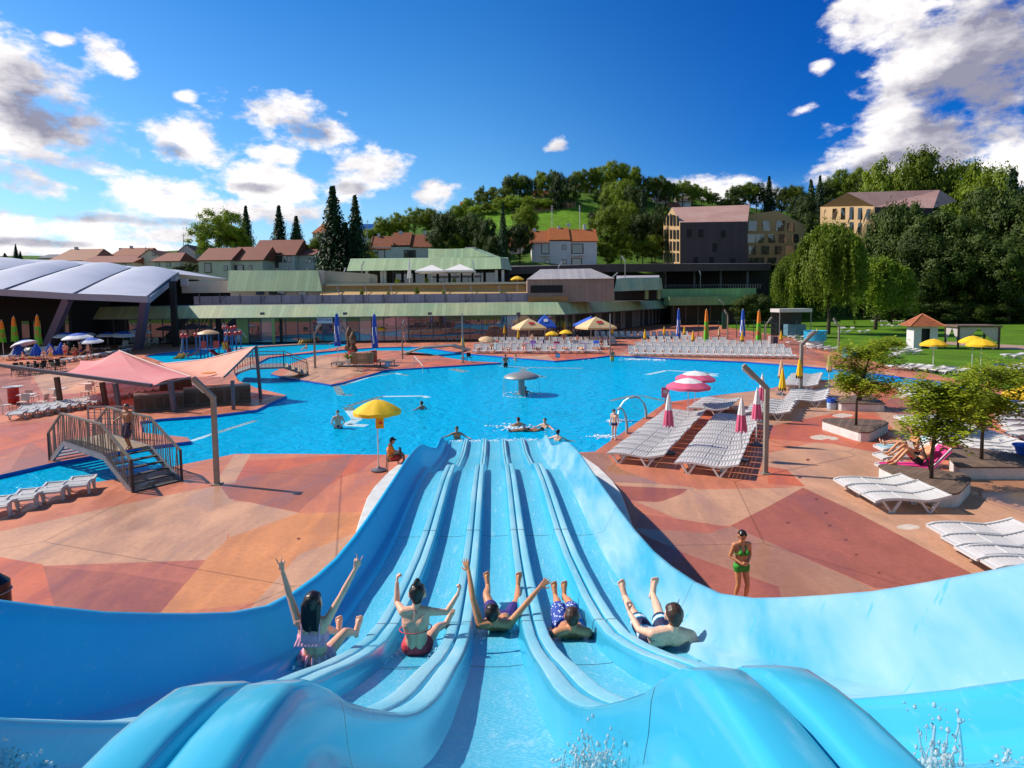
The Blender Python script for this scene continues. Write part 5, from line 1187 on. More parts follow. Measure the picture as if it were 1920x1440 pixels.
def board_mat(ang):
    nm = 'boards_%d' % int(ang*100)
    if nm in MATS: return MATS[nm]
    m_ = mat(nm, (.15, .095, .068), rough=.7, var=.3, vs=2.5, fine=.2, bs=30); nt = m_.node_tree; N = nt.nodes; L = nt.links; b = N['Principled BSDF']; src = b.inputs['Base Color'].links[0].from_socket
    g = N.new('ShaderNodeNewGeometry'); r = N.new('ShaderNodeVectorRotate'); r.rotation_type = 'Z_AXIS'; r.inputs['Angle'].default_value = ang; L.new(g.outputs['Position'], r.inputs['Vector'])
    s = N.new('ShaderNodeSeparateXYZ'); L.new(r.outputs[0], s.inputs[0]); f = N.new('ShaderNodeMath'); f.operation = 'MULTIPLY'; f.inputs[1].default_value = 6.6; L.new(s.outputs[0], f.inputs[0])
    fr = N.new('ShaderNodeMath'); fr.operation = 'FRACT'; L.new(f.outputs[0], fr.inputs[0]); lt = N.new('ShaderNodeMapRange'); lt.inputs['From Min'].default_value = .02; lt.inputs['From Max'].default_value = .09; lt.inputs['To Min'].default_value = .2; lt.inputs['To Max'].default_value = 1; L.new(fr.outputs[0], lt.inputs['Value'])
    fl = N.new('ShaderNodeMath'); fl.operation = 'FLOOR'; L.new(f.outputs[0], fl.inputs[0]); wn = N.new('ShaderNodeTexWhiteNoise'); wn.noise_dimensions = '1D'; L.new(fl.outputs[0], wn.inputs['W']); mr = N.new('ShaderNodeMapRange'); mr.inputs['To Min'].default_value = .8; mr.inputs['To Max'].default_value = 1.2; L.new(wn.outputs['Value'], mr.inputs['Value'])
    mu = N.new('ShaderNodeMath'); mu.operation = 'MULTIPLY'; L.new(lt.outputs[0], mu.inputs[0]); L.new(mr.outputs[0], mu.inputs[1])
    sc = N.new('ShaderNodeVectorMath'); sc.operation = 'SCALE'; L.new(src, sc.inputs[0]); L.new(mu.outputs[0], sc.inputs['Scale']); L.new(sc.outputs[0], b.inputs['Base Color'])
    return m_
planter([(1539, 788), (1560, 784), (1655, 788), (1667, 793), (1630, 811), (1610, 810)], 'white planter with dark boards carrying the young tree in the middle of the deck', .6)
planter([(1565, 752), (1576, 756), (1661, 758), (1630, 739), (1610, 739)], 'white planter with boards behind the young tree, next to the blue-rimmed bin', 1.9)
planter([(1645, 874), (1663, 870), (1806, 888), (1822, 899), (1796, 926), (1752, 925)], 'white planter with dark boards next to three white loungers, nearest the slide', .9)
planter([(1781, 840), (1824, 840), (1945, 858), (1945, 876), (1796, 876), (1779, 858)], 'long white planter with boards beyond the reading bathers', .15)
# ---------------------------------------------------------------- footbridges
RAILC = mat('rail_paint', (.19, .155, .125), rough=.5, var=.2, vs=5, metal=.2); STEPB = mat('step_dark', (.035, .030, .035), rough=.6, var=.3)
def big_bridge():
    A = V((-16.9, 21.5, 0)); ax = V((.816, -.578, 0)).normalized(); w = V((.588, .809, 0)).normalized()*1.36
    root = thing('footbridge', 'steel footbridge with slanting balusters and stairs over the narrow channel', 'footbridge', A)
    q = lambda s, t, z: ax*s+w*t+V((0, 0, z))
    prof = [(0, .02), (1.4, .88), (4.75, .86), (6.75, .02)]
    def zz(s):
        for (a, za), (b, zb) in zip(prof[:-1], prof[1:]):
            if a <= s <= b: return za+(zb-za)*(s-a)/(b-a)
        return 0
    SG = mat('stringer_grey', (.20, .20, .23), rough=.5, var=.2, vs=3)
    for t in (0, 1):
        mb = MB()
        for (a, za), (b, zb) in zip(prof[:-1], prof[1:]): mb.beam(q(a, t, za-.08), q(b, t, zb-.08), .07, .20)
        mb.build('stringer', SG, root)
    mb = MB(); s = 1.42
    while s < 4.7: mb.beam(q(s+.05, .04, .86+.02), q(s+.05, .96, .86+.02), .10, .035); s += .116
    mb.build('deck', mat('deck_planks', (.30, .21, .14), rough=.8, var=.3, vs=6, fine=.15), root)
    for i in range(6):
        s_ = 4.9+i*.36; mb = MB(); mb.beam(q(s_, .03, zz(s_)-.02), q(s_, .97, zz(s_)-.02), .20, .04); mb.build('step', STEPB, root)
    mb = MB()
    for i in range(5): mb.beam(q(.12+i*.27, .03, zz(.12+i*.27)+.02), q(.12+i*.27, .97, zz(.12+i*.27)+.02), .24, .04)
    mb.build('ramp', SG, root)
    rr = random.Random(4)
    for t in (-.02, 1.02):
        r_ = thing('railing', None, None); bpy.data.objects[r_.name].parent = root; KIDS.setdefault(root.name, []).append(r_)
        mb = MB(); top = [(0, 1.0), (1.4, 1.86), (4.75, 1.84), (6.75, .98)]
        for (a, za), (b, zb) in zip(top[:-1], top[1:]): mb.beam(q(a, t, za), q(b, t, zb), .07, .06)
        mb.build('top_rail', RAILC, r_)
        for s_ in (0, 6.75): mb = MB(); mb.beam(q(s_, t, 0), q(s_, t, 1.0), .06, .06, V((0, 1, 0))); mb.build('post', STEPB, r_)
        s_ = .12; k = 0
        mb = MB()
        while s_ < 6.65:
            e = s_+rr.uniform(-.16, .16); e = min(max(e, .05), 6.7); mb.beam(q(s_, t, zz(s_)-.02), q(e, t, zz(e)+.98), .022, .014); s_ += rr.uniform(.07, .14); k += 1
        mb.build('balusters', RAILC, r_)
    # wire net behind the bridge
    a, b = P(168, 822), P(252, 822); root = thing('net_panel', 'steel frame with a square net standing in the water behind the footbridge', 'net panel', a)
    d = b-a; mb = MB()
    for i in range(8): mb.beam(d*(i/7)+V((0, 0, -.3)), d*(i/7)+V((0, 0, 1.35)), .03 if i not in (0, 7) else .07, .03)
    for i in range(6): mb.beam(V((0, 0, .1+i*.25)), d+V((0, 0, .1+i*.25)), .03, .03 if i < 5 else .07)
    mb.build('net', STEEL, root)
big_bridge()
def small_bridge(name, pts_near, wpx, lab, rails, steps):
    """pts_near: (px, py, z) along the near edge; the width vector goes to pixel wpx from the first point"""
    q = [P(x, y, z) for x, y, z in pts_near]; o = V((q[0].x, q[0].y, 0)); wv = P(wpx[0], wpx[1], pts_near[0][2])-q[0]
    root = thing('footbridge', lab, 'footbridge', o)
    q = [p-o for p in q]
    BR = mat('bridge_grey', (.17, .15, .15), rough=.6, var=.25, vs=3)
    mb = MB()
    for a, b in zip(q[:-1], q[1:]): mb.loft([[a+V((0, 0, -.12)), a, a+wv, a+wv+V((0, 0, -.12))], [b+V((0, 0, -.12)), b, b+wv, b+wv+V((0, 0, -.12))]], closed=True, caps=True)
    mb.build('deck', BR, root)
    for (i, j, n) in steps:
        for k in range(n):
            p = q[i]+(q[j]-q[i])*((k+.5)/n); mb = MB(); mb.beam(p+V((0, 0, .05)), p+wv+V((0, 0, .05)), .22, .05); mb.build('step', TANP, root)
    if rails:
        for f in (0, 1):
            mb = MB(); h = V((0, 0, .95)); mb.tube([p+wv*f+h for p in q], .035, 6)
            for a, b in zip(q[:-1], q[1:]):
                n = max(3, int((b-a).length/.25))
                for k in range(n+1): p = a+(b-a)*(k/n)+wv*f; mb.tube([p, p+h], .012 if k not in (0, n) else .03, 5)
            mb.build('railing', RAILC, root)
TANP = mat('step_tan', (.40, .30, .20), rough=.7, var=.2)
small_bridge('a', [(440, 700, .5), (470, 690, .95), (532, 688, .95), (578, 704, 0)], (446, 692), 'grey footbridge with a railing between the playground deck and the island', True, [(2, 3, 4)])
small_bridge('b', [(752, 665, 0), (792, 652, .85), (846, 648, .85), (880, 658, 0)], (762, 661), 'low footbridge with stepped ramp across the lazy river by the dark chair', False, [(0, 1, 5)])
# ---------------------------------------------------------------- pool bar with fabric awnings
def pool_bar():
    fab = mat('awning_pink', (.86, .25, .27), rough=.75, var=.14, vs=.5, trans=.25, col2=(.88, .36, .34)); fab2 = mat('awning_salmon', (.86, .38, .27), rough=.75, var=.12, vs=.6, trans=.25)
    T = mat('awning_hem', (.75, .62, .58), rough=.7, var=.05)
    # first awning: a peak above four corners
    root = thing('fabric_awning', 'pink tensioned fabric awning rising to a peak over the poolside bar', 'awning', (-23, 34, 0), 0)
    pk = PD(223, 657, 38); cs = [PD(122, 700, 33.4), PD(290, 722, 31), PD(357, 706, 33), PD(330, 690, 45), PD(150, 676, 44)]
    mb = MB(); n = 10
    for i in range(len(cs)):
        a, b = cs[i], cs[(i+1) % len(cs)]; rings = []
        for u in range(n+1):
            t = u/n; row_ = []
            for v in range(n+1):
                s_ = v/n; e = a.lerp(b, s_); c_ = e.lerp((a+b)/2, 0)
                ed = e+((cs[0]+cs[2])/2-e)*(.10*math.sin(PI*s_)); ed.z = e.z+.05*math.sin(PI*s_)
                p = pk.lerp(ed, t); p.z -= .30*math.sin(PI*t)**1.2*(1 if t < .999 else 0); row_.append(p)
            rings.append(row_)
        mb.loft(rings)
    mb.build('canopy', fab, root, smooth=True, world=True)
    mb = MB(); mb.tube([pk, pk.lerp(cs[2], .5)-V((0, 0, .05)), cs[2]], .035, 6); mb.build('hem_cord', T, root, world=True)
    # long steel beam
    a, b = PD(-60, 677, 35), PD(284, 723, 30.9); mb = MB(); mb.beam(a, b, .16, .18); mb.build('edge_beam', DSTEEL, root, world=True)
    mb = MB(); mb.beam(cs[1]-V((0, 0, .04)), cs[2]-V((0, 0, .04)), .07, .08); mb.build('edge_beam', DSTEEL, root, world=True)
    for x, y, ty, m_ in ((115, 766, 706, WOODD), (199, 763, 716, WOODD), (224, 771, 718, DSTEEL), (327, 772, 712, DSTEEL)):
        p = P(x, y); mb = MB(); mb.beam(p, V((p.x-.15, p.y, (y-ty)*p.y/FPX)), .20, .20, V((0, 1, 0))); mb.build('post', m_, root, world=True)
    root = thing('fabric_awning', 'salmon fabric awning swooping up to the tall dark post beside the bar', 'awning', (-17, 34, 0), 0)
    TL, TR, BR, BL = PD(300, 682, 43), PD(480, 649, 35.8), PD(420, 707, 33), PD(352, 707, 33.4); rings = []
    for u in range(13):
        t = u/12; row_ = []
        for v in range(13):
            s_ = v/12; p = TL.lerp(TR, s_).lerp(BL.lerp(BR, s_), t); p.z -= .35*math.sin(PI*t)*math.sin(PI*s_)+.25*math.sin(PI*s_)*(1-t); row_.append(p)
        rings.append(row_)
    mb = MB(); mb.loft(rings); mb.build('canopy', fab2, root, smooth=True, world=True)
    mb = MB(); mb.tube([TR, BR], .06, 6); mb.build('edge_beam', DSTEEL, root, world=True)
    mb = MB(); mb.tube([TL, TL.lerp(TR, .5)-V((0, 0, .25)), TR], .03, 6); mb.build('hem_cord', T, root, world=True)
    c = BL.lerp(BR, .35)+V((0, .9, .12)); mb = MB(); mb.lathe([(.42, 0), (.40, .03), (.1, .05)], 14, c); mb.build('patch', ORG, root, world=True)
    for x, y, ty in ((489, 747, 650), (438, 768, 702)):
        p = P(x, y); t = TR if ty == 650 else BR; mb = MB(); mb.beam(p, t if ty == 650 else V((p.x, p.y, t.z)), .15, .15, V((0, 1, 0))); mb.build('post', DSTEEL, root, world=True)
    # counters
    CB_ = mat('counter_wood', (.11, .075, .06), rough=.6, var=.35, vs=3, fine=.15); CT_ = mat('counter_top', (.20, .16, .14), rough=.4, var=.2)
    for (x0, y0, x1, y1, h, lab) in ((252, 772, 345, 764, .85, 'dark wooden bar counter below the pink awning, by the shaded water'), (345, 762, 470, 752, .95, 'dark wooden bar counter below the salmon awning'), (300, 742, 360, 737, .9, 'dark wooden back counter between the two awnings')):
        a, b = P(x0, y0), P(x1, y1); d = (b-a); root = thing('bar_counter', lab, 'bar counter', a)
        up = V((0, 0, h/2)); mb = MB(); mb.beam(up, d+up, .6, h); mb.build('body', CB_, root)
        mb = MB(); mb.beam(V((0, 0, h+.035)), d+V((0, 0, h+.035)), .8, .07); mb.build('top', CT_, root)
        for k in range(5):
            mb = MB(); e = d.normalized(); n_ = V((e.y, -e.x, 0)); p = d*((k+.5)/5)+n_*.31+V((0, 0, h*.5)); mb.beam(p-e*d.length*.075, p+e*d.length*.075, .02, h*.62); mb.build('front_panel', WOODD, root)
    for i, (x, y) in enumerate(((372, 744), (392, 743), (418, 741), (300, 756))):
        p = P(x, y); root = thing('drink_crate', 'orange plastic crate on the bar, '+['left of a pair', 'right of a pair', 'beside the dark post', 'by the shaded water'][i], 'crate', (p.x, p.y, .0), .2*i, 'crates at the bar')
        mb = MB(); mb.box((0, 0, .5), (.5, .4, .30)); mb.build('crate_body', ORG, root); mb = MB(); mb.box((0, 0, .17), (.55, .45, .34)); mb.build('shelf', CT_, root)
pool_bar()
# ---------------------------------------------------------------- tables and chairs
def chair_proto(nm, lab, mt, leg, arms=False):
    root = thing(nm, lab, 'chair')
    mb = MB(); mb.box((0, 0, .45), (.42, .42, .03)); mb.build('seat', mt, root)
    mb = MB(); mb.loft([[(-.21, .20, .50), (.21, .20, .50), (.21, .225, .50), (-.21, .225, .50)], [(-.20, .27, .86), (.20, .27, .86), (.20, .295, .86), (-.20, .295, .86)]], closed=True, caps=True); mb.build('backrest', mt, root)
    for sx in (-1, 1):
        for sy in (-1, 1): mb = MB(); mb.tube([(sx*.19, sy*.19, .44), (sx*.22, sy*.23, 0)], .014, 6); mb.build('leg', leg, root)
    if arms:
        for sx in (-1, 1): mb = MB(); mb.tube([(sx*.22, -.18, .45), (sx*.24, -.18, .66), (sx*.24, .2, .68)], .02, 6); mb.build('armrest', mt, root)
    return Proto(root)
def table_proto(nm, lab, mt, leg, w=.75):
    root = thing(nm, lab, 'table'); mb = MB(); mb.box((0, 0, .735), (w, w, .03)); mb.build('top', mt, root)
    mb = MB(); mb.tube([(0, 0, .02), (0, 0, .72)], .03, 8); mb.build('column', leg, root); mb = MB(); mb.box((0, 0, .012), (.42, .42, .024)); mb.build('base', leg, root)
    return Proto(root)
BEI = mat('chair_beige', (.60, .47, .40), rough=.5, var=.1)
CW = chair_proto('cafe_chair', '', BEI, STEEL); TW = table_proto('cafe_table', '', WHITE, STEEL); CD = chair_proto('plastic_chair', '', BLK, BLK, True); TD = table_proto('dark_table', '', WOODD, BLK, .85)
for x, y, a, l in ((44, 769, .2, 'in front of the nearest white table'), (79, 768, -1.4, 'right of the nearest white table'), (104, 761, .1, 'in front of the middle white table'), (163, 748, .1, 'in front of the farthest white table'), (211, 741, -.4, 'by the dark awning post'), (12, 775, 2.6, 'cut by the photo edge'), (62, 758, 3.2, 'behind the nearest white table'), (178, 738, 3.0, 'behind the farthest white table')):
    CW.put(P(x, y), a, 1, 'beige cafe chair with thin metal legs '+l, 'cafe chairs')
for x, y, l in ((53, 764, 'nearest the photo edge'), (110, 752, 'in the middle of three'), (167, 741, 'farthest, by the awning post')): TW.put(P(x, y), .2, 1, 'white square cafe table '+l, 'cafe tables')
for i in range(9):
    p = P(28+i*11.0, 706-i*1.2); CD.put(p, R.uniform(-.6, 3.5), 1, 'black plastic armchair in the dark seating block under the roof edge', 'black plastic armchairs')
for i in range(7):
    p = P(34+i*13.0, 698-i*1.2); CD.put(p, R.uniform(2.6, 3.6), 1, 'black plastic armchair in the dark seating block under the roof edge', 'black plastic armchairs')
for i in range(4): TD.put(P(38+i*22, 702-i*2), .1, 1, 'dark cafe table among the black armchairs', 'dark cafe tables')
CD.put(P(880, 679), .3, 1, 'dark plastic armchair on the island tip beside the mast', None)
for i in range(14):
    p = P(790+i*7, 637.5); CW.put(p, R.uniform(-.3, .3)+PI, 1, 'folded-together cafe chair in the long row before the restaurant glass', 'chairs before the restaurant glass')
CW.put(P(-3, 1112), 0, .1)  if False else None
def barrel(x, y, lab, z=0.0, h=.95, r=.27):
    b = P(x, y, z); root = thing('red_barrel', lab, 'barrel', b); RB = mat('barrel_red', (.50, .03, .025), rough=.4, var=.15)
    mb = MB(); mb.lathe([(r*.9, 0), (r, h*.05), (r, h*.32), (r*1.04, h*.34), (r*1.0, h*.36), (r, h*.64), (r*1.04, h*.66), (r, h*.68), (r, h*.96), (r*.95, h)], 20); mb.build('drum', RB, root, smooth=True, angle=40)
    return root
o = barrel(26, 757, 'red barrel with a round white top used as a bar table'); mb = MB(); mb.lathe([(.46, .96), (.48, .98), (.48, 1.01), (.02, 1.02)], 24); mb.build('top', WHITE, o, smooth=True, angle=40)
# dark round thing at the left photo edge behind the slide wall
b = P(-4, 1120, .6); root = thing('cable_drum', 'dark round drum at the photo edge behind the blue slide wall', 'drum', (b.x-.10, b.y, 0)); mb = MB(); mb.lathe([(.16, .05), (.26, .40), (.26, .85), (.12, 1.0)], 24); mb.build('shell', mat('drum_black', (.012, .012, .014), rough=.25, var=.1), root, smooth=True, angle=40); mb = MB(); mb.tube([(.27*math.cos(a*PI/12), .27*math.sin(a*PI/12), .70) for a in range(25)], .012, 6); mb.build('rim', STEEL, root)
# ---------------------------------------------------------------- island stage
def stage():
    b = P(676, 688); k = b.y/FPX; root = thing('wooden_stage', 'low wooden stage on legs on the island', 'stage', b)
    for (x0, x1, y0, y1, h) in ((-4.2*.62, -1.5*.62, 0, 1.6, .40), (-1.5*.62, 2.2*.62, -.3, 1.9, .52), (2.2*.62, 4.4*.62, 0, 1.6, .46)):
        mb = MB(); mb.box(((x0+x1)/2, (y0+y1)/2, h-.04), (x1-x0-.01, y1-y0, .08)); mb.build('platform', DECKW, root)
        for sx in (x0+.06, x1-.06):
            for sy in (y0+.06, y1-.06): mb = MB(); mb.beam((sx, sy, 0), (sx, sy, h-.08), .07, .07, V((0, 1, 0))); mb.build('leg', STEEL, root)
    top = .52
    barrel(660, 680, 'red barrel on the stage, left of the bamboo counter', top, 1.0, .28); barrel(701, 679, 'red barrel on the stage, right of the bamboo counter', top, 1.0, .28)
    BA = mat('bamboo', (.33, .20, .10), rough=.6, var=.35, vs=14, fine=.2)
    c = P(680, 682, top); root = thing('bamboo_counter', 'bamboo bar counter standing on the stage', 'bar counter', c)
    mb = MB()
    for i in range(22): a = PI*(.1+.8*i/21); mb.tube([(-.95*math.cos(a), -.45*math.sin(a), 0), (-.95*math.cos(a), -.45*math.sin(a), .92)], .05, 6)
    mb.build('bamboo_front', BA, root); mb = MB(); mb.loft([[(-1.05*math.cos(PI*i/14)*f, -.55*math.sin(PI*i/14)*f, .94) for i in range(15)] for f in (1, .5)]); mb.build('counter_top', DECKW, root)
    WK = mat('carved_wood', (.13, .065, .035), rough=.75, var=.4, vs=8, bump=.4, bs=12)
    for x, y, s, lab in ((656, 676, 1.0, 'carved wooden totem figure at the left of the stage'), (663, 677, .86, 'carved wooden totem figure with a pale front on the stage')):
        c = P(x, y, top); root = thing('carved_totem', lab, 'totem', c); mb = MB(); h = 3.0*s
        mb.lathe([(.22, 0), (.24, .5*s), (.17, .7*s), (.25, 1.0*s), (.27, 1.4*s), (.18, 1.6*s), (.28, 1.9*s), (.33, 2.3*s), (.26, 2.6*s), (.10, h)], 14); mb.build('trunk_post', WK, root, smooth=True)
        mb = MB(); mb.box((-.09, -.27, 2.1*s), (.10, .08, .12)); mb.box((.09, -.27, 2.1*s), (.10, .08, .12)); mb.box((0, -.28, 1.92*s), (.26, .06, .08)); mb.build('face', TANP, root)
        for q in (-1, 1): mb = MB(); mb.tube([(q*.2, 0, 1.45*s), (q*.36, -.1, 1.1*s), (q*.2, -.22, .9*s)], [.09, .08, .06], 7); mb.build('arm', WK, root)
    LEAF = mat('leaf_fresh', (.09, .20, .025), rough=.6, var=.4, vs=3, trans=.3)
    for x, y, lab in ((653, 683, 'potted palm at the left end of the stage'), (694, 681, 'potted palm between the bamboo counter and the right barrel')):
        c = P(x, y, top); root = thing('potted_palm', lab, 'potted plant', c); mb = MB(); mb.lathe([(.18, 0), (.24, .4), (.26, .44), (.2, .42)], 14); mb.build('pot', CONC, root, smooth=True, angle=40)
        mb = MB(); rr = random.Random(x)
        for i in range(26):
            a = rr.uniform(0, 2*PI); e = rr.uniform(.35, 1.15); L_ = rr.uniform(.7, 1.25); d = V((math.cos(a)*math.cos(e), math.sin(a)*math.cos(e), math.sin(e))); s_ = V((-math.sin(a), math.cos(a), 0))*.05; p0 = V((0, 0, .42)); pts = [p0+d*L_*t+V((0, 0, -.35*t*t)) for t in (0, .4, .75, 1)]
            mb.loft([[p-s_*w, p+s_*w] for p, w in zip(pts, (.5, 1.2, 1, .1))])
        mb.build('fronds', LEAF, root)
stage()
# ---------------------------------------------------------------- water playground
def playground():
    b = P(392, 668); k = b.y/FPX
    BL = mat('play_blue', (.03, .14, .36), rough=.4, var=.1); RD = mat('play_red', (.60, .05, .04), rough=.35, var=.1); YL = mat('play_yellow', (.72, .42, .04), rough=.4, var=.1); TN = mat('play_tan', (.62, .38, .18), rough=.5, var=.15)
    root = thing('water_playground', 'water playground with blue posts, red balls, slides and a round tan roof', 'playground', (b.x, b.y, -.2))
    X = lambda px: (px-392)*k
    Z = lambda py: (668-py)*k+.2
    def post(px, dy, top, ball=None):
        mb = MB(); mb.tube([(X(px), dy, -.6), (X(px), dy, Z(top))], .07, 8); mb.build('post', BL, root)
        if ball:
            mb = MB(); mb.lathe([(.02, -.26), (.18, -.19), (.26, 0), (.18, .19), (.02, .26)], 14, (X(px), dy, Z(top))); mb.build('ball', RD, root, smooth=True)
    for px, dy, top in ((344, 0, 629), (348.5, .3, 629), (358, 1.2, 628.5), (363, 1.4, 628), (394, 3.4, 617), (398, 3.6, 617), (408, 3.6, 618), (413, 3.8, 617), (418, 1, 627), (424, 1.2, 627), (432, 1.6, 627), (438.5, 1.8, 626)): post(px, dy, top, True)
    for px, dy in ((382, -.6), (388, 1.0), (397, -.8), (401, 1.2), (378, .6)): post(px, dy, 626)
    mb = MB(); mb.lathe([(2.0*.38*1.0*2.0*.5*1.5, 0), (.9, .22), (.3, .40), (.02, .44)], 20, (X(390), .3, Z(626))); mb.build('roof', TN, root, smooth=True, angle=50)
    mb = MB(); mb.box((X(390), .3, Z(655)), (1.7, 1.9, .10)); mb.build('platform', BL, root)
    for (x0, y0, x1, y1, m_) in ((383, 655, 364, 667, RD), (399, 655, 419, 667, RD), (428, 640, 440, 662, RD), (346, 661, 338, 671, YL), (355, 661, 348, 671, YL), (421, 661, 417, 670, YL)):
        a, c = V((X(x0), -.5, Z(y0))), V((X(x1), -1.0, Z(y1))); w = V((0, .45, 0)); up = V((0, 0, .16))
        mb = MB(); mb.loft([[p-w+up, p-w, p+w, p+w+up] for p in (a, a.lerp(c, .5)-V((0, 0, .12)), c)]); mb.build('chute', m_, root)
    for px, py, m_ in ((391, 645, RD), (414, 645, RD), (430, 648, YL)): mb = MB(); mb.box((X(px), -.9, Z(py)), (.55, .08, .75)); mb.build('panel', m_, root)
    for (x0, y0, x1, y1) in ((440, 626, 462, 634), (345, 628, 337, 660), (415, 616, 425, 626), (430, 626, 421, 640)):
        a = V((X(x0), .5, Z(y0))); e = V((X(x1), .2, Z(y1))); mid = a.lerp(e, .4); mid.z = max(a.z, e.z)+.5; mb = MB(); mb.tube([a, a.lerp(mid, .5)+V((0, 0, .15)), mid, mid.lerp(e, .6)+V((0, 0, .05)), e], [.01, .02, .03, .03, .04], 5); mb.build('water_jet', MATS['droplet'], root)
    # yellow zigzag float and a white round toy
    mb = MB()
    n = 16; a, c = P(560, 646), P(596, 640)
    pts = [a.lerp(c, i/n)+V((0, 0, .15+.35*(i % 2))) for i in range(n+1)]
    mb.tube(pts, .10, 6); tag(mb.build('zigzag_rail', YL), 'yellow zigzag barrier at the far side of the children pool', 'barrier')
    c = P(449, 643); mb = MB(); mb.lathe([(.02, 0), (.5, .2), (.75, .75), (.5, 1.25), (.02, 1.45)], 16, c); tag(mb.build('white_buoy', WHITE, smooth=True), 'round white toy buoy at the edge of the playground pool', 'buoy')
    # kerb between the two basins
    pts = [P(x, y) for x, y in ((443, 653.5), (500, 649), (560, 645.5), (596, 643.2), (640, 642))]; mb = MB()
    for a, c in zip(pts[:-1], pts[1:]): mb.beam(V((a.x, a.y, -.55)), V((c.x, c.y, -.55)), 1.2, 1.2)
    tag(mb.build('basin_divider', mat('divider_pink', (.55, .30, .24), var=.1, coord='World')), 'pale divider between the two basins of the children pool', 'divider', kind='structure')
playground()
# ---------------------------------------------------------------- kiosk and pavilion on the lawn, tank, fenced shelter
def lawn_things():
    b = P(1735, 654); k = b.y/FPX; root = thing('garden_kiosk', 'small white kiosk with a hipped red tile roof on the lawn', 'kiosk', (b.x, b.y, 0), -.28)
    w = 2.25; h = 2.5
    KW = mat('kiosk_white', (.66, .62, .66), rough=.8, var=.08); RT = tile_mat('kiosk_tiles', (.36, .10, .035), 5.5)
    mb = MB()
    mb.box((-w/2+.06, w/2, h/2), (.12, w, h)); mb.box((w/2-.06, w/2, h/2), (.12, w, h)); mb.box((0, w-.06, h/2), (w-.24, .12, h)); mb.box((-w/2+.12+.30, .06, h/2), (.60, .12, h)); mb.box((w/2-.12-.30, .06, h/2), (.60, .12, h)); mb.box((0, .06, h-.15), (w-1.44, .12, .3)); mb.build('wall', KW, root)
    mb = MB(); mb.box((0, .5, 1.1), (w-1.44, .06, 2.2)); mb.build('door', mat('door_black', (.01, .01, .012), var=0), root)
    mb = MB(); e = w/2+.55; q = [(-e, -.55, h-.05), (e, -.55, h-.05), (e, w+.55, h-.05), (-e, w+.55, h-.05)]; t = (0, w/2, h+1.25)
    for i in range(4): mb.poly([q[i], q[(i+1) % 4], t])
    mb.poly(q[::-1]); mb.build('roof', RT, root)
    for i in range(4): mb = MB(); mb.tube([V(q[i]), V(t)], .07, 6); mb.build('ridge', mat('ridge_tile', (.50, .15, .05), var=.2), root)
    # curtained pavilion
    b = P(1796, 655); root = thing('curtained_pavilion', 'flat roofed wooden pavilion with tied white curtains on the lawn', 'pavilion', (b.x, b.y, 0), -.25); w, d, h = 3.7, 3.0, 2.35
    DW = mat('pavilion_wood', (.06, .035, .03), var=.3)
    for sx in (0, w):
        for sy in (0, d): mb = MB(); mb.beam((sx, sy, 0), (sx, sy, h), .16, .16, V((0, 1, 0))); mb.build('post', DW, root)
    mb = MB(); mb.box((w/2, d/2, h+.1), (w+.4, d+.4, .2)); mb.build('roof', DECKW, root)
    CU = mat('curtain_white', (.68, .62, .62), rough=.85, var=.1, trans=.3)
    for (x0, y0, x1, y1) in ((.1, 0, w*.5, 0), (w-.1, 0, w*.5, 0), (0, .1, 0, d*.5), (0, d-.1, 0, d*.5)):
        mb = MB(); rings = []
        for i in range(7):
            t = i/6; z = h-.02-t*1.45; f = 1-.85*t**1.3; rings.append([(x0+(x1-x0)*f*j/10, y0+(y1-y0)*f*j/10+(.05*math.sin(j*2.2) if y0 == y1 else 0), z) for j in range(11)])
        mb.loft(rings); mb.build('curtain', CU, root, smooth=True)
    mb = MB(); mb.beam((w, -.1, .9), (w-.8, -.6, 0), .10, .10); mb.build('brace', DW, root)
    # turquoise tank
    b = P(1528, 652); TQ = mat('tank_blue', (.02, .36, .60), rough=.35, var=.15); root = thing('round_tank', 'round turquoise tank on a white base at the lawn edge', 'tank', b)
    mb = MB(); mb.lathe([(.9, 0), (.95, .5), (.9, .8)], 24); mb.build('base', CONC, root, smooth=True, angle=40); mb = MB(); mb.lathe([(1.15, .82), (1.2, 1.9), (1.28, 1.95), (1.15, 1.9), (1.05, 1.5)], 24); mb.build('shell', TQ, root, smooth=True, angle=40)
    # shelter with white roof inside a fence
    b = P(1468, 634); root = thing('service_shelter', 'open dark shelter with a white flat roof behind the wire fence', 'shelter', b)
    mb = MB(); mb.box((1.6, 1.2, 3.9), (4.6, 3, .5)); mb.build('roof', WHITE, root); mb = MB(); mb.box((1.6, 2.6, 1.9), (4.4, .1, 3.4)); mb.build('back_wall', mat('shelter_dark', (.03, .035, .035), var=.2), root)
    mb = MB(); mb.box((2.2, 1.2, 1.1), (2.6, 1.4, 1.6)); mb.build('machine', mat('machine_blue', (.10, .22, .30), var=.3), root)
    for x in (-.6, 3.8): mb = MB(); mb.tube([(x, -.2, 0), (x, -.2, 3.7)], .06, 6); mb.build('post', STEEL, root)
    GP = mat('fence_green', (.01, .05, .03), rough=.5, var=.1)
    root = thing('wire_fence', 'dark green wire fence with thin posts along the edge of the deck', 'fence', P(1300, 640))
    pts = [P(x, y) for x, y in ((1309, 635), (1347, 636), (1381, 634), (1413, 634), (1433, 637), (1455, 645), (1494, 637))]
    for p in pts: mb = MB(); mb.tube([p, p+V((0, 0, 2.6))], .05, 6); mb.build('post', GP, root, world=True)
    mb = MB()
    for a, c in zip(pts[:-1], pts[1:]):
        for z in (.6, 1.2, 1.8, 2.5): mb.tube([a+V((0, 0, z)), c+V((0, 0, z))], .012, 4)
    mb.build('wires', GP, root, world=True)
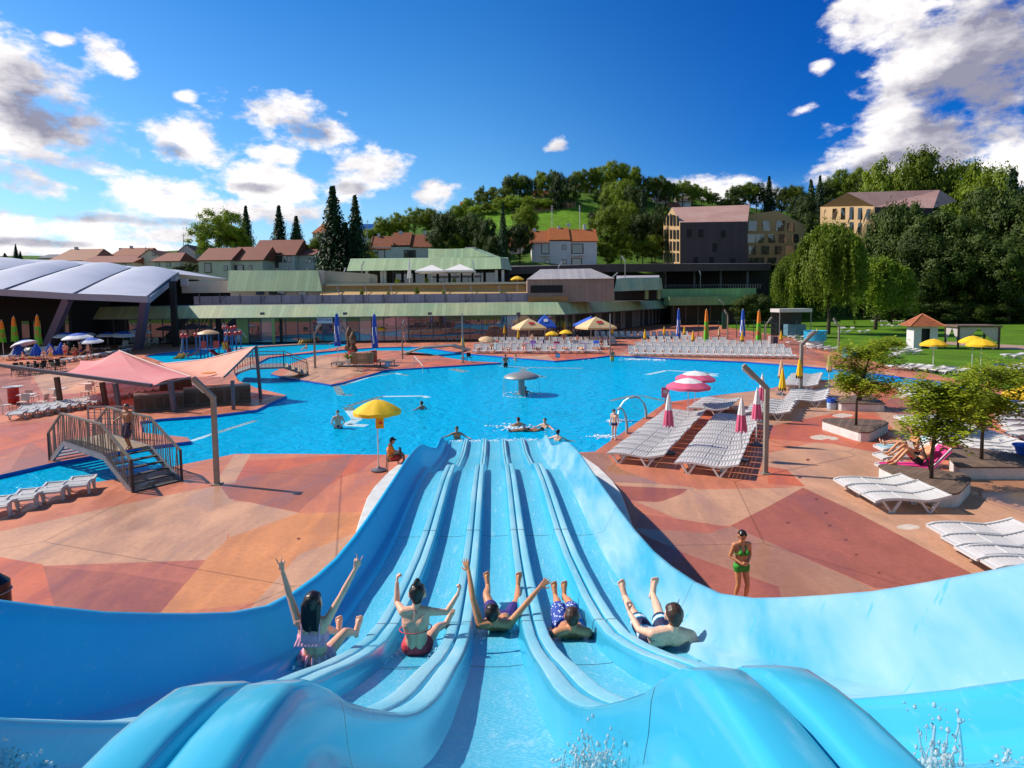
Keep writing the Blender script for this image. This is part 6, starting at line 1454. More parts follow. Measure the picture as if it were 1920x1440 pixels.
    b = P(1359, 617); mb = MB(); mb.beam(V((0, 0, 0)), V((0, 0, 3.2)), 1.1, .2, V((0, 1, 0))); o = mb.build('green_screen', mat('screen_green', (.01, .09, .06))); o.location = b; tag(o, 'dark green screen panel at the corner of the deck fence', 'screen')
def tile_mat(nm, col, sc):
    m_ = mat(nm, col, rough=.75, var=.3, vs=2.5, fine=.2, bs=14); nt = m_.node_tree; N = nt.nodes; L = nt.links; b = N['Principled BSDF']; src = b.inputs['Base Color'].links[0].from_socket
    tc = N.new('ShaderNodeTexCoord'); s = N.new('ShaderNodeSeparateXYZ'); L.new(tc.outputs['Object'], s.inputs[0]); f = N.new('ShaderNodeMath'); f.operation = 'MULTIPLY'; f.inputs[1].default_value = sc; L.new(s.outputs[2], f.inputs[0]); fr = N.new('ShaderNodeMath'); fr.operation = 'FRACT'; L.new(f.outputs[0], fr.inputs[0])
    lt = N.new('ShaderNodeMapRange'); lt.inputs['To Min'].default_value = .55; lt.inputs['To Max'].default_value = 1.15; L.new(fr.outputs[0], lt.inputs['Value'])
    sc_ = N.new('ShaderNodeVectorMath'); sc_.operation = 'SCALE'; L.new(src, sc_.inputs[0]); L.new(lt.outputs[0], sc_.inputs['Scale']); L.new(sc_.outputs[0], b.inputs['Base Color'])
    bp = N.new('ShaderNodeBump'); bp.inputs['Distance'].default_value = .05; L.new(fr.outputs[0], bp.inputs['Height']); L.new(bp.outputs[0], b.inputs['Normal'])
    return m_
lawn_things()
# ---------------------------------------------------------------- hill behind the complex
CREST = [(-600, 490), (0, 482), (330, 472), (600, 458), (700, 432), (800, 408), (880, 392), (960, 366), (1100, 352), (1200, 362), (1300, 374), (1450, 392), (1700, 392), (1920, 402), (2600, 420)]
def crest(x): return float(np.interp(x, [a for a, _ in CREST], [b for _, b in CREST]))
def foot(x):
    return float(np.interp(x, [900, 1000, 1120, 1450, 1560], [560, 545, 520, 522, 586])), float(np.interp(x, [900, 1000, 1120, 1560], [118, 126, 160, 168]))
def hill_d(x, y):
    fy, fd = foot(x); t = (fy-y)/(fy-crest(x)); return fd+(265-fd)*t
def hillp(x, y): return PD(x, y, hill_d(x, y))
def make_hill():
    mb = MB(); rings = []
    xs = list(range(-600, 2601, 40))
    for i in range(-1, 20):
        row_ = []
        for x in xs:
            fy, fd = foot(x)
            if i == -1: p = PD(x, fy, fd-6); p.z = -.1
            elif i <= 14:
                t = i/14; y = fy+(crest(x)-fy)*t; p = PD(x, y, fd+(265-fd)*t); p.z += noise.noise(V((p.x*.03, p.y*.03, 0)))*1.6*min(1, t*3)
            else:
                p = PD(x, crest(x)+ (i-14)*3, 265+(i-14)*40); p.z = max(p.z-(i-14)*2.5, 1)
            row_.append(p)
        rings.append(row_)
    mb.loft(rings)
    gh = mat('hill_grass', (.05, .10, .016), rough=.95, vs=.05, coord='World', col2=(.085, .17, .022), fine=.3, bs=.6, spec=.1)
    gl = mat('meadow_grass', (.12, .24, .02), rough=.95, var=.25, vs=.08, coord='World', fine=.25, bs=.7, spec=.1); gd = mat('bare_earth', (.36, .21, .07), rough=.95, var=.2, vs=.2, coord='World')
    o = mb.build('hill', [gh, gl, gd], smooth=True); sel = []
    for p in o.data.polygons:
        x, y = px_of(p.center); m_ = 0
        if 995 < x < 1130 and 388 < y < 440: m_ = 1
        if 885 < x < 975 and 396 < y < 425: m_ = 1
        if 1005 < x < 1095 and 382 < y < 392: m_ = 2
        sel.append(m_)
    o.data.polygons.foreach_set('material_index', sel)
    tag(o, 'grassy wooded hill with a bright meadow behind the bathing complex', 'hill', kind='structure')
make_hill()
# ---------------------------------------------------------------- wall and roof materials
def seam_mat(nm, col, sp, col2=None, rough=.5, axis=0, dark=.6, width=.06):
    m_ = mat(nm, col, rough=rough, var=.12, vs=.25, coord='World', col2=col2, fine=.06, bs=3); nt = m_.node_tree; N = nt.nodes; L = nt.links; b = N['Principled BSDF']; src = b.inputs['Base Color'].links[0].from_socket
    g = N.new('ShaderNodeNewGeometry'); s = N.new('ShaderNodeSeparateXYZ'); L.new(g.outputs['Position'], s.inputs[0]); f = N.new('ShaderNodeMath'); f.operation = 'MULTIPLY'; f.inputs[1].default_value = 1/sp; L.new(s.outputs[axis], f.inputs[0]); fr = N.new('ShaderNodeMath'); fr.operation = 'FRACT'; L.new(f.outputs[0], fr.inputs[0])
    lt = N.new('ShaderNodeMapRange'); lt.inputs['From Min'].default_value = width*.6; lt.inputs['From Max'].default_value = width; lt.inputs['To Min'].default_value = dark; lt.inputs['To Max'].default_value = 1; L.new(fr.outputs[0], lt.inputs['Value'])
    fl = N.new('ShaderNodeMath'); fl.operation = 'FLOOR'; L.new(f.outputs[0], fl.inputs[0]); wn = N.new('ShaderNodeTexWhiteNoise'); wn.noise_dimensions = '1D'; L.new(fl.outputs[0], wn.inputs['W']); mr = N.new('ShaderNodeMapRange'); mr.inputs['To Min'].default_value = .88; mr.inputs['To Max'].default_value = 1.12; L.new(wn.outputs['Value'], mr.inputs['Value'])
    mu = N.new('ShaderNodeMath'); mu.operation = 'MULTIPLY'; L.new(lt.outputs[0], mu.inputs[0]); L.new(mr.outputs[0], mu.inputs[1])
    sc = N.new('ShaderNodeVectorMath'); sc.operation = 'SCALE'; L.new(src, sc.inputs[0]); L.new(mu.outputs[0], sc.inputs['Scale']); L.new(sc.outputs[0], b.inputs['Base Color'])
    return m_
COPPER = seam_mat('copper_green', (.34, .50, .31), .62, (.56, .56, .30)); COPPER2 = seam_mat('copper_roof', (.32, .45, .27), .62, (.42, .51, .28))
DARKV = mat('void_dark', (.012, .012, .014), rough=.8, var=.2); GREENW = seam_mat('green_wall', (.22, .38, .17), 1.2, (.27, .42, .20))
STUCCO = mat('stucco_white', (.62, .58, .60), rough=.85, var=.06, vs=.6, coord='World', fine=.04, bs=5); CREAM = mat('stucco_cream', (.66, .57, .48), rough=.85, var=.07, vs=.6, coord='World'); WFR = mat('window_frame', (.10, .06, .04), rough=.6, var=.1)
def glass_mat(nm, base, refl):
    m_ = bpy.data.materials.new(nm); m_.use_nodes = True; nt = m_.node_tree; N = nt.nodes; L = nt.links; b = N['Principled BSDF']; b.inputs['Base Color'].default_value = (*base, 1); b.inputs['Roughness'].default_value = .5
    g = N.new('ShaderNodeBsdfGlossy'); g.inputs['Roughness'].default_value = .015; g.inputs['Color'].default_value = (.9, .92, 1, 1); mx = N.new('ShaderNodeMixShader'); mx.inputs[0].default_value = refl; L.new(b.outputs[0], mx.inputs[1]); L.new(g.outputs[0], mx.inputs[2]); L.new(mx.outputs[0], N['Material Output'].inputs[0]); MATS[nm] = m_
    return m_
GLASS = glass_mat('facade_glass', (.010, .012, .018), .15); GLASS2 = glass_mat('curtained_glass', (.26, .22, .23), .16); PANE = glass_mat('window_glass', (.012, .014, .018), .15)
TILE = tile_mat('roof_tiles_red', (.33, .085, .03), 3.3); TILEB = tile_mat('roof_tiles_brown', (.30, .085, .05), 3.3); TILEO = tile_mat('roof_tiles_orange', (.48, .13, .03), 3.3); TILEP = tile_mat('roof_tiles_pale', (.42, .17, .10), 3.3)
def pbox(mb, x0, x1, yt, yb, d, dep):
    """box whose front face fills a pixel rectangle at depth d; yb None reaches the ground"""
    a = PD(x0, yt, d); b = PD(x1, yt, d); zb = 0 if yb is None else (PD(x0, yb, d).z+PD(x1, yb, d).z)/2; zt = (a.z+b.z)/2
    mb.box(((a.x+b.x)/2, d+dep/2, (zt+zb)/2), (b.x-a.x, dep, zt-zb))
# ---------------------------------------------------------------- the low bath house with its copper fascia
def bath_house():
    root = thing('bath_house', 'long low bath house with green copper fascia above a glass front', 'building', (0, 86, 0))
    A = PD(100, 600, 84).xy; B = PD(1060, 590, 84).xy; Cc = PD(1262, 580, 143).xy
    line = [A, B, Cc]
    def off(o):     # offset of the plan line to the back
        n1 = V((0, 1)); d2 = (Cc-B).normalized(); n2 = V((-d2.y, d2.x)); m_ = (n1+n2).normalized(); return [A+n1*o, B+m_*(o/max(.4, m_.dot(n1))), Cc+n2*o]
    def strip(name, o0, z0, o1, z1, mt):
        mb = MB(); a, b = off(o0), off(o1); mb.loft([[V((p.x, p.y, z0)) for p in a], [V((p.x, p.y, z1)) for p in b]]); mb.build(name, mt, root, world=True)
    strip('fascia', 0, 3.62, 1.6, 5.42, COPPER); strip('soffit', 2.4, 3.6, 0, 3.6, mat('soffit', (.30, .25, .18), var=.1)); strip('roof', 1.6, 5.42, 22, 5.6, mat('flat_roof', (.28, .26, .26), var=.2, coord='World'))
    strip('gutter', -.06, 3.58, -.06, 3.70, DSTEEL)
    gl = off(2.0); back = off(2.15)
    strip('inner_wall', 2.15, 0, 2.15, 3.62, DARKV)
    rr = random.Random(11)
    GC = mat('green_render', (.30, .36, .12), var=.12, coord='World', vs=.5)
    for (p, q, w) in ((gl[0], gl[1], 1.75), (gl[1], gl[2], 1.5)):
        d = (q-p); n = int(d.length/w); e = d.normalized(); nr = V((e.y, -e.x))
        for i in range(n):
            s0, s1 = p+d*(i/n), p+d*((i+1)/n); mid = (s0+s1)/2; pxm = px_of(V((mid.x, mid.y, 2)))[0]
            solid = 447 < pxm < 476 or 574 < pxm < 592
            a_, b_ = s0+e*.05, s1-e*.05
            if solid:
                mb = MB(); mb.loft([[V((a_.x, a_.y-.1, 0)), V((b_.x, b_.y-.1, 0))], [V((a_.x, a_.y-.1, 3.6)), V((b_.x, b_.y-.1, 3.6))]]); mb.build('render_panel', GC, root, world=True); continue
            mt = GLASS2 if rr.random() < (.28 if pxm > 640 else .06) else GLASS
            mb = MB(); mb.loft([[V((a_.x, a_.y, .12)), V((b_.x, b_.y, .12))], [V((a_.x, a_.y, 3.55)), V((b_.x, b_.y, 3.55))]]); mb.build('glass_panel', mt, root, world=True)
            mb = MB(); c = s0+nr*.03; mb.beam((c.x, c.y, 0), (c.x, c.y, 3.6), .09, .12, V((e.x, e.y, 0))); mb.build('mullion', DSTEEL, root, world=True)
    mb = MB(); c = PD(513, 620, 84.6); mb.tube([(c.x, c.y, 0), (c.x, c.y, 3.6)], .22, 12); mb.build('column', GC, root, world=True, smooth=True, angle=40)
    for x in (492, 647, 806, 972): mb = MB(); c = PD(x, 588, 83.8); mb.box(c, (.55, .3, .35)); mb.build('flood_light', DSTEEL, root, world=True)
    # sign over the restaurant door
    a = PD(594, 594, 84.3); b = PD(624, 606, 84.3); s = thing('restaurant_sign', 'white RESTORAN sign hanging under the copper fascia', 'sign', ((a.x+b.x)/2, 84.3, (a.z+b.z)/2))
    mb = MB(); mb.box((0, 0, 0), (b.x-a.x, .12, a.z-b.z)); mb.build('board', STUCCO, s)
    cu = bpy.data.curves.new('lettering', 'FONT'); cu.body = 'RESTORAN'; cu.size = .46; cu.align_x = 'CENTER'; cu.align_y = 'CENTER'; cu.extrude = .01
    t = bpy.data.objects.new('t', cu); COL.objects.link(t); me = bpy.data.meshes.new_from_object(t.evaluated_get(bpy.context.evaluated_depsgraph_get())); bpy.data.objects.remove(t)
    me.materials.clear(); me.materials.append(mat('letter_purple', (.12, .04, .22), var=0)); o = bpy.data.objects.new('lettering', me); COL.objects.link(o); o.rotation_euler = (PI/2, 0, 0); o.location = (0, -.075, .0); adopt(o, s)
    mb = MB(); mb.beam((-1.0, 0, .4), (-1.0, 0, .8), .04, .04, V((0, 1, 0))); mb.beam((1.0, 0, .4), (1.0, 0, .8), .04, .04, V((0, 1, 0))); mb.build('hanger', DSTEEL, s)
bath_house()
def terraces():
    TB = seam_mat('terrace_boards', (.26, .24, .32), 1.9, (.33, .29, .33), dark=.45, width=.05)
    root = thing('terrace_fence', 'grey boarded terrace fence along the bath house roof', 'fence', (0, 87, 0))
    mb = MB(); pbox(mb, 363, 990, 552.5, 568, 87.5, .15); mb.build('boards', TB, root, world=True)
    for i in range(17):
        x = 372+i*38.5; mb = MB(); pbox(mb, x, x+1.2, 551, 568, 87.3, .12); mb.build('post', DSTEEL, root, world=True)
        if i % 2: mb = MB(); a, b = PD(x+2, 567, 87.2), PD(x+13, 553, 87.2); mb.beam(a, b, .07, .05); mb.build('brace', DSTEEL, root, world=True)
    TW_ = mat('tan_wall', (.46, .27, .10), rough=.85, var=.25, vs=.3, coord='World', col2=(.56, .36, .16)); LED = mat('ledge_pale', (.52, .50, .36), var=.1, coord='World')
    root = thing('planted_terrace', 'long tan curved terrace wall with a pale ledge above the bath house', 'terrace', (0, 95, 0))
    mb = MB(); rings = []
    for x in range(600, 1001, 20): rings.append([PD(x, 553, 94), PD(x, 548, 96.0), PD(x, 541, 97.0), PD(x, 534.5, 97.2)])
    mb.loft(rings[::-1]); mb.build('wall', TW_, root, smooth=True, world=True)
    mb = MB(); pbox(mb, 612, 1000, 530, 534.5, 96.6, 12); mb.build('ledge', LED, root, world=True); mb = MB(); pbox(mb, 600, 1000, 553, None, 94.2, .5); mb.build('lower_wall', LED, root, world=True)
    for x in (632, 684, 732, 832, 882, 935): mb = MB(); mb.beam(PD(x, 535, 96.4), PD(x+4, 553, 93.7), .10, .12); mb.build('rib', DSTEEL, root, world=True)
    root = thing('copper_block', 'blank green copper clad block left of the terrace', 'building', (0, 97, 0))
    mb = MB(); a, b = 427, 602; mb.loft([[PD(a, 546, 95), PD(b+2, 546, 95)], [PD(a+2, 507, 97), PD(b-6, 507, 97)]]); mb.build('cladding', COPPER2, root, world=True)
    mb = MB(); pbox(mb, a, 604, 507.5, 545, 97.1, 14); pbox(mb, a+5, 600, 545, None, 97.3, 10); mb.build('core', CREAM, root, world=True)
    for x in (480, 504, 520, 560): mb = MB(); pbox(mb, x, x+14, 547, 553, 97.0, .2); mb.build('slot_window', PANE, root, world=True)
    root = thing('copper_annex', 'low green and cream annex beside the vaulted hall', 'building', (0, 100, 0))
    mb = MB(); pbox(mb, 340, 440, 527, 549, 99, 10); mb.build('wall', CREAM, root, world=True); mb = MB(); pbox(mb, 280, 440, 549, None, 100, 9); mb.build('base_wall', DARKV, root, world=True)
    mb = MB(); pbox(mb, 338, 351, 523, 537, 98.7, .3); mb.build('sign_panel', STUCCO, root, world=True)
    root = thing('ramp_wall', 'beige ramp wall sloping between the copper block and the terrace', 'wall', (0, 99, 0))
    mb = MB(); f = [PD(597, 507, 98.5), PD(692, 513, 98.5), PD(692, 534, 98.5), PD(622, 552, 98.5), PD(605, 552, 98.5)]; bk = [p+V((0, 6, 0)) for p in f]
    mb.poly(f[::-1]); n = 5
    for i in range(n): mb.poly([f[i], f[(i+1) % n], bk[(i+1) % n], bk[i]])
    mb.build('slab', mat('ramp_beige', (.46, .40, .30), var=.12, coord='World', vs=.4), root, world=True)
    # terrace pavilion
    root = thing('terrace_pavilion', 'green copper roofed pavilion with a dark open front on the terrace', 'building', (0, 112, 0))
    mb = MB(); mb.loft([[PD(650, 508, 108), PD(940, 504, 108), PD(960, 507, 114)], [PD(657, 486, 111), PD(938, 482, 111), PD(953, 485, 116)]]); mb.build('fascia', COPPER2, root, world=True)
    mb = MB(); f = [PD(657, 486, 111), PD(938, 482, 111), PD(953, 485, 116), PD(953, 483, 128), PD(657, 485, 128)]; mb.poly(f); mb.build('roof', COPPER2, root, world=True)
    mb = MB(); mb.loft([[PD(803, 484, 116), PD(921, 481, 116), PD(940, 483, 121)], [PD(803, 467.5, 118), PD(884, 465.5, 118), PD(900, 467, 123)]]); mb.poly([PD(803, 467.5, 118), PD(884, 465.5, 118), PD(900, 467, 123), PD(803, 466.5, 130)]); mb.build('upper_roof', COPPER2, root, world=True)
    mb = MB(); pbox(mb, 655, 955, 506, None, 115, 12); mb.build('recess', DARKV, root, world=True)
    mb = MB(); pbox(mb, 640, 990, 531, None, 103, 14); mb.build('plinth', LED, root, world=True)
    for x in (688, 716, 722, 931, 943): mb = MB(); c = PD(x, 520, 110.5); mb.box((c.x, c.y, (PD(x, 507, 110.5).z+PD(x, 532, 110.5).z)/2), (.5, .5, PD(x, 505, 110.5).z-PD(x, 532, 110.5).z)); mb.build('column', STUCCO, root, world=True)
    for i in range(9): mb = MB(); x = 735+i*22; pbox(mb, x, x+17, 509, 530, 114.9, .05); mb.build('glass_panel', GLASS, root, world=True)
    mb = MB(); pbox(mb, 872, 892, 463.5, 467, 119, 1.5); mb.build('vent_box', STUCCO, root, world=True)
    # big white terrace umbrellas
    for x, y0, y1, hw, lab in ((810, 497, 530, 27, 'big white square terrace parasol, left of the open pair'), (863, 496, 530, 28, 'big white square terrace parasol, right of the open pair')):
        b = PD(x, y1, 105); k = 105/FPX; root = thing('terrace_parasol', lab, 'parasol', b, 0, 'white terrace parasols'); w = hw*k; h = (y1-y0)*k
        mb = MB(); mb.tube([(0, 0, 0), (0, 0, h)], .07, 8); mb.build('pole', STUCCO, root)
        mb = MB(); mb.loft([[(-w*t, -w*t, z), (w*t, -w*t, z), (w*t, w*t, z), (-w*t, w*t, z), (-w*t, -w*t, z)] for t, z in ((1, h-1.4), (1, h-1.12), (.5, h-.55), (.03, h))]); mb.build('canopy', WHC, root)
    b = PD(768, 530, 105); root = thing('terrace_parasol', 'big white terrace parasol folded shut', 'parasol', b, 0, 'white terrace parasols'); mb = MB(); mb.tube([(0, 0, 0), (0, 0, 4.3)], .06, 8); mb.build('pole', STUCCO, root); mb = MB(); folded(mb, .8, 4.3, .42, 32, 4); mb.build('canopy', WHC, root, smooth=True)
    # wooden pavilion
    root = thing('timber_pavilion', 'weathered timber pavilion with a hipped pale roof on the bath house roof', 'building', (0, 90, 0))
    WB_ = seam_mat('weathered_boards', (.25, .17, .14), .30, (.34, .25, .20), dark=.65, width=.10); RB = seam_mat('grey_shingle', (.38, .34, .36), .55, (.46, .42, .42), dark=.8, width=.1)
    mb = MB(); pbox(mb, 989, 1151, 523, 566, 88.5, 8); mb.build('wall', WB_, root, world=True)
    e = [PD(987, 524, 88.1), PD(1153, 522, 88.1), PD(1153, 522, 97), PD(987, 524, 97)]; t = [PD(1013, 505, 91), PD(1108, 503.5, 91), PD(1108, 503.5, 95), PD(1013, 505, 95)]
    mb = MB()
    for i in range(4): mb.poly([e[i], e[(i+1) % 4], t[(i+1) % 4], t[i]])
    mb.poly(t); mb.build('roof', RB, root, world=True)
    mb = MB(); pbox(mb, 995, 1055, 535, 549, 88.4, .15); mb.build('window', DARKV, root, world=True); mb = MB(); pbox(mb, 989.5, 1064, 556, 566, 88.3, .12); mb.build('orange_boards', mat('orange_boards', (.42, .19, .05), var=.2), root, world=True)
    b = PD(970, 553, 89); o = OY.put(b, .3, 1.3, 'open yellow parasol on the roof terrace beside the timber pavilion', 'open yellow parasols')
    # right-hand copper parts
    root = thing('copper_wing', 'green copper clad upper wing right of the timber pavilion', 'building', (0, 105, 0))
    mb = MB(); mb.loft([[PD(1151, 546, 100), PD(1163, 546, 101), PD(1238, 543, 112), PD(1243, 543, 116)], [PD(1156, 523, 103), PD(1166, 521, 104), PD(1236, 520, 114), PD(1240, 521, 117)]]); mb.build('fascia', COPPER, root, world=True)
    mb = MB(); f = [PD(1156, 523, 103), PD(1236, 520, 114), PD(1236, 516, 126), PD(1156, 517, 126)]; mb.poly(f); mb.build('roof', RB, root, world=True)
    mb = MB(); pbox(mb, 1152, 1240, 540, 563, 117, 6); mb.build('recess', DARKV, root, world=True)
    for x in (1213, 1236): mb = MB(); pbox(mb, x-3, x+3, 543, 561, 113, .6); mb.build('column', GREENW, root, world=True)
    root = thing('green_retaining_wall', 'long green wall in two tiers in front of the dark hotel base', 'wall', (30, 140, 0))
    mb = MB(); pbox(mb, 1238, 1418, 541, 558, 138, 4); mb.build('upper_tier', GREENW, root, world=True); mb = MB(); pbox(mb, 1255, 1410, 556, 572, 132, 5); mb.build('lower_tier', GREENW, root, world=True)
    mb = MB(); pbox(mb, 1258, 1420, 572, None, 136, 4); mb.build('undercroft', mat('undercroft', (.05, .035, .03), var=.3), root, world=True)
    for i in range(7): mb = MB(); pbox(mb, 1262+i*23, 1264+i*23, 571, 606, 133, .5); mb.build('pier', mat('pier', (.10, .08, .07)), root, world=True)
    root = thing('hotel_deck', 'long dark purple deck beam carrying the hotel', 'building', (0, 150, 0))
    PUR = seam_mat('purple_cladding', (.045, .022, .032), 1.1, (.065, .03, .04), rough=.5, dark=.75)
    mb = MB(); mb.loft([[PD(925, 515, 134), PD(1150, 510, 134), PD(1445, 507, 146)], [PD(925, 501, 134), PD(1150, 495, 134), PD(1445, 494, 146)]]); mb.build('beam', PUR, root, world=True)
    mb = MB(); mb.poly([PD(925, 501, 134), PD(1150, 495, 134), PD(1445, 494, 146), PD(1445, 493, 175), PD(925, 499, 160)]); mb.build('deck', mat('deck_grey', (.15, .13, .13)), root, world=True)
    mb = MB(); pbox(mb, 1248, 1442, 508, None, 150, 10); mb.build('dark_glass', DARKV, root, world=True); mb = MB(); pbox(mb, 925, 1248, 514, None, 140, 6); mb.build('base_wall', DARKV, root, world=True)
    for x in (1247, 1302, 1352, 1402): mb = MB(); pbox(mb, x-2, x+2, 508, 541, 147, .8); mb.build('column', DSTEEL if x > 1250 else CREAM, root, world=True)
    mb = MB()
    for i in range(40): x = 1246+i*4.6; pbox(mb, x, x+.7, 534, 541, 138.5, .08)
    pbox(mb, 1246, 1430, 533.5, 534.5, 138.4, .1); mb.build('railing', DSTEEL, root, world=True)
    # roof-level lamps
    for bx, by, yy, tx, ty, d in ((679, 531, 500, 684, 490, 104), (889, 530, 500, 887, 489, 104), (1172, 520, 490, 1165, 480, 112), (1313, 540, 515, 1311, 508, 139), (1047, 505, 500, 1054, 491, 100), (645, 515, 510, 648, 502, 100), (1357, 573, 578, 1348, 570, 128), (1148, 525, 528, 1158, 519, 100)):
        b = PD(bx, by, d); k = d/FPX; root = thing('terrace_lamp', 'small bent lamp on the terrace level', 'lamp post', b, 0, 'lamps on the terraces'); zb = max(.4, (by-yy)*k); mb = MB(); mb.tube([(0, 0, 0), (0, 0, zb)], .08, 6); mb.build('post', STEEL, root); mb = MB(); mb.beam((0, 0, zb), ((tx-bx)*k, 0, zb+(yy-ty)*k), .2, .14, V((0, 1, 0))); mb.build('arm', STUCCO, root)
terraces()
# ---------------------------------------------------------------- vaulted hall on the left
def hall():
    root = thing('vaulted_hall', 'dark open hall under a pale fabric roof of long vaults', 'building', (-60, 80, 0))
    RF = mat('roof_membrane', (.50, .485, .55), rough=.45, var=.10, vs=.15, coord='World', fine=.03)
    # vault lines: each valley runs from the front eave to the back ridge
    fr = [(-420, 535), (-140, 540), (0, 543), (135, 551), (278, 556.5)]; bk = [(-260, 487), (-60, 487), (75, 494), (150, 497), (240, 503), (335, 512)]
    fx = [-560, -350, -140, 10, 140, 278]; bx = [-260, -60, 75, 155, 245, 335]
    def fy(x): return float(np.interp(x, [a for a, _ in fr], [b for _, b in fr]))
    def by(x): return float(np.interp(x, [a for a, _ in bk], [b for _, b in bk]))
    for i in range(5):
        rings = []
        for u in range(13):
            t = u/12; row_ = []
            for v in range(13):
                s = v/12; a = PD(fx[i]+(fx[i+1]-fx[i])*s, fy(fx[i]+(fx[i+1]-fx[i])*s), 70); b = PD(bx[i]+(bx[i+1]-bx[i])*s, by(bx[i]+(bx[i+1]-bx[i])*s), 106)
                p = a.lerp(b, t); p.z += 1.1*math.sin(PI*s)**.8*(.08+.92*min(1, t*1.5))*(1-.3*t) + .15*math.sin(PI*t); row_.append(p)
            rings.append(row_)
        mb = MB(); mb.loft(rings); mb.build('vault', RF, root, smooth=True, world=True)
        mb = MB(); mb.tube([r[-1]+V((0, -.1, .06)) for r in rings], .13, 5); mb.build('valley_cable', DSTEEL, root, world=True)
    # back slope, right-hand part of the roof running to the cream annex
    mb = MB(); mb.loft([[PD(-60, 487, 106), PD(75, 494, 106), PD(155, 497.5, 106), PD(245, 503, 106), PD(335, 512, 106), PD(335, 514, 104)], [PD(-60, 484, 112), PD(75, 487, 112), PD(155, 490, 112), PD(245, 499, 112), PD(335, 506, 112), PD(427, 523, 112)]]); mb.build('back_slope', RF, root, world=True)
    mb = MB(); mb.loft([[PD(335, 513, 105), PD(427, 524, 111)], [PD(335, 521, 105), PD(427, 528, 111)]][::-1]); mb.build('roof_edge', mat('edge_tan', (.40, .36, .33)), root, world=True)
    ES = mat('eave_steel', (.30, .31, .38), rough=.5, var=.1)
    pts = [PD(x, fy(x)+5, 69.8) for x in (-560, -140, 0, 135, 278)]; mb = MB()
    for a, b in zip(pts[:-1], pts[1:]): mb.beam(a, b, .25, .75)
    mb.build('front_eave', ES, root, world=True); mb = MB(); mb.beam(pts[-1]+V((0, .2, 0)), PD(336, 518, 105), .3, .7); mb.build('side_eave', ES, root, world=True)
    # underside, deep interior
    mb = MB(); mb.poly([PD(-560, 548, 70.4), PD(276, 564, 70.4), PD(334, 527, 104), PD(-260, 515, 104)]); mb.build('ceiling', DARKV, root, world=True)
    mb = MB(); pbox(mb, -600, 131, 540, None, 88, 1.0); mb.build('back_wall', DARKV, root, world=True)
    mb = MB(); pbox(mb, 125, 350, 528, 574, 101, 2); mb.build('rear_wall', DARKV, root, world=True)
    mb = MB(); a, b = PD(131, 600, 80), PD(131, 600, 88); mb.box((a.x, 84, 3.5), (.4, 8, 7)); mb.build('side_wall', DARKV, root, world=True)
    CL = mat('column_lilac', (.11, .10, .17), rough=.5, var=.15)
    for (x0, y0, x1, y1, d0, d1) in ((128, 560, 84, 655, 70.5, 73), (273, 561, 258, 625, 70.5, 76), (-20, 552, -90, 660, 70.5, 73)):
        mb = MB(); a, b = PD(x0, y0, d0), PD(x1, y1, d1); b.z = 0; mb.beam(a, b, .85, .7, V((0, 1, 0))); mb.build('slanted_column', CL, root, world=True)
    for x in (327,): mb = MB(); c = PD(x, 600, 80); mb.beam((c.x, c.y, 0), (c.x, c.y, PD(x, 527, 80).z), .7, .5, V((0, 1, 0))); mb.build('end_column', DARKV, root, world=True)
    for x in (40, 62): mb = MB(); pbox(mb, x, x+14, 602, 640, 87.9, .05); mb.build('glass_panel', GLASS, root, world=True)
hall()
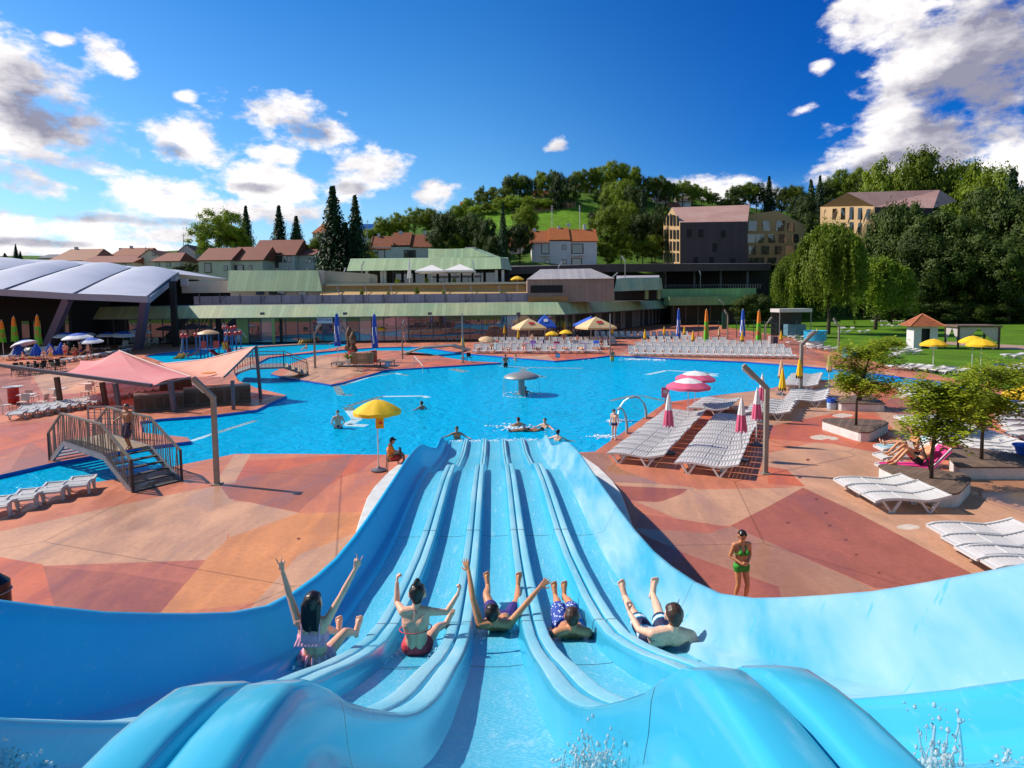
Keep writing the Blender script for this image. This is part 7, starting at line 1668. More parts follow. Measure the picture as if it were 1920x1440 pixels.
# ---------------------------------------------------------------- houses
def house(name, label, x0, x1, ye, yr, yb, roof, wall=STUCCO, d=None, dep=9, wins=(), chim=(), hip=0.0, over=.35, cat='house', gable_front=False, segs=None, bal=()):
    d = d or hill_d((x0+x1)/2, yb); root = thing(name, label, cat, (PD((x0+x1)/2, yb, d).x, d, 0)); W = lambda x, y, dd=0: PD(x, y, d+dd)
    a, b = W(x0, ye), W(x1, ye); zb = W(x0, yb).z-3; ze = (a.z+b.z)/2
    mb = MB(); mb.box(((a.x+b.x)/2, d+dep/2, (ze+zb)/2), (b.x-a.x, dep, ze-zb))
    zr = W((x0+x1)/2, yr).z*(1)+0; zr = HC+(zr-HC)*(d+(0 if gable_front else dep/2))/d
    if not gable_front and hip == 0:
        for xx in (a.x, b.x): mb.poly([(xx, d, ze), (xx, d+dep, ze), (xx, d+dep/2, zr-.1)])
    mb.build('wall', wall, root, world=True)
    for (s0, s1, lift) in (segs or [(0, 1, 0)]):
        A, B = a.x+(b.x-a.x)*s0-(over if s0 == 0 else 0), a.x+(b.x-a.x)*s1+(over if s1 == 1 else 0); h = hip*(B-A); lf = lift*(zr-ze); mb = MB()
        if gable_front:
            m_ = (A+B)/2; f, k = d-over, d+dep+over; mb.poly([(A, f, ze-.15), (m_, f, zr), (m_, k, zr), (A, k, ze-.15)][::-1]); mb.poly([(B, f, ze-.15), (B, k, ze-.15), (m_, k, zr), (m_, f, zr)][::-1])
        else:
            f, k = d-over, d+dep+over; mb.poly([(A, f, ze-.1+lf), (B, f, ze-.1+lf), (B-h, d+dep/2, zr+lf), (A+h, d+dep/2, zr+lf)]); mb.poly([(B, k, ze-.1+lf), (A, k, ze-.1+lf), (A+h, d+dep/2, zr+lf), (B-h, d+dep/2, zr+lf)])
            mb.poly([(A, f, ze-.1+lf), (A+h, d+dep/2, zr+lf), (A, k, ze-.1+lf)]); mb.poly([(B, f, ze-.1+lf), (B, k, ze-.1+lf), (B-h, d+dep/2, zr+lf)])
            mb.poly([(A, f, ze-.32+lf), (B, f, ze-.32+lf), (B, f, ze-.1+lf), (A, f, ze-.1+lf)])
        mb.build('roof', roof, root, world=True)
    if gable_front: mb = MB(); mb.poly([(a.x, d, ze), (b.x, d, ze), ((a.x+b.x)/2, d, zr-.2)]); mb.build('gable', wall, root, world=True)
    for (wx0, wx1, wy0, wy1) in wins:
        p, q = W(wx0, wy0), W(wx1, wy1); mb = MB(); mb.box(((p.x+q.x)/2, d-.03, (p.z+q.z)/2), (q.x-p.x, .16, p.z-q.z)); f = mb.build('window', WFR, root, world=True); f_ = f
        mb = MB(); mb.box(((p.x+q.x)/2, d-.12, (p.z+q.z)/2), ((q.x-p.x)*.82, .05, (p.z-q.z)*.84)); o = mb.build('pane', PANE, None); o.data.transform(Matrix.Translation(-root.location)); adopt(o, f)
    for (wx0, wx1, wy0, wy1) in bal:
        p, q = W(wx0, wy0), W(wx1, wy1); mb = MB(); mb.box(((p.x+q.x)/2, d-.6, (p.z+q.z)/2), (q.x-p.x, 1.2, p.z-q.z)); mb.build('balcony', STUCCO, root, world=True)
    for (cx, cy) in chim:
        p = W(cx, cy); zt = HC+(p.z-HC)*(d+dep*.5)/d; xx = p.x*(d+dep*.5)/d; mb = MB(); mb.box((xx, d+dep*.5, zt-.9), (.8, .8, 1.8)); c = mb.build('chimney', STUCCO, root, world=True)
    return root
def houses():
    house('apartment_house', 'white three storey house with a bright orange stepped roof', 997, 1119, 452, 430, 500, TILEO, dep=10, segs=[(0, .27, -.08), (.27, .59, .12), (.59, 1, 0)], wins=[(1015, 1030, 455, 477), (1054, 1062, 459, 468), (1071, 1094, 457, 476), (1054, 1062, 486, 495), (1071, 1091, 484, 498), (1022, 1030, 486, 498)], bal=[(1014, 1032, 478, 481), (1070, 1095, 477, 480)], chim=[(1002, 428), (1048, 424), (1096, 421)])
    house('terraced_house', 'white house with a red stepped roof behind the copper pavilion', 694, 815, 463, 440, 488, TILE, dep=10, segs=[(0, .32, -.1), (.32, .62, .15), (.62, 1, 0)], wins=[(708, 722, 468, 486), (757, 780, 469, 484), (737, 741, 456, 459)], chim=[(710, 438), (750, 435), (796, 432)])
    house('row_house', 'cream row house with a brown red roof, nearest the vaulted hall', 372, 432, 487, 465, 512, TILEB, CREAM, dep=12, d=150, wins=[(383, 397, 493, 512), (420, 427, 498, 507)], chim=[(402, 468)])
    house('row_house', 'cream row house with a balcony under a brown red roof', 430, 492, 487, 463, 512, TILEB, CREAM, dep=12, d=152, wins=[(433, 458, 497, 508), (467, 473, 497, 508)], chim=[(448, 466)])
    house('row_house', 'tall gabled white row house with dark timber balcony', 470, 552, 478, 450, 512, TILEB, STUCCO, dep=14, d=160, wins=[(516, 530, 474, 492), (532, 538, 478, 492), (540, 546, 480, 492), (509, 523, 490, 502), (538, 542, 499, 506)], chim=[(512, 453)])
    house('row_house', 'white row house at the end of the row with small windows', 548, 588, 477, 465, 512, TILEB, STUCCO, dep=14, d=163, wins=[(556, 560, 483, 492), (573, 577, 484, 492), (581, 584, 484, 492)])
    house('villa', 'house with an orange roof and white balconies behind the tall conifers', 586, 632, 436, 420, 470, TILEO, CREAM, dep=12, wins=[(590, 600, 440, 450), (606, 616, 440, 450), (590, 600, 455, 466)], bal=[(587, 618, 449, 452)], hip=.25)
    house('villa', 'house with blue solar panels on its roof between the conifers', 668, 702, 432, 420, 455, mat('solar_blue', (.03, .10, .30), rough=.2, var=.2, vs=6), STUCCO, wins=[(675, 682, 438, 446)])
    # far left group
    house('village_house', 'broad house with a pale orange roof above the vaulted hall', 92, 172, 488, 467, 500, TILEP, CREAM, d=190, dep=16, hip=.12, chim=[(143, 463)])
    house('village_house', 'low cream house with a dark brown roof above the vaulted hall', 150, 248, 492, 480, 503, TILEB, CREAM, d=175, dep=14, wins=[(228, 236, 494, 500)])
    house('village_house', 'house with a stepped orange roof and a dormer', 208, 266, 479, 465, 492, TILE, CREAM, d=205, dep=14, chim=[(246, 461), (226, 465)], wins=[(232, 240, 481, 487), (246, 254, 481, 487)])
    house('village_house', 'gabled house with an orange roof beside a thin mast', 254, 308, 487, 467, 502, TILEP, CREAM, d=180, dep=12, gable_front=True, wins=[(286, 292, 474, 480), (264, 270, 490, 496)])
    house('village_house', 'house with a dark brown hipped roof near the big green tree', 284, 336, 489, 474, 504, TILEB, CREAM, d=172, dep=12, hip=.2, wins=[(292, 300, 492, 500), (312, 320, 492, 500)])
    house('village_house', 'narrow white house with a brown roof left of the big green tree', 334, 366, 472, 458, 492, TILEB, STUCCO, d=190, dep=14, gable_front=True, wins=[(345, 350, 476, 484)])
    house('village_house', 'small dark roofed house at the far left of the skyline', 72, 100, 483, 477, 490, mat('slate_dark', (.05, .05, .07)), CREAM, d=200, dep=10)
    # hilltop houses
    for x0, x1, ye, yr, yb, lab, rf in ((863, 880, 384, 378, 389, 'small red house on the left shoulder of the hill', TILE), (930, 950, 379, 367, 384, 'dark red house half hidden by hilltop trees', TILEB), (1001, 1029, 366, 356, 374, 'long red roofed house on the hilltop', TILE), (1082, 1108, 352, 345, 362, 'red roofed house among the trees right of the hilltop', TILEB), (1226, 1255, 374, 366, 381, 'grey roofed white house right of the hilltop', mat('slate_grey', (.24, .21, .20), var=.2)), (1272, 1296, 378, 365, 388, 'white gabled house just above the purple hotel', mat('slate_grey', (.24, .21, .20))), (955, 985, 462, 445, 480, 'red roofed house hidden among dark trees behind the terrace', TILE), (1255, 1275, 388, 380, 396, 'brown roofed house beside the purple hotel gable', TILEB)):
        house('hill_house', lab, x0, x1, ye, yr, yb, rf, STUCCO, dep=7, wins=[(x0+(x1-x0)*.3, x0+(x1-x0)*.5, ye+1.5, ye+(yb-ye)*.6)])
houses()
# ---------------------------------------------------------------- hotel blocks
def hotels():
    TAN = mat('hotel_tan', (.46, .30, .15), rough=.8, var=.08, vs=.3, coord='World'); ROOF = mat('hotel_roof', (.42, .22, .17), rough=.6, vs=.22, coord='World', col2=(.50, .31, .26), fine=.06, bs=1); PURP = seam_mat('hotel_purple', (.042, .020, .030), .9, (.055, .026, .036), dark=.8)
    d = 158; root = thing('hotel_block', 'hotel block with a dark purple front, tan side and pale pitched roof', 'hotel', (55, d, 0))
    q = lambda x, y, dd=0: PD(x, y, d+dd)
    # front face and tan side wall with its gable
    A0, A1, B0, B1 = q(1275, 500), q(1275, 417), q(1402, 499), q(1402, 415)
    mb = MB(); mb.poly([A0, B0, B1, A1]); mb.build('front_wall', PURP, root, world=True)
    dep = 26; sx = lambda x, y, t: PD(x, y, d+dep*t)
    L0, L1 = sx(1244, 500, 1), sx(1244, 416, 1); pk = sx(1260, 389, .5); pkr = sx(1406, 384, .5)
    mb = MB(); mb.poly([L0, A0, A1, pk, L1]); mb.build('side_wall', TAN, root, world=True)
    mb = MB(); bR = V((B1.x, d+dep, L1.z)); mb.poly([A1, B1, pkr, pk]); mb.poly([pk, pkr, bR, L1]); mb.build('roof', ROOF, root, world=True)
    mb = MB(); mb.poly([B0, V((B0.x, d+dep, B0.z)), bR, pkr, B1]); mb.build('right_wall', PURP, root, world=True)
    for r_, (ya, yb) in enumerate(((404, 424), (430, 449), (452, 471), (474, 492))):
        for i in range(5):
            u0, u1 = (i+.18)/5, (i+.78)/5
            def pt(u, yy0, yy1, f): # interpolate along the side wall
                a = L0.lerp(A0, u); h0 = (500-yy1)/84; return a
            def at(u, f):
                lo = L0.lerp(A0, u); hi = L1.lerp(A1, u); return lo.lerp(hi, f)
            f0, f1 = (500-yb)/84+.02, (500-ya)/84+.0
            if r_ == 0: f1 += .04*(1-abs(i-2)/2)
            n = V((-1, 0, 0))*.12; mb = MB(); mb.poly([at(u0, f0)+n, at(u1, f0)+n, at(u1, f1)+n, at(u0, f1)+n]); mb.build('window', PANE, root, world=True)
    for x, y0, y1 in ((1288, 430, 445), (1310, 430, 445), (1352, 432, 445), (1336, 456, 472), (1300, 482, 496), (1330, 482, 496), (1370, 484, 496)): mb = MB(); pbox(mb, x, x+9, y0, y1, d-.05, .1); mb.build('window', DARKV, root, world=True)
    # second gabled block behind
    d2 = 174; root = thing('hotel_block', 'tan gabled hotel block with irregular dark windows in the shade', 'hotel', (75, d2, 0)); f = [PD(1398, 498, d2), PD(1508, 496, d2), PD(1507, 421, d2), PD(1458, 395, d2), PD(1398, 402, d2)]
    bk = [p+V((6, 22, 0)) for p in f]; mb = MB(); mb.poly(f)
    for i in (0, 1, 4): mb.poly([f[i], bk[i], bk[(i+1) % 5], f[(i+1) % 5]])
    mb.build('wall', TAN, root, world=True); mb = MB()
    for i in (2, 3): mb.poly([f[i], bk[i], bk[(i+1) % 5], f[(i+1) % 5]])
    mb.build('roof', ROOF, root, world=True)
    rr = random.Random(8)
    for ya, yb, xs in ((414, 433, (1404, 1430, 1456, 1476)), (439, 455, (1401, 1418, 1440, 1461, 1484)), (461, 477, (1404, 1428, 1453, 1473, 1491)), (483, 494, (1404, 1418, 1440, 1464, 1486))):
        for x in xs:
            if x > 1470 and ya == 414: ya_ = 418
            else: ya_ = ya
            k = rr.uniform(-3, 3); mb = MB(); mb.poly([PD(x+k*.5, yb, d2-.15), PD(x+14, yb, d2-.15), PD(x+14-k, ya_, d2-.15), PD(x, ya_, d2-.15)]); mb.build('window', PANE, root, world=True)
    # right hotel, mostly behind trees
    d3 = 150; root = thing('hotel_block', 'tan hotel with a long pale roof half hidden by tall trees', 'hotel', (100, d3, 0)); mb = MB(); f = [PD(1538, 480, d3+16), PD(1588, 480, d3+4), PD(1640, 480, d3), PD(1640, 386, d3), PD(1588, 361, d3+4), PD(1538, 388, d3+16)]
    mb.poly(f); mb.build('side_wall', TAN, root, world=True); mb = MB(); mb.poly([PD(1640, 388, d3), PD(1750, 390, d3), PD(1762, 356, d3+16), PD(1588, 361, d3+4)]); mb.poly([PD(1750, 390, d3), PD(1795, 377, d3+16), PD(1762, 356, d3+16)]); mb.build('roof', ROOF, root, world=True)
    mb = MB(); mb.poly([PD(1640, 480, d3), PD(1750, 480, d3), PD(1750, 390, d3), PD(1640, 388, d3)]); mb.build('front_wall', PURP, root, world=True)
    for ya, yb in ((392, 412), (420, 440), (446, 464)):
        for x in (1545, 1560, 1576, 1592, 1608, 1624):
            dd = float(np.interp(x, (1538, 1588, 1640), (d3+16, d3+4, d3)))-.35; yo = (588-x)*0; mb = MB(); mb.poly([PD(x, yb, dd), PD(x+9, yb, dd), PD(x+9, ya-4+abs(x-1590)*.1, dd), PD(x+1, ya-4+abs(x-1590)*.12, dd)]); mb.build('window', PANE, root, world=True)
hotels()
# antennas and masts on the skyline
for x, y0, y1, lab in ((689, 436, 412, 'thin radio mast behind the village roofs'), (273, 500, 462, 'thin wooden mast beside the gabled village house'), (344, 480, 438, 'thin mast left of the big green tree')):
    d = 185; a, b = PD(x, y0+12, d), PD(x, y1, d); mb = MB(); mb.tube([a, b], [.14, .07], 6); mb.beam(b-V((.6, 0, .6)), b+V((.6, 0, -.6)), .08, .08); o = mb.build('radio_mast', STEEL); tag(o, lab, 'mast')
for x, y, lab in ((1066, 422, 'white satellite dish on the orange roof'), (752, 436, 'white satellite dish on the red stepped roof')):
    d = hill_d(x, 490)+3; c = PD(x, y, d); root = thing('satellite_dish', lab, 'satellite dish', c); mb = MB(); mb.lathe([(.02, -.12), (.35, -.06), (.62, .08), (.60, .09), (.33, -.02), (.02, -.06)], 16); o = mb.build('dish', STUCCO, root, smooth=True); o.rotation_euler = (1.1, 0, .3); mb = MB(); mb.tube([(0, .1, -1.6), (0, .1, 0)], .05, 6); mb.build('stand', STEEL, root)
for x, y0, y1, lab in ((1035, 424, 385, 'tall antenna pole behind the orange roof, left one'), (1087, 424, 385, 'tall white antenna pole behind the orange roof, right one')):
    d = hill_d(1058, 499)+6; a, b = PD(x, y0+6, d), PD(x, y1, d); mb = MB(); mb.tube([a, b], .10, 6)
    for k in range(3): q = b-V((0, 0, .3+k*.7)); mb.tube([q-V((.5, 0, 0)), q+V((.5, 0, 0))], .03, 5)
    tag(mb.build('antenna_pole', STUCCO), lab, 'antenna')
# ---------------------------------------------------------------- trees
def leafmat(nm, a, b, sc, tr=.42):
    return mat(nm, a, rough=.6, col2=b, vs=sc, trans=tr, rnd=.28, fine=.35, bs=sc*6, spec=.25)
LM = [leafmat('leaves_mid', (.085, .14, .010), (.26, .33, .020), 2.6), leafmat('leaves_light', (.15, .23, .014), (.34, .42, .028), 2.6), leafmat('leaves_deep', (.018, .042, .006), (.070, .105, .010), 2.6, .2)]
LC = leafmat('needles', (.012, .034, .013), (.040, .080, .024), 3, .15); LWI = leafmat('leaves_willow', (.085, .15, .012), (.21, .28, .022), 3.4); LY = leafmat('leaves_young', (.15, .22, .012), (.36, .40, .03), 2.2)
BARK = mat('bark', (.075, .05, .035), rough=.9, var=.35, vs=6, bump=.5, bs=18)
def leaf(mb, c, n, s, asp=.55, rr=R):
    n = n.normalized(); a = n.cross(V((rr.uniform(-1, 1), rr.uniform(-1, 1), rr.uniform(-1, 1))))
    if a.length < 1e-3: a = V((1, 0, 0))
    a.normalize(); b = n.cross(a); a *= s; b *= s*asp
    mb.add([c-a, c+b*1.0, c+a, c-b], [(0, 1, 2, 3)])
def crown_broad(seed, mt, nclump=70, per=75, ls=.024, cz=.60, rz=.42, rx=.46, gap=.0):
    rr = random.Random(seed); mb = MB(); lobes = []
    for i in range(9):
        a = rr.uniform(0, 2*PI); e = rr.uniform(-.5, 1.2); q = rr.uniform(.45, .72)
        lobes.append((V((math.cos(a)*math.cos(e)*rx*q, math.sin(a)*math.cos(e)*rx*q, cz+math.sin(e)*rz*q)), rr.uniform(.20, .34)))
    lobes.append((V((0, 0, cz)), .36))
    for i in range(nclump):
        lc, lr = lobes[i % len(lobes)]; d = V((rr.gauss(0, 1), rr.gauss(0, 1), rr.gauss(0, 1)+.25)).normalized(); c = lc+V((d.x*lr*.92, d.y*lr*.92, d.z*lr*.78))*rr.uniform(.72, 1.02); cr = rr.uniform(.045, .085)
        for k in range(per):
            p = V((rr.gauss(0, 1), rr.gauss(0, 1), rr.gauss(0, .75)))*cr*.62; n = (p.normalized()+d*.7+V((0, 0, .35))+V((rr.uniform(-.6, .6), rr.uniform(-.6, .6), rr.uniform(-.6, .6)))); leaf(mb, c+p, n, ls*rr.uniform(.6, 1.3), .6, rr)
    return mb, mt
def trunk_mesh(h=.62, r=.022, seed=1, limbs=6):
    rr = random.Random(seed); mb = MB(); mb.tube([(0, 0, -.03), (.004, 0, .15), (rr.uniform(-.02, .02), rr.uniform(-.02, .02), .4), (0, 0, h)], [r*1.35, r, r*.75, r*.3], 8)
    for i in range(limbs):
        a = rr.uniform(0, 2*PI); z = rr.uniform(.25, .55); L = rr.uniform(.18, .3); mb.tube([(0, 0, z), (math.cos(a)*L*.5, math.sin(a)*L*.5, z+.09), (math.cos(a)*L, math.sin(a)*L, z+.2)], [r*.5, r*.33, r*.12], 6)
    return mb
def tree_proto(kind, seed):
    root = thing({'b': 'broadleaf_tree', 'l': 'broadleaf_tree', 'd': 'broadleaf_tree', 'c': 'conifer_tree', 'w': 'willow_tree', 'p': 'slim_tree'}[kind], 'tree', 'tree')
    if kind in 'bldp':
        mt = {'b': LM[0], 'l': LM[1], 'd': LM[2], 'p': LM[0]}[kind]
        mb, mt = crown_broad(seed, mt, 130 if kind != 'p' else 60, 135 if kind != 'p' else 90, .0155 if kind != 'p' else .02, .52 if kind == 'd' else .58, .50 if kind == 'd' else .44, .46 if kind != 'p' else .34)
        cr = mb.build('crown', mt, root); trunk_mesh(.7, .020, seed).build('trunk', BARK, root, smooth=True)
    elif kind == 'c':
        rr = random.Random(seed); mb = MB(); n = 26
        for i in range(n):
            t = i/(n-1); z = .06+.92*t; r_ = .48*(1-t)**.85+.015; m_ = int(9+14*(1-t))
            for j in range(m_):
                a = 2*PI*j/m_+rr.uniform(-.2, .2)+i; L = r_*rr.uniform(.68, 1.08)
                for k in range(9):
                    q = (k+.6)/9*L; zz = z-.075*(q/.5)-.035*(q/.5)**2+rr.uniform(-.012, .012); w = .046*(1.2-q/L*.6)
                    p = V((math.cos(a)*q, math.sin(a)*q, zz))+V((rr.gauss(0, .014), rr.gauss(0, .014), rr.gauss(0, .006)))
                    leaf(mb, p, V((math.cos(a)*.5+rr.uniform(-.6, .6), math.sin(a)*.5+rr.uniform(-.6, .6), .7)), w, .5, rr)
        mb.build('crown', LC, root); tb = MB(); tb.tube([(0, 0, -.03), (0, 0, .5), (0, 0, .97)], [.024, .014, .003], 7); tb.build('trunk', BARK, root, smooth=True)
    elif kind == 'w':
        rr = random.Random(seed); mb = MB()
        lobes = [(rr.uniform(0, 2*PI), rr.uniform(.12, .40)) for _ in range(15)]
        for i in range(560):
            la, lq = lobes[i % 15]; lp = V((math.cos(la)*lq+rr.gauss(0, .05), math.sin(la)*lq+rr.gauss(0, .05), 0)); a = math.atan2(lp.y, lp.x); q = min(.48, lp.length); z = .98-1.25*q**2*rr.uniform(.7, 1.15)-rr.uniform(0, .10); L = rr.uniform(.16, .42)*(0.5+q*1.3); c = V((math.cos(a)*q, math.sin(a)*q, z)); n = int(22+L*70); drift = V((math.cos(a), math.sin(a), 0))*.05
            for k in range(n):
                t = k/n; p = c+drift*t+V((rr.gauss(0, .014), rr.gauss(0, .014), -L*t+rr.gauss(0, .008))); leaf(mb, p, V((rr.uniform(-1, 1), rr.uniform(-1, 1), rr.uniform(.1, .8))), rr.uniform(.012, .024), .5, rr)
        for i in range(90):
            d = V((rr.gauss(0, 1), rr.gauss(0, 1), rr.gauss(0, 1))).normalized(); c = V((d.x*.33, d.y*.33, .62+d.z*.30))*rr.uniform(.8, 1.05)
            for k in range(80): p = V((rr.gauss(0, .045), rr.gauss(0, .045), rr.gauss(0, .05))); leaf(mb, c+p, p+d+V((rr.uniform(-.6, .6), rr.uniform(-.6, .6), .4)), rr.uniform(.010, .020), .5, rr)
        mb.build('crown', LWI, root); tb = MB(); tb.tube([(0, 0, -.03), (-.02, 0, .2), (.02, .02, .5), (0, 0, .8)], [.030, .022, .016, .005], 8)
        for i in range(7): a = i*.9; tb.tube([(.0, 0, .35+.04*i), (.12*math.cos(a), .12*math.sin(a), .55+.04*i), (.26*math.cos(a), .26*math.sin(a), .68+.03*i)], [.018, .012, .004], 6)
        tb.build('trunk', BARK, root, smooth=True)
    return Proto(root)
PB = [tree_proto('b', s) for s in (1, 2)]; PLt = [tree_proto('l', s) for s in (3, 4)]; PDk = [tree_proto('d', s) for s in (5, 6)]; PC = [tree_proto('c', s) for s in (7, 8)]; PW = [tree_proto('w', 9)]; PP = [tree_proto('p', s) for s in (10,)]
POOLS = {'b': PB, 'l': PLt, 'd': PDk, 'c': PC, 'w': PW, 'p': PP}
cnt = [0]
def tree(kind, x, yt, yb, w, label, group=None, d=None):
    d = d or hill_d(x, yb); b = PD(x, yb, d); k = d/FPX; h = (yb-yt)*k*1.03; W_ = w*k; cnt[0] += 1; pr = POOLS[kind][cnt[0] % len(POOLS[kind])]
    b.z -= .3
    return pr.put(b, R.uniform(0, 6.28), (W_, W_, h), label, group)
def plant_all():
    # conifers by the row houses
    for x, yt, yb, w, d, lab in ((628, 357, 515, 74, 150, 'tallest dark conifer, standing between the row houses and the stepped-roof house'), (669, 373, 515, 56, 152, 'second tallest conifer beside the solar-panel roof'), (650, 420, 515, 60, 148, 'low dark conifer at the foot of the two tallest ones'), (526, 390, 490, 42, 190, 'dark conifer above the gabled row house'), (558, 408, 490, 42, 190, 'smaller dark conifer behind the end row house'), (464, 390, 480, 34, 200, 'narrow conifer rising behind the row house roofs'), (31, 458, 492, 12, 240, 'small distant conifer at the left skyline, taller of two'), (39, 470, 492, 10, 240, 'small distant conifer at the left skyline, shorter of two'), (10, 474, 492, 16, 240, 'small distant tree at the left photo edge')):
        tree('c', x, yt, yb, w*1.45, lab, None, d)
    tree('l', 412, 402, 505, 104, 'big loose bright green tree behind the row houses', None, 185)
    tree('b', 440, 430, 500, 60, 'rounded green tree right of the big loose bright tree', None, 188)
    for x, yt, w in ((360, 492, 30), (345, 496, 24), (332, 498, 24), (595, 445, 40), (605, 480, 50), (690, 470, 40), (575, 490, 30)): tree('d' if w < 35 else 'b', x, yt, 512, w, 'dense garden bush or small tree between the village houses', 'garden trees among the houses', 170)
    # wooded slope on the left flank
    g = 'trees on the hillside'; lab = {'b': 'mid green broadleaf tree on the wooded hillside', 'l': 'bright green broadleaf tree on the wooded hillside', 'd': 'dark broadleaf tree on the wooded hillside', 'c': 'dark conifer on the wooded hillside', 'p': 'slim tree on the hill skyline'}
    T = [('b', 700, 428, 470, 44), ('l', 722, 410, 462, 44), ('l', 748, 400, 455, 44), ('l', 778, 394, 450, 50), ('b', 808, 392, 450, 46), ('d', 838, 398, 495, 70), ('b', 862, 384, 440, 40), ('d', 885, 400, 492, 66), ('l', 868, 410, 480, 54), ('d', 912, 408, 500, 54), ('c', 944, 385, 505, 40), ('b', 985, 388, 470, 62), ('d', 975, 420, 500, 60), ('d', 925, 440, 505, 46), ('d', 820, 430, 495, 50), ('d', 690, 455, 495, 44), ('b', 852, 440, 496, 44),
         ('l', 880, 372, 400, 26), ('l', 900, 358, 395, 30), ('b', 920, 352, 392, 34), ('p', 906, 350, 395, 24), ('b', 945, 348, 395, 36), ('d', 958, 332, 388, 36), ('p', 952, 330, 380, 22), ('b', 975, 328, 385, 38), ('d', 990, 333, 385, 36), ('p', 1010, 322, 378, 26), ('b', 1022, 326, 380, 36), ('p', 1035, 320, 378, 28), ('d', 1046, 324, 390, 40), ('c', 1046, 326, 392, 36), ('d', 1070, 330, 392, 44), ('b', 1088, 320, 375, 40), ('b', 1108, 318, 372, 40), ('l', 1128, 314, 372, 42), ('l', 1150, 308, 370, 46), ('b', 1166, 308, 372, 52), ('b', 1186, 316, 380, 40), ('l', 960, 366, 398, 40), ('l', 985, 370, 396, 40), ('l', 1012, 372, 395, 36), ('l', 1030, 376, 392, 30), ('l', 940, 372, 402, 36), ('b', 915, 380, 405, 34), ('l', 890, 385, 408, 30), ('l', 864, 392, 415, 30),
         ('d', 1135, 350, 400, 44), ('b', 1150, 345, 420, 60), ('b', 1170, 340, 440, 62), ('d', 1190, 350, 450, 50), ('b', 1140, 390, 495, 76), ('l', 1170, 385, 470, 64), ('d', 1120, 395, 440, 40), ('c', 1134, 370, 420, 26), ('d', 1195, 400, 490, 60), ('l', 1165, 440, 500, 50), ('b', 1205, 450, 500, 50), ('b', 1138, 455, 502, 44), ('c', 1205, 355, 470, 36), ('d', 1222, 400, 495, 48), ('b', 1228, 440, 500, 44), ('d', 1210, 332, 385, 44), ('b', 1232, 332, 385, 40), ('d', 1248, 338, 386, 40), ('b', 1262, 345, 388, 36), ('l', 1280, 342, 388, 34), ('b', 1298, 346, 390, 34), ('l', 1315, 352, 390, 40), ('b', 1335, 362, 392, 36), ('d', 1236, 385, 470, 40), ('b', 1250, 395, 420, 30),
         ('d', 1378, 348, 400, 40), ('b', 1398, 345, 398, 44), ('d', 1418, 344, 398, 40), ('c', 1441, 334, 405, 42), ('d', 1465, 352, 410, 48), ('b', 1490, 350, 415, 46), ('c', 1518, 344, 470, 54), ('d', 1500, 365, 470, 60), ('d', 1545, 340, 420, 56), ('c', 1535, 335, 440, 44), ('b', 1575, 322, 420, 60), ('b', 1600, 322, 420, 56), ('d', 1630, 330, 440, 70), ('d', 1360, 372, 398, 34), ('d', 1520, 400, 500, 50)]
    for k, x, yt, yb, w in T: tree(k, x, yt, yb, w, lab[k], g)
    # tall wood on the right
    g2 = 'tall trees on the right'; l2 = {'b': 'tall green tree in the wood behind the lawn', 'd': 'tall dark tree in the wood behind the lawn', 'c': 'tall dark conifer in the wood behind the lawn'}
    for k, x, yt, yb, w, d in (('b', 1655, 316, 560, 120, 205), ('b', 1700, 300, 565, 130, 200), ('b', 1755, 306, 570, 130, 200), ('d', 1815, 322, 575, 120, 190), ('b', 1840, 318, 590, 120, 172), ('c', 1888, 330, 600, 110, 160), ('d', 1925, 338, 600, 130, 165), ('c', 1970, 330, 600, 120, 165), ('d', 1668, 378, 600, 110, 140), ('d', 1730, 395, 606, 160, 136), ('d', 1790, 400, 605, 150, 134), ('d', 1862, 352, 606, 130, 138), ('d', 1905, 370, 606, 150, 132), ('d', 1960, 380, 610, 160, 130), ('d', 1650, 430, 604, 120, 138), ('d', 1700, 440, 606, 130, 130), ('d', 1765, 450, 606, 140, 128), ('d', 1830, 440, 607, 150, 126), ('d', 1890, 450, 608, 150, 122), ('d', 2030, 360, 615, 200, 128), ('d', 1620, 470, 602, 80, 150), ('d', 1590, 400, 590, 90, 165)):
        tree(k, x, yt, yb, w, l2[k], g2, d)
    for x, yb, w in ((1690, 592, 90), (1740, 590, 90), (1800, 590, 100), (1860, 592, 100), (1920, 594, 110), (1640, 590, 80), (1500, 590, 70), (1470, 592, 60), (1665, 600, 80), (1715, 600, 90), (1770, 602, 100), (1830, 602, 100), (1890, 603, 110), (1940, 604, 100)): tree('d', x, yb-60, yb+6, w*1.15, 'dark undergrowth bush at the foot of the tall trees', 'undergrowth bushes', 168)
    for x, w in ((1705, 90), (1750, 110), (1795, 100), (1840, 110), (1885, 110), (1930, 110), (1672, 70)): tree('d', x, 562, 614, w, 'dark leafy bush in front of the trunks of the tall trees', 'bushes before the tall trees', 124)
    tree('w', 1552, 416, 634, 138, 'big yellow-green willow leaning over the lawn, trunk before the tank', None, 92)
    tree('w', 1640, 480, 622, 130, 'second willow with a dark bent trunk beside the big one', None, 104)
    tree('w', 1478, 478, 606, 74, 'small bright willow in front of the shaded hotel', None, 120)
    for x, yt, yb, w in ((1420, 574, 612, 60), (1402, 580, 612, 44), (1440, 584, 613, 44), (1462, 588, 612, 40), (1395, 560, 606, 50), (1418, 552, 600, 60)): tree('d', x, yt-4, yb, w, 'rounded dark hedge bush behind the deck fence', 'hedge bushes behind the deck fence', 118)
    # terrace plants
    for x, yt in ((678, 540), (728, 544), (782, 535), (832, 542), (942, 543), (700, 512), (745, 520), (800, 518), (852, 518)): tree('l', x, yt, 556 if yt > 530 else 531, 10 if yt > 530 else 8, 'small shrub on the terraces above the bath house', 'terrace shrubs', 93 if yt > 530 else 104)
plant_all()
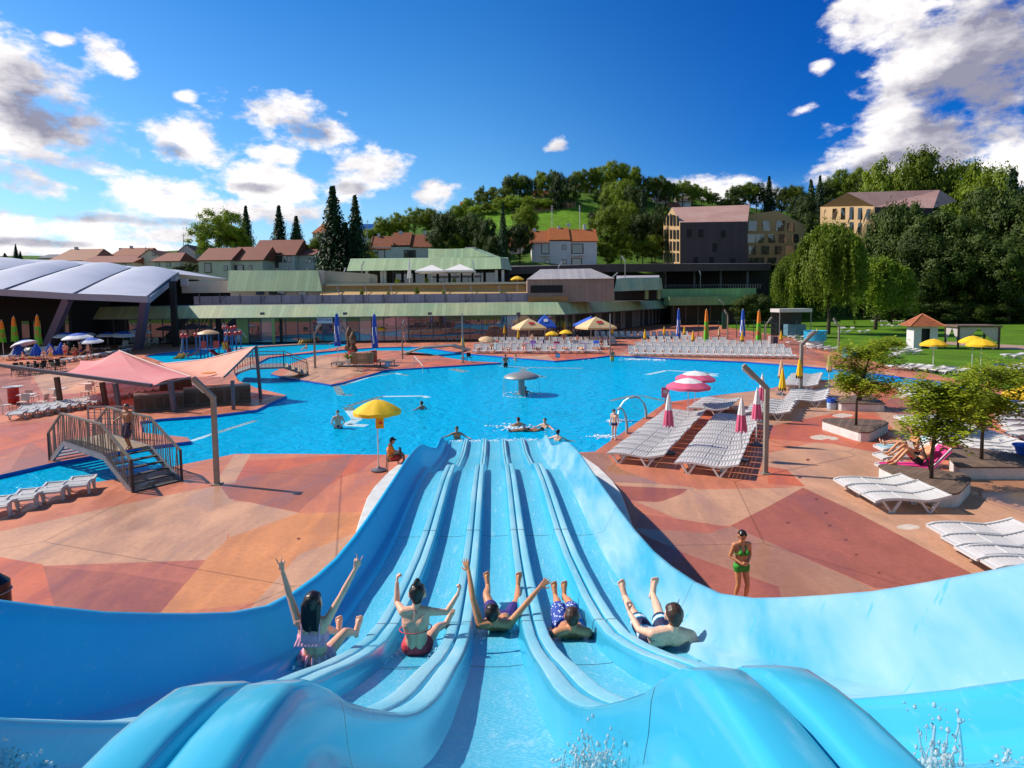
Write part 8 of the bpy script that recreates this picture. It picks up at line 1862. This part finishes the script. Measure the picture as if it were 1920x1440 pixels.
def young(x, y, top, xl, xr, seed, label, z0=.38, dx=0, stems=1, n=900):
    b = P(x, y, z0); k = b.y/FPX; H = (y-top)*k*1.0; rr = random.Random(seed); root = thing('young_tree', label, 'tree', b, 0, 'young trees on the planters')
    rx = (xr-xl)/2*k; cx = ((xl+xr)/2-x)*k; mb = MB(); zc = H*.70; rzz = H*.33
    tb = MB(); tb.tube([(0, 0, 0), (dx*.2, 0, H*.25), (cx*.5+dx*.2, 0, H*.55), (cx, 0, H*.9)], [.055, .045, .034, .012], 8)
    tips = []
    for i in range(26):
        z = H*rr.uniform(.30, .80); a = rr.uniform(0, 2*PI); L = rx*rr.uniform(.6, 1.0)*(1.0 if z < H*.75 else .7); p0 = V((cx*z/H, 0, z)); p2 = p0+V((math.cos(a)*L, math.sin(a)*L, H*rr.uniform(.05, .22))); p1 = p0.lerp(p2, .5)+V((0, 0, .08))
        tb.tube([p0, p1, p2], [.022, .013, .005], 5); tips += [p0.lerp(p1, .8), p1, p1.lerp(p2, .5), p2, p2+V((0, 0, .05))]
    for s in range(stems-1): tb.tube([(0.05, 0, 0), (.25*(1 if s else -1), .05, H*.3), (.5*(1 if s else -1), .1, H*.55)], [.03, .02, .008], 6)
    for i in range(n):
        c = rr.choice(tips)+V((rr.gauss(0, .17), rr.gauss(0, .17), rr.gauss(0, .13))); a = rr.uniform(0, 2*PI); d = V((math.cos(a), math.sin(a), rr.uniform(-.75, .1))).normalized(); s_ = d.cross(V((0, 0, 1))).normalized(); L = rr.uniform(.2, .38)
        for q in range(6):
            p = c+d*L*(q/5)+V((0, 0, -.05*(q/5)**2)); sd = s_*(1 if q % 2 else -1); nrm = V((rr.uniform(-.5, .5), rr.uniform(-.5, .5), 1)).normalized(); e = (sd*.8+d*.6).normalized()*.15; w = e.cross(nrm).normalized()*.038
            mb.add([p, p+e*.5+w, p+e, p+e*.5-w], [(0, 1, 2, 3)])
    mb.build('crown', LY, root); tb.build('trunk', BARK, root, smooth=True)
young(1605, 798, 615, 1578, 1690, 1, 'young tree with a slim trunk on the middle planter', n=1300)
young(1612, 752, 690, 1590, 1640, 2, 'thin many-stemmed sapling on the planter by the blue-rimmed bin', stems=3, n=260)
young(1746, 898, 690, 1708, 1812, 3, 'young tree on the planter beside the three white loungers', stems=2, n=1250)
young(1840, 862, 664, 1780, 1925, 4, 'spreading young tree on the long planter, its crown cut by the photo edge', n=1500)
# ---------------------------------------------------------------- bathers, swimmers, lifeguard
def tr(J, f): return {k: (tuple(f(V(v))) if isinstance(v, tuple) and len(v) == 3 and k in ('pelvis', 'chest', 'neck', 'head', 'ls', 'rs', 'le', 're', 'lw', 'rw', 'lh', 'rh', 'lk', 'rk', 'la', 'ra') else v) for k, v in J.items()}
plaid = floral('cloth_dark_plaid', (.05, .03, .05), (.13, .07, .12), 22); orange = cloth('guard_orange', (.72, .24, .03)); redc = cloth('guard_red', (.55, .04, .03)); blackc = cloth('black_suit', (.015, .014, .018)); towel_p = cloth('towel_pink', (.72, .03, .22), bump=.6, bs=50); towel_t = cloth('towel_turquoise', (.10, .48, .62), col2=(.65, .68, .72), vs=5, bump=.5, bs=50)
def shirt(s, g=.016):
    def fn(J):
        pel, che, nk, ls, rs = [V(J[k]) for k in ('pelvis', 'chest', 'neck', 'ls', 'rs')]; hx = (V(J['rh'])-V(J['lh'])).normalized(); mid = (pel+che)/2; C = [(pel-hx*.05*s, .098*s+g, che-hx*.06*s, .105*s+g), (pel+hx*.05*s, .098*s+g, che+hx*.06*s, .105*s+g), (ls, .06*s+g, rs, .06*s+g)]
        for q in 'lr': S, E = V(J[q+'s']), V(J[q+'e']); C.append((S, .058*s+g, S+(E-S)*.5, .05*s+g))
        return C
    return fn
def deck_people():
    # man coming down the footbridge stairs
    s = .86; A = V((-16.9, 21.5, 0))+V((.816, -.578, 0)).normalized()*4.72+V((.588, .809, 0)).normalized()*.72+V((0, 0, .89))
    J = scaleJ(stand(lk=(-.10, .12, .50), la=(-.11, .0, .10), rk=(.11, .03, .47), ra=(.12, -.10, .07), re=(.34, -.02, 1.22), rw=(.52, .16, 1.08), le=(-.27, -.02, 1.14), lw=(-.27, .06, .88)), s)
    person('bare-chested man in dark patterned shorts walking down the footbridge stairs', J, s, SKIN_DARK, HAIR_DK, 'short', [('shorts', plaid, trunks(s, .85, .03))], A, PI-.35, vox=.010, build=1.12)
    # lifeguard on a chair
    b = P(737, 885); o = CD.put((b.x, b.y, 0), -1.25, (.92, .92, .92), 'brown plastic armchair under the lifeguard beside the slide'); s = .86
    recolour(o, 'seat', WOODD); recolour(o, 'backrest', WOODD); recolour(o, 'armrest', WOODD); recolour(o, 'leg', WOODD)
    J = tr(stand(pelvis=(0, -.05, .55), chest=(0, -.10, .88), neck=(0, -.05, 1.08), head=(0, .0, 1.22), ls=(-.18, -.07, 1.02), rs=(.18, -.07, 1.02), le=(-.23, .05, .78), lw=(-.12, .30, .74), re=(.23, .05, .78), rw=(.12, .30, .74), lh=(-.09, -.02, .54), rh=(.09, -.02, .54), lk=(-.11, .42, .62), rk=(.11, .40, .60), la=(-.10, .46, .14), ra=(.10, .44, .12), lhd=(.5, .8, -.2), rhd=(-.5, .8, -.2), face=(-.1, 1, -.1)), lambda v: v*s)
    def capf(J):
        hd = V(J['head']); hf, hu, h = J['_hf'], J['_hu'], J['_h']; return [(hd+hu*.05*h-hf*.015*h, .095*h, hd+hu*.055*h, .092*h), (hd+hu*.045*h+hf*.10*h, .035*h, hd+hu*.04*h+hf*.15*h, .025*h)]
    person('lifeguard in an orange shirt and black cap sitting beside the slide', J, s, SKIN_TAN, HAIR_DK, 'short', [('shirt', orange, shirt(s)), ('shorts', redc, trunks(s, .6, .02)), ('cap', blackc, capf)], (b.x, b.y, 0), -1.25, vox=.010)
    # three bathers on loungers by the planter
    A = [(1710, 893, 'white lounger with a pink towel under the reading man'), (1702, 873, 'white lounger under the sitting dark-haired woman'), (1700, 856, 'white lounger with a turquoise towel under the lying girl')]
    P_ = []
    for i, (x, y, lab) in enumerate(A):
        p = P(x, y); LR.put((p.x, p.y, 0), -.08, None, lab, 'loungers of the reading bathers'); P_.append(p)
        mb = MB(); xs = [-.9, -.6, -.2, .2, .36, .55, .8, .95]; zs = [.345, .37, .375, .375, .385, .57, .83, .98]
        w = .30 if i != 1 else .26
        if i == 1: continue
        mb.loft([[(a, -w-.06, z-.10), (a, -w, z+.006+.008*math.sin(a*9)), (a, 0, z+.01), (a, w, z+.006), (a, w+.06, z-.10)] for a, z in zip(xs, zs)]); o = mb.build('bath_towel', towel_p if i == 0 else towel_t, smooth=True); o.location = (p.x, p.y, 0); o.rotation_euler = (0, 0, -.08); tag(o, 'bright pink towel spread under the reading man' if i == 0 else 'turquoise and white towel spread under the lying girl', 'towel', 'towels on the loungers')
    s = .95; J = stand(pelvis=(.18, 0, .50), chest=(.48, 0, .78), neck=(.60, 0, .95), head=(.58, 0, 1.08), ls=(.52, -.18, .92), rs=(.52, .18, .92), le=(.30, -.25, .74), re=(.30, .25, .74), lw=(.08, -.12, .86), rw=(.08, .12, .86), lh=(.16, -.09, .49), rh=(.16, .09, .49), lk=(-.24, -.13, .86), rk=(-.20, .13, .82), la=(-.58, -.12, .46), ra=(-.56, .12, .46), lt=(-1, 0, .1), rt=(-1, 0, .1), lhd=(-.4, .3, .9), rhd=(-.4, -.3, .9), lhn=(0, 1, 0), rhn=(0, -1, 0), front=(-1, 0, .3), face=(-1, 0, -.25), crown=(0, 0, 1))
    person('man in black trunks reading on a pink towel beside the planter', J, s, SKIN_TAN, HAIR_BR, 'short', [('trunks', blackc, trunks(s, .3, .012))], P_[0], -.08, vox=.011)
    q = P_[0]; mb = MB(); mb.loft([[(-.04, -.16, .90), (.03, 0, .86), (-.04, .16, .90)], [(-.12, -.16, 1.12), (-.05, 0, 1.08), (-.12, .16, 1.12)]]); o = mb.build('open_book', WHITE); o.location = q; o.rotation_euler = (0, 0, -.08); tag(o, 'open book held by the reading man', 'book')
    J = stand(pelvis=(.25, 0, .48), chest=(.22, 0, .80), neck=(.19, 0, 1.0), head=(.15, 0, 1.14), ls=(.21, -.17, .94), rs=(.21, .17, .94), le=(.12, -.22, .66), re=(.12, .22, .66), lw=(-.15, -.15, .66), rw=(-.15, .15, .66), lh=(.22, -.09, .48), rh=(.22, .09, .48), lk=(-.22, -.12, .72), rk=(-.25, .12, .74), la=(-.56, -.10, .42), ra=(-.58, .10, .42), lt=(-1, 0, .1), rt=(-1, 0, .1), front=(-1, 0, 0), face=(-1, 0, -.4), crown=(0, 0, 1))
    del J['lhd'], J['rhd']
    person('dark-haired woman in a black bikini sitting upright on the middle lounger', J, .92, SKIN_TAN, HAIR_DK, 'bun', [('bikini_bottom', blackc, briefs(.92, .01)), ('bikini_top', blackc, lambda J: strap_ring(V(J['chest'])+V((-.03, 0, .0)), (0, 1, 0), .145, .115, .035, (0, 0, 1)))], P_[1], -.08, vox=.012, fem=True)
    J = lie(.95, True); person('girl lying on her front on a turquoise towel beside the sitting woman', J, .85, SKIN_FAIR, HAIR_BR, 'short', [('bikini_bottom', blackc, briefs(.85, .012))], (P_[2].x, P_[2].y, .03), -.08, vox=.012)
def lie(sc=1.0, prone=False, z=.50):
    J = stand(); del J['lhd'], J['rhd']
    def f(v): return V(((v.z-.95)*.95, v.x, z-(v.y if not prone else -v.y)))
    J = tr(J, f); J.update(front=(0, 0, 1), face=(0, 0, 1 if not prone else -1), crown=(1, 0, 0), lt=(-.3, 0, 1), rt=(-.3, 0, 1), lsole=(-1, 0, 0), rsole=(-1, 0, 0))
    if not prone: J.update(head=(.60, 0, .60), neck=(.47, 0, .54), lk=(-.42, -.10, .62))
    return tr(J, lambda v: v*sc)
deck_people()
# ---- small figures: one prototype per pose, copies with their own skin and suit colours
def small(nm_pose, J, s, hk='short', suit='trunks', hair=HAIR_DK, vox=.022):
    J = dict(J)
    for k in ('lhd', 'rhd'): J.pop(k, None)
    return Proto(person('bather', J, s, SKIN_TAN, hair, hk, [('swimwear', navy, trunks(s, .35, .018) if suit == 'trunks' else briefs(s, .016))], (0, 0, -30), vox=vox, detail=False))
SW = small('swim', stand(le=(-.42, .10, 1.30), lw=(-.62, .25, 1.26), re=(.42, .10, 1.30), rw=(.62, .25, 1.26)), 1.0)
ST = small('stand', stand(le=(-.30, -.06, 1.14), lw=(-.12, .08, .98), re=(.30, -.06, 1.14), rw=(.12, .08, .98)), 1.0)
WKp = small('walk', stand(lk=(-.09, .22, .52), la=(-.10, .18, .10), rk=(.09, -.02, .48), ra=(.10, -.30, .16), le=(-.24, -.16, 1.15), lw=(-.24, .02, .95), re=(.24, .12, 1.16), rw=(.24, .30, 1.02)), 1.0, 'tail', 'briefs')
LY_ = small('lie', lie(1.0), 1.0, 'long', 'briefs'); LP = small('prone', lie(1.0, True), 1.0)
SIT = small('sit', stand(pelvis=(0, 0, .50), chest=(0, -.05, .83), neck=(0, -.02, 1.03), head=(0, .02, 1.17), ls=(-.18, -.03, .97), rs=(.18, -.03, .97), le=(-.24, .08, .72), re=(.24, .08, .72), lw=(-.15, .32, .66), rw=(.15, .32, .66), lh=(-.09, .02, .5), rh=(.09, .02, .5), lk=(-.12, .40, .70), rk=(.12, .42, .68), la=(-.11, .70, .42), ra=(.11, .72, .42)), 1.0)
SUITS = [navy, red, pink, blackc, purple, cloth('suit_teal', (.02, .30, .30)), cloth('suit_yellow', (.7, .42, .03)), cloth('suit_white', (.7, .68, .66))]; SK = [SKIN_TAN, SKIN_FAIR, SKIN_DARK, SKIN_PALE]
def put(pr, p, rz, s, label, group=None, suit=None, sk=None, rot=None):
    o = pr.put(p, rz, s, label, group, rot)
    recolour(o, 'body', sk or R.choice(SK)); recolour(o, 'swimwear', suit or R.choice(SUITS)); o.name = 'person'
    return o
W0 = -.14
def water_p(x, y, z): q = P(x, y, W0); return (q.x, q.y, z)
put(SW, water_p(857, 823, -1.20), PI-.1, .92, 'swimmer facing the slide with both arms spread on the water', None, navy, SKIN_DARK)
put(ST, water_p(634, 803, -1.0), PI+.3, .98, 'man standing waist deep in the pool with hands on his hips', None, navy, SKIN_FAIR)
for x, y, z, a, lab in ((972, 799, -1.42, .5, 'swimmer with only the head above water, beside the foam patch'), (1022, 802, -1.40, 2.6, 'dark-haired swimmer facing the camera, rightmost of the group beyond the slide end'), (1046, 826, -1.38, -.6, 'dark-haired swimmer just right of the slide end'), (791, 767, -1.40, 1.0, 'lone swimmer with only the head above water in mid pool'), (985, 739, -1.36, .3, 'swimmer under the mushroom fountain'), (967, 677, -1.2, 1.4, 'swimmer at the far edge near the lounger rows')):
    put(SW, water_p(x, y, z), a, .98, lab, None)
q = P(990, 808, W0); put(LP, (q.x, q.y, -.58), .1, .95, 'swimmer floating face down in front of the slide', None, blackc)
put(ST, water_p(948, 689, -.80), .4, 1.05, 'slim bather standing knee deep at the tip of the island', None, blackc, SKIN_DARK)
put(ST, water_p(1148, 678, -.70), PI, 1.0, 'bather with pale swimwear standing by the grey handrail', None, SUITS[6], SKIN_DARK)
for x, y, pr, a, lab in ((493, 641, WKp, -1.2, 'woman running past the green column of the bath house'), (575, 662, SIT, 2.4, 'boy sitting on the edge of the shallow pool'), (712, 640, ST, 2.8, 'small bather standing under the small open yellow parasol'), (591, 634, ST, PI, 'waiter in pale clothes before the restaurant sign'), (757, 643, WKp, 1.0, 'bather walking along the far terrace beside the lamp post'), (1057, 650, ST, PI, 'dark clothed person standing among the sunbathers'), (998, 652, ST, 2.9, 'person standing under the left cream parasol')):
    q = P(x, y); put(pr, (q.x, q.y, .10 if pr is SIT else 0), a, 1.0 if x not in (575,) else .8, lab)
q = P(574, 661); 
for i, (x, y, l) in enumerate(((123, 673, 'in red'), (141, 679, 'walking'), (152, 672, 'with a towel'), (166, 676, 'facing the pool'), (96, 680, 'near the black chairs'))): q = P(x, y); put((ST, WKp)[i % 2], q, R.uniform(0, 6), .98, 'bather '+l+' among the blue parasols', 'bathers standing by the blue parasols', red if i == 0 else None)
for i in range(13):
    x = 30+i*14+R.uniform(-3, 3); q = P(x, 683-i*1.9+R.uniform(-2, 2)); put((LY_, SIT, LP)[i % 3], (q.x, q.y, -.05), PI/2+R.uniform(-.3, .3) if i % 3 != 1 else R.uniform(2, 4), .95, 'sunbather among the loungers and blue parasols on the left', 'sunbathers by the blue parasols')
for i in range(26):
    x = 897+(i*37 % 250)+R.uniform(-2, 2); y = (662, 654, 647)[i % 3]; q = P(x, y); sit = i % 4 == 1; put(SIT if sit else (LY_, LP)[i % 2], (q.x, q.y, 0), PI if sit else PI/2+R.uniform(-.15, .15), .98, 'sunbather on the loungers under the cream parasols', 'sunbathers under the cream parasols')
for i, (x, y, c) in enumerate(((1000, 655, cloth('towel_violet', (.16, .06, .34))), (1020, 652, cloth('towel_violet', (.16, .06, .34))), (1045, 657, towel_p), (1072, 655, towel_t), (1095, 660, cloth('towel_violet', (.16, .06, .34))), (930, 660, towel_t), (985, 660, towel_p), (1120, 655, BLU))):
    q = P(x, y); mb = MB(); mb.loft([[(-.36, a, z-.1), (-.33, a, z), (.33, a, z), (.36, a, z-.1)] for a, z in ((-.9, .36), (-.2, .385), (.3, .385), (.6, .66), (.9, .95))]); o = mb.build('bath_towel', c); o.location = q; tag(o, 'coloured towel laid over a lounger among the sunbathers', 'towel', 'towels among the sunbathers')
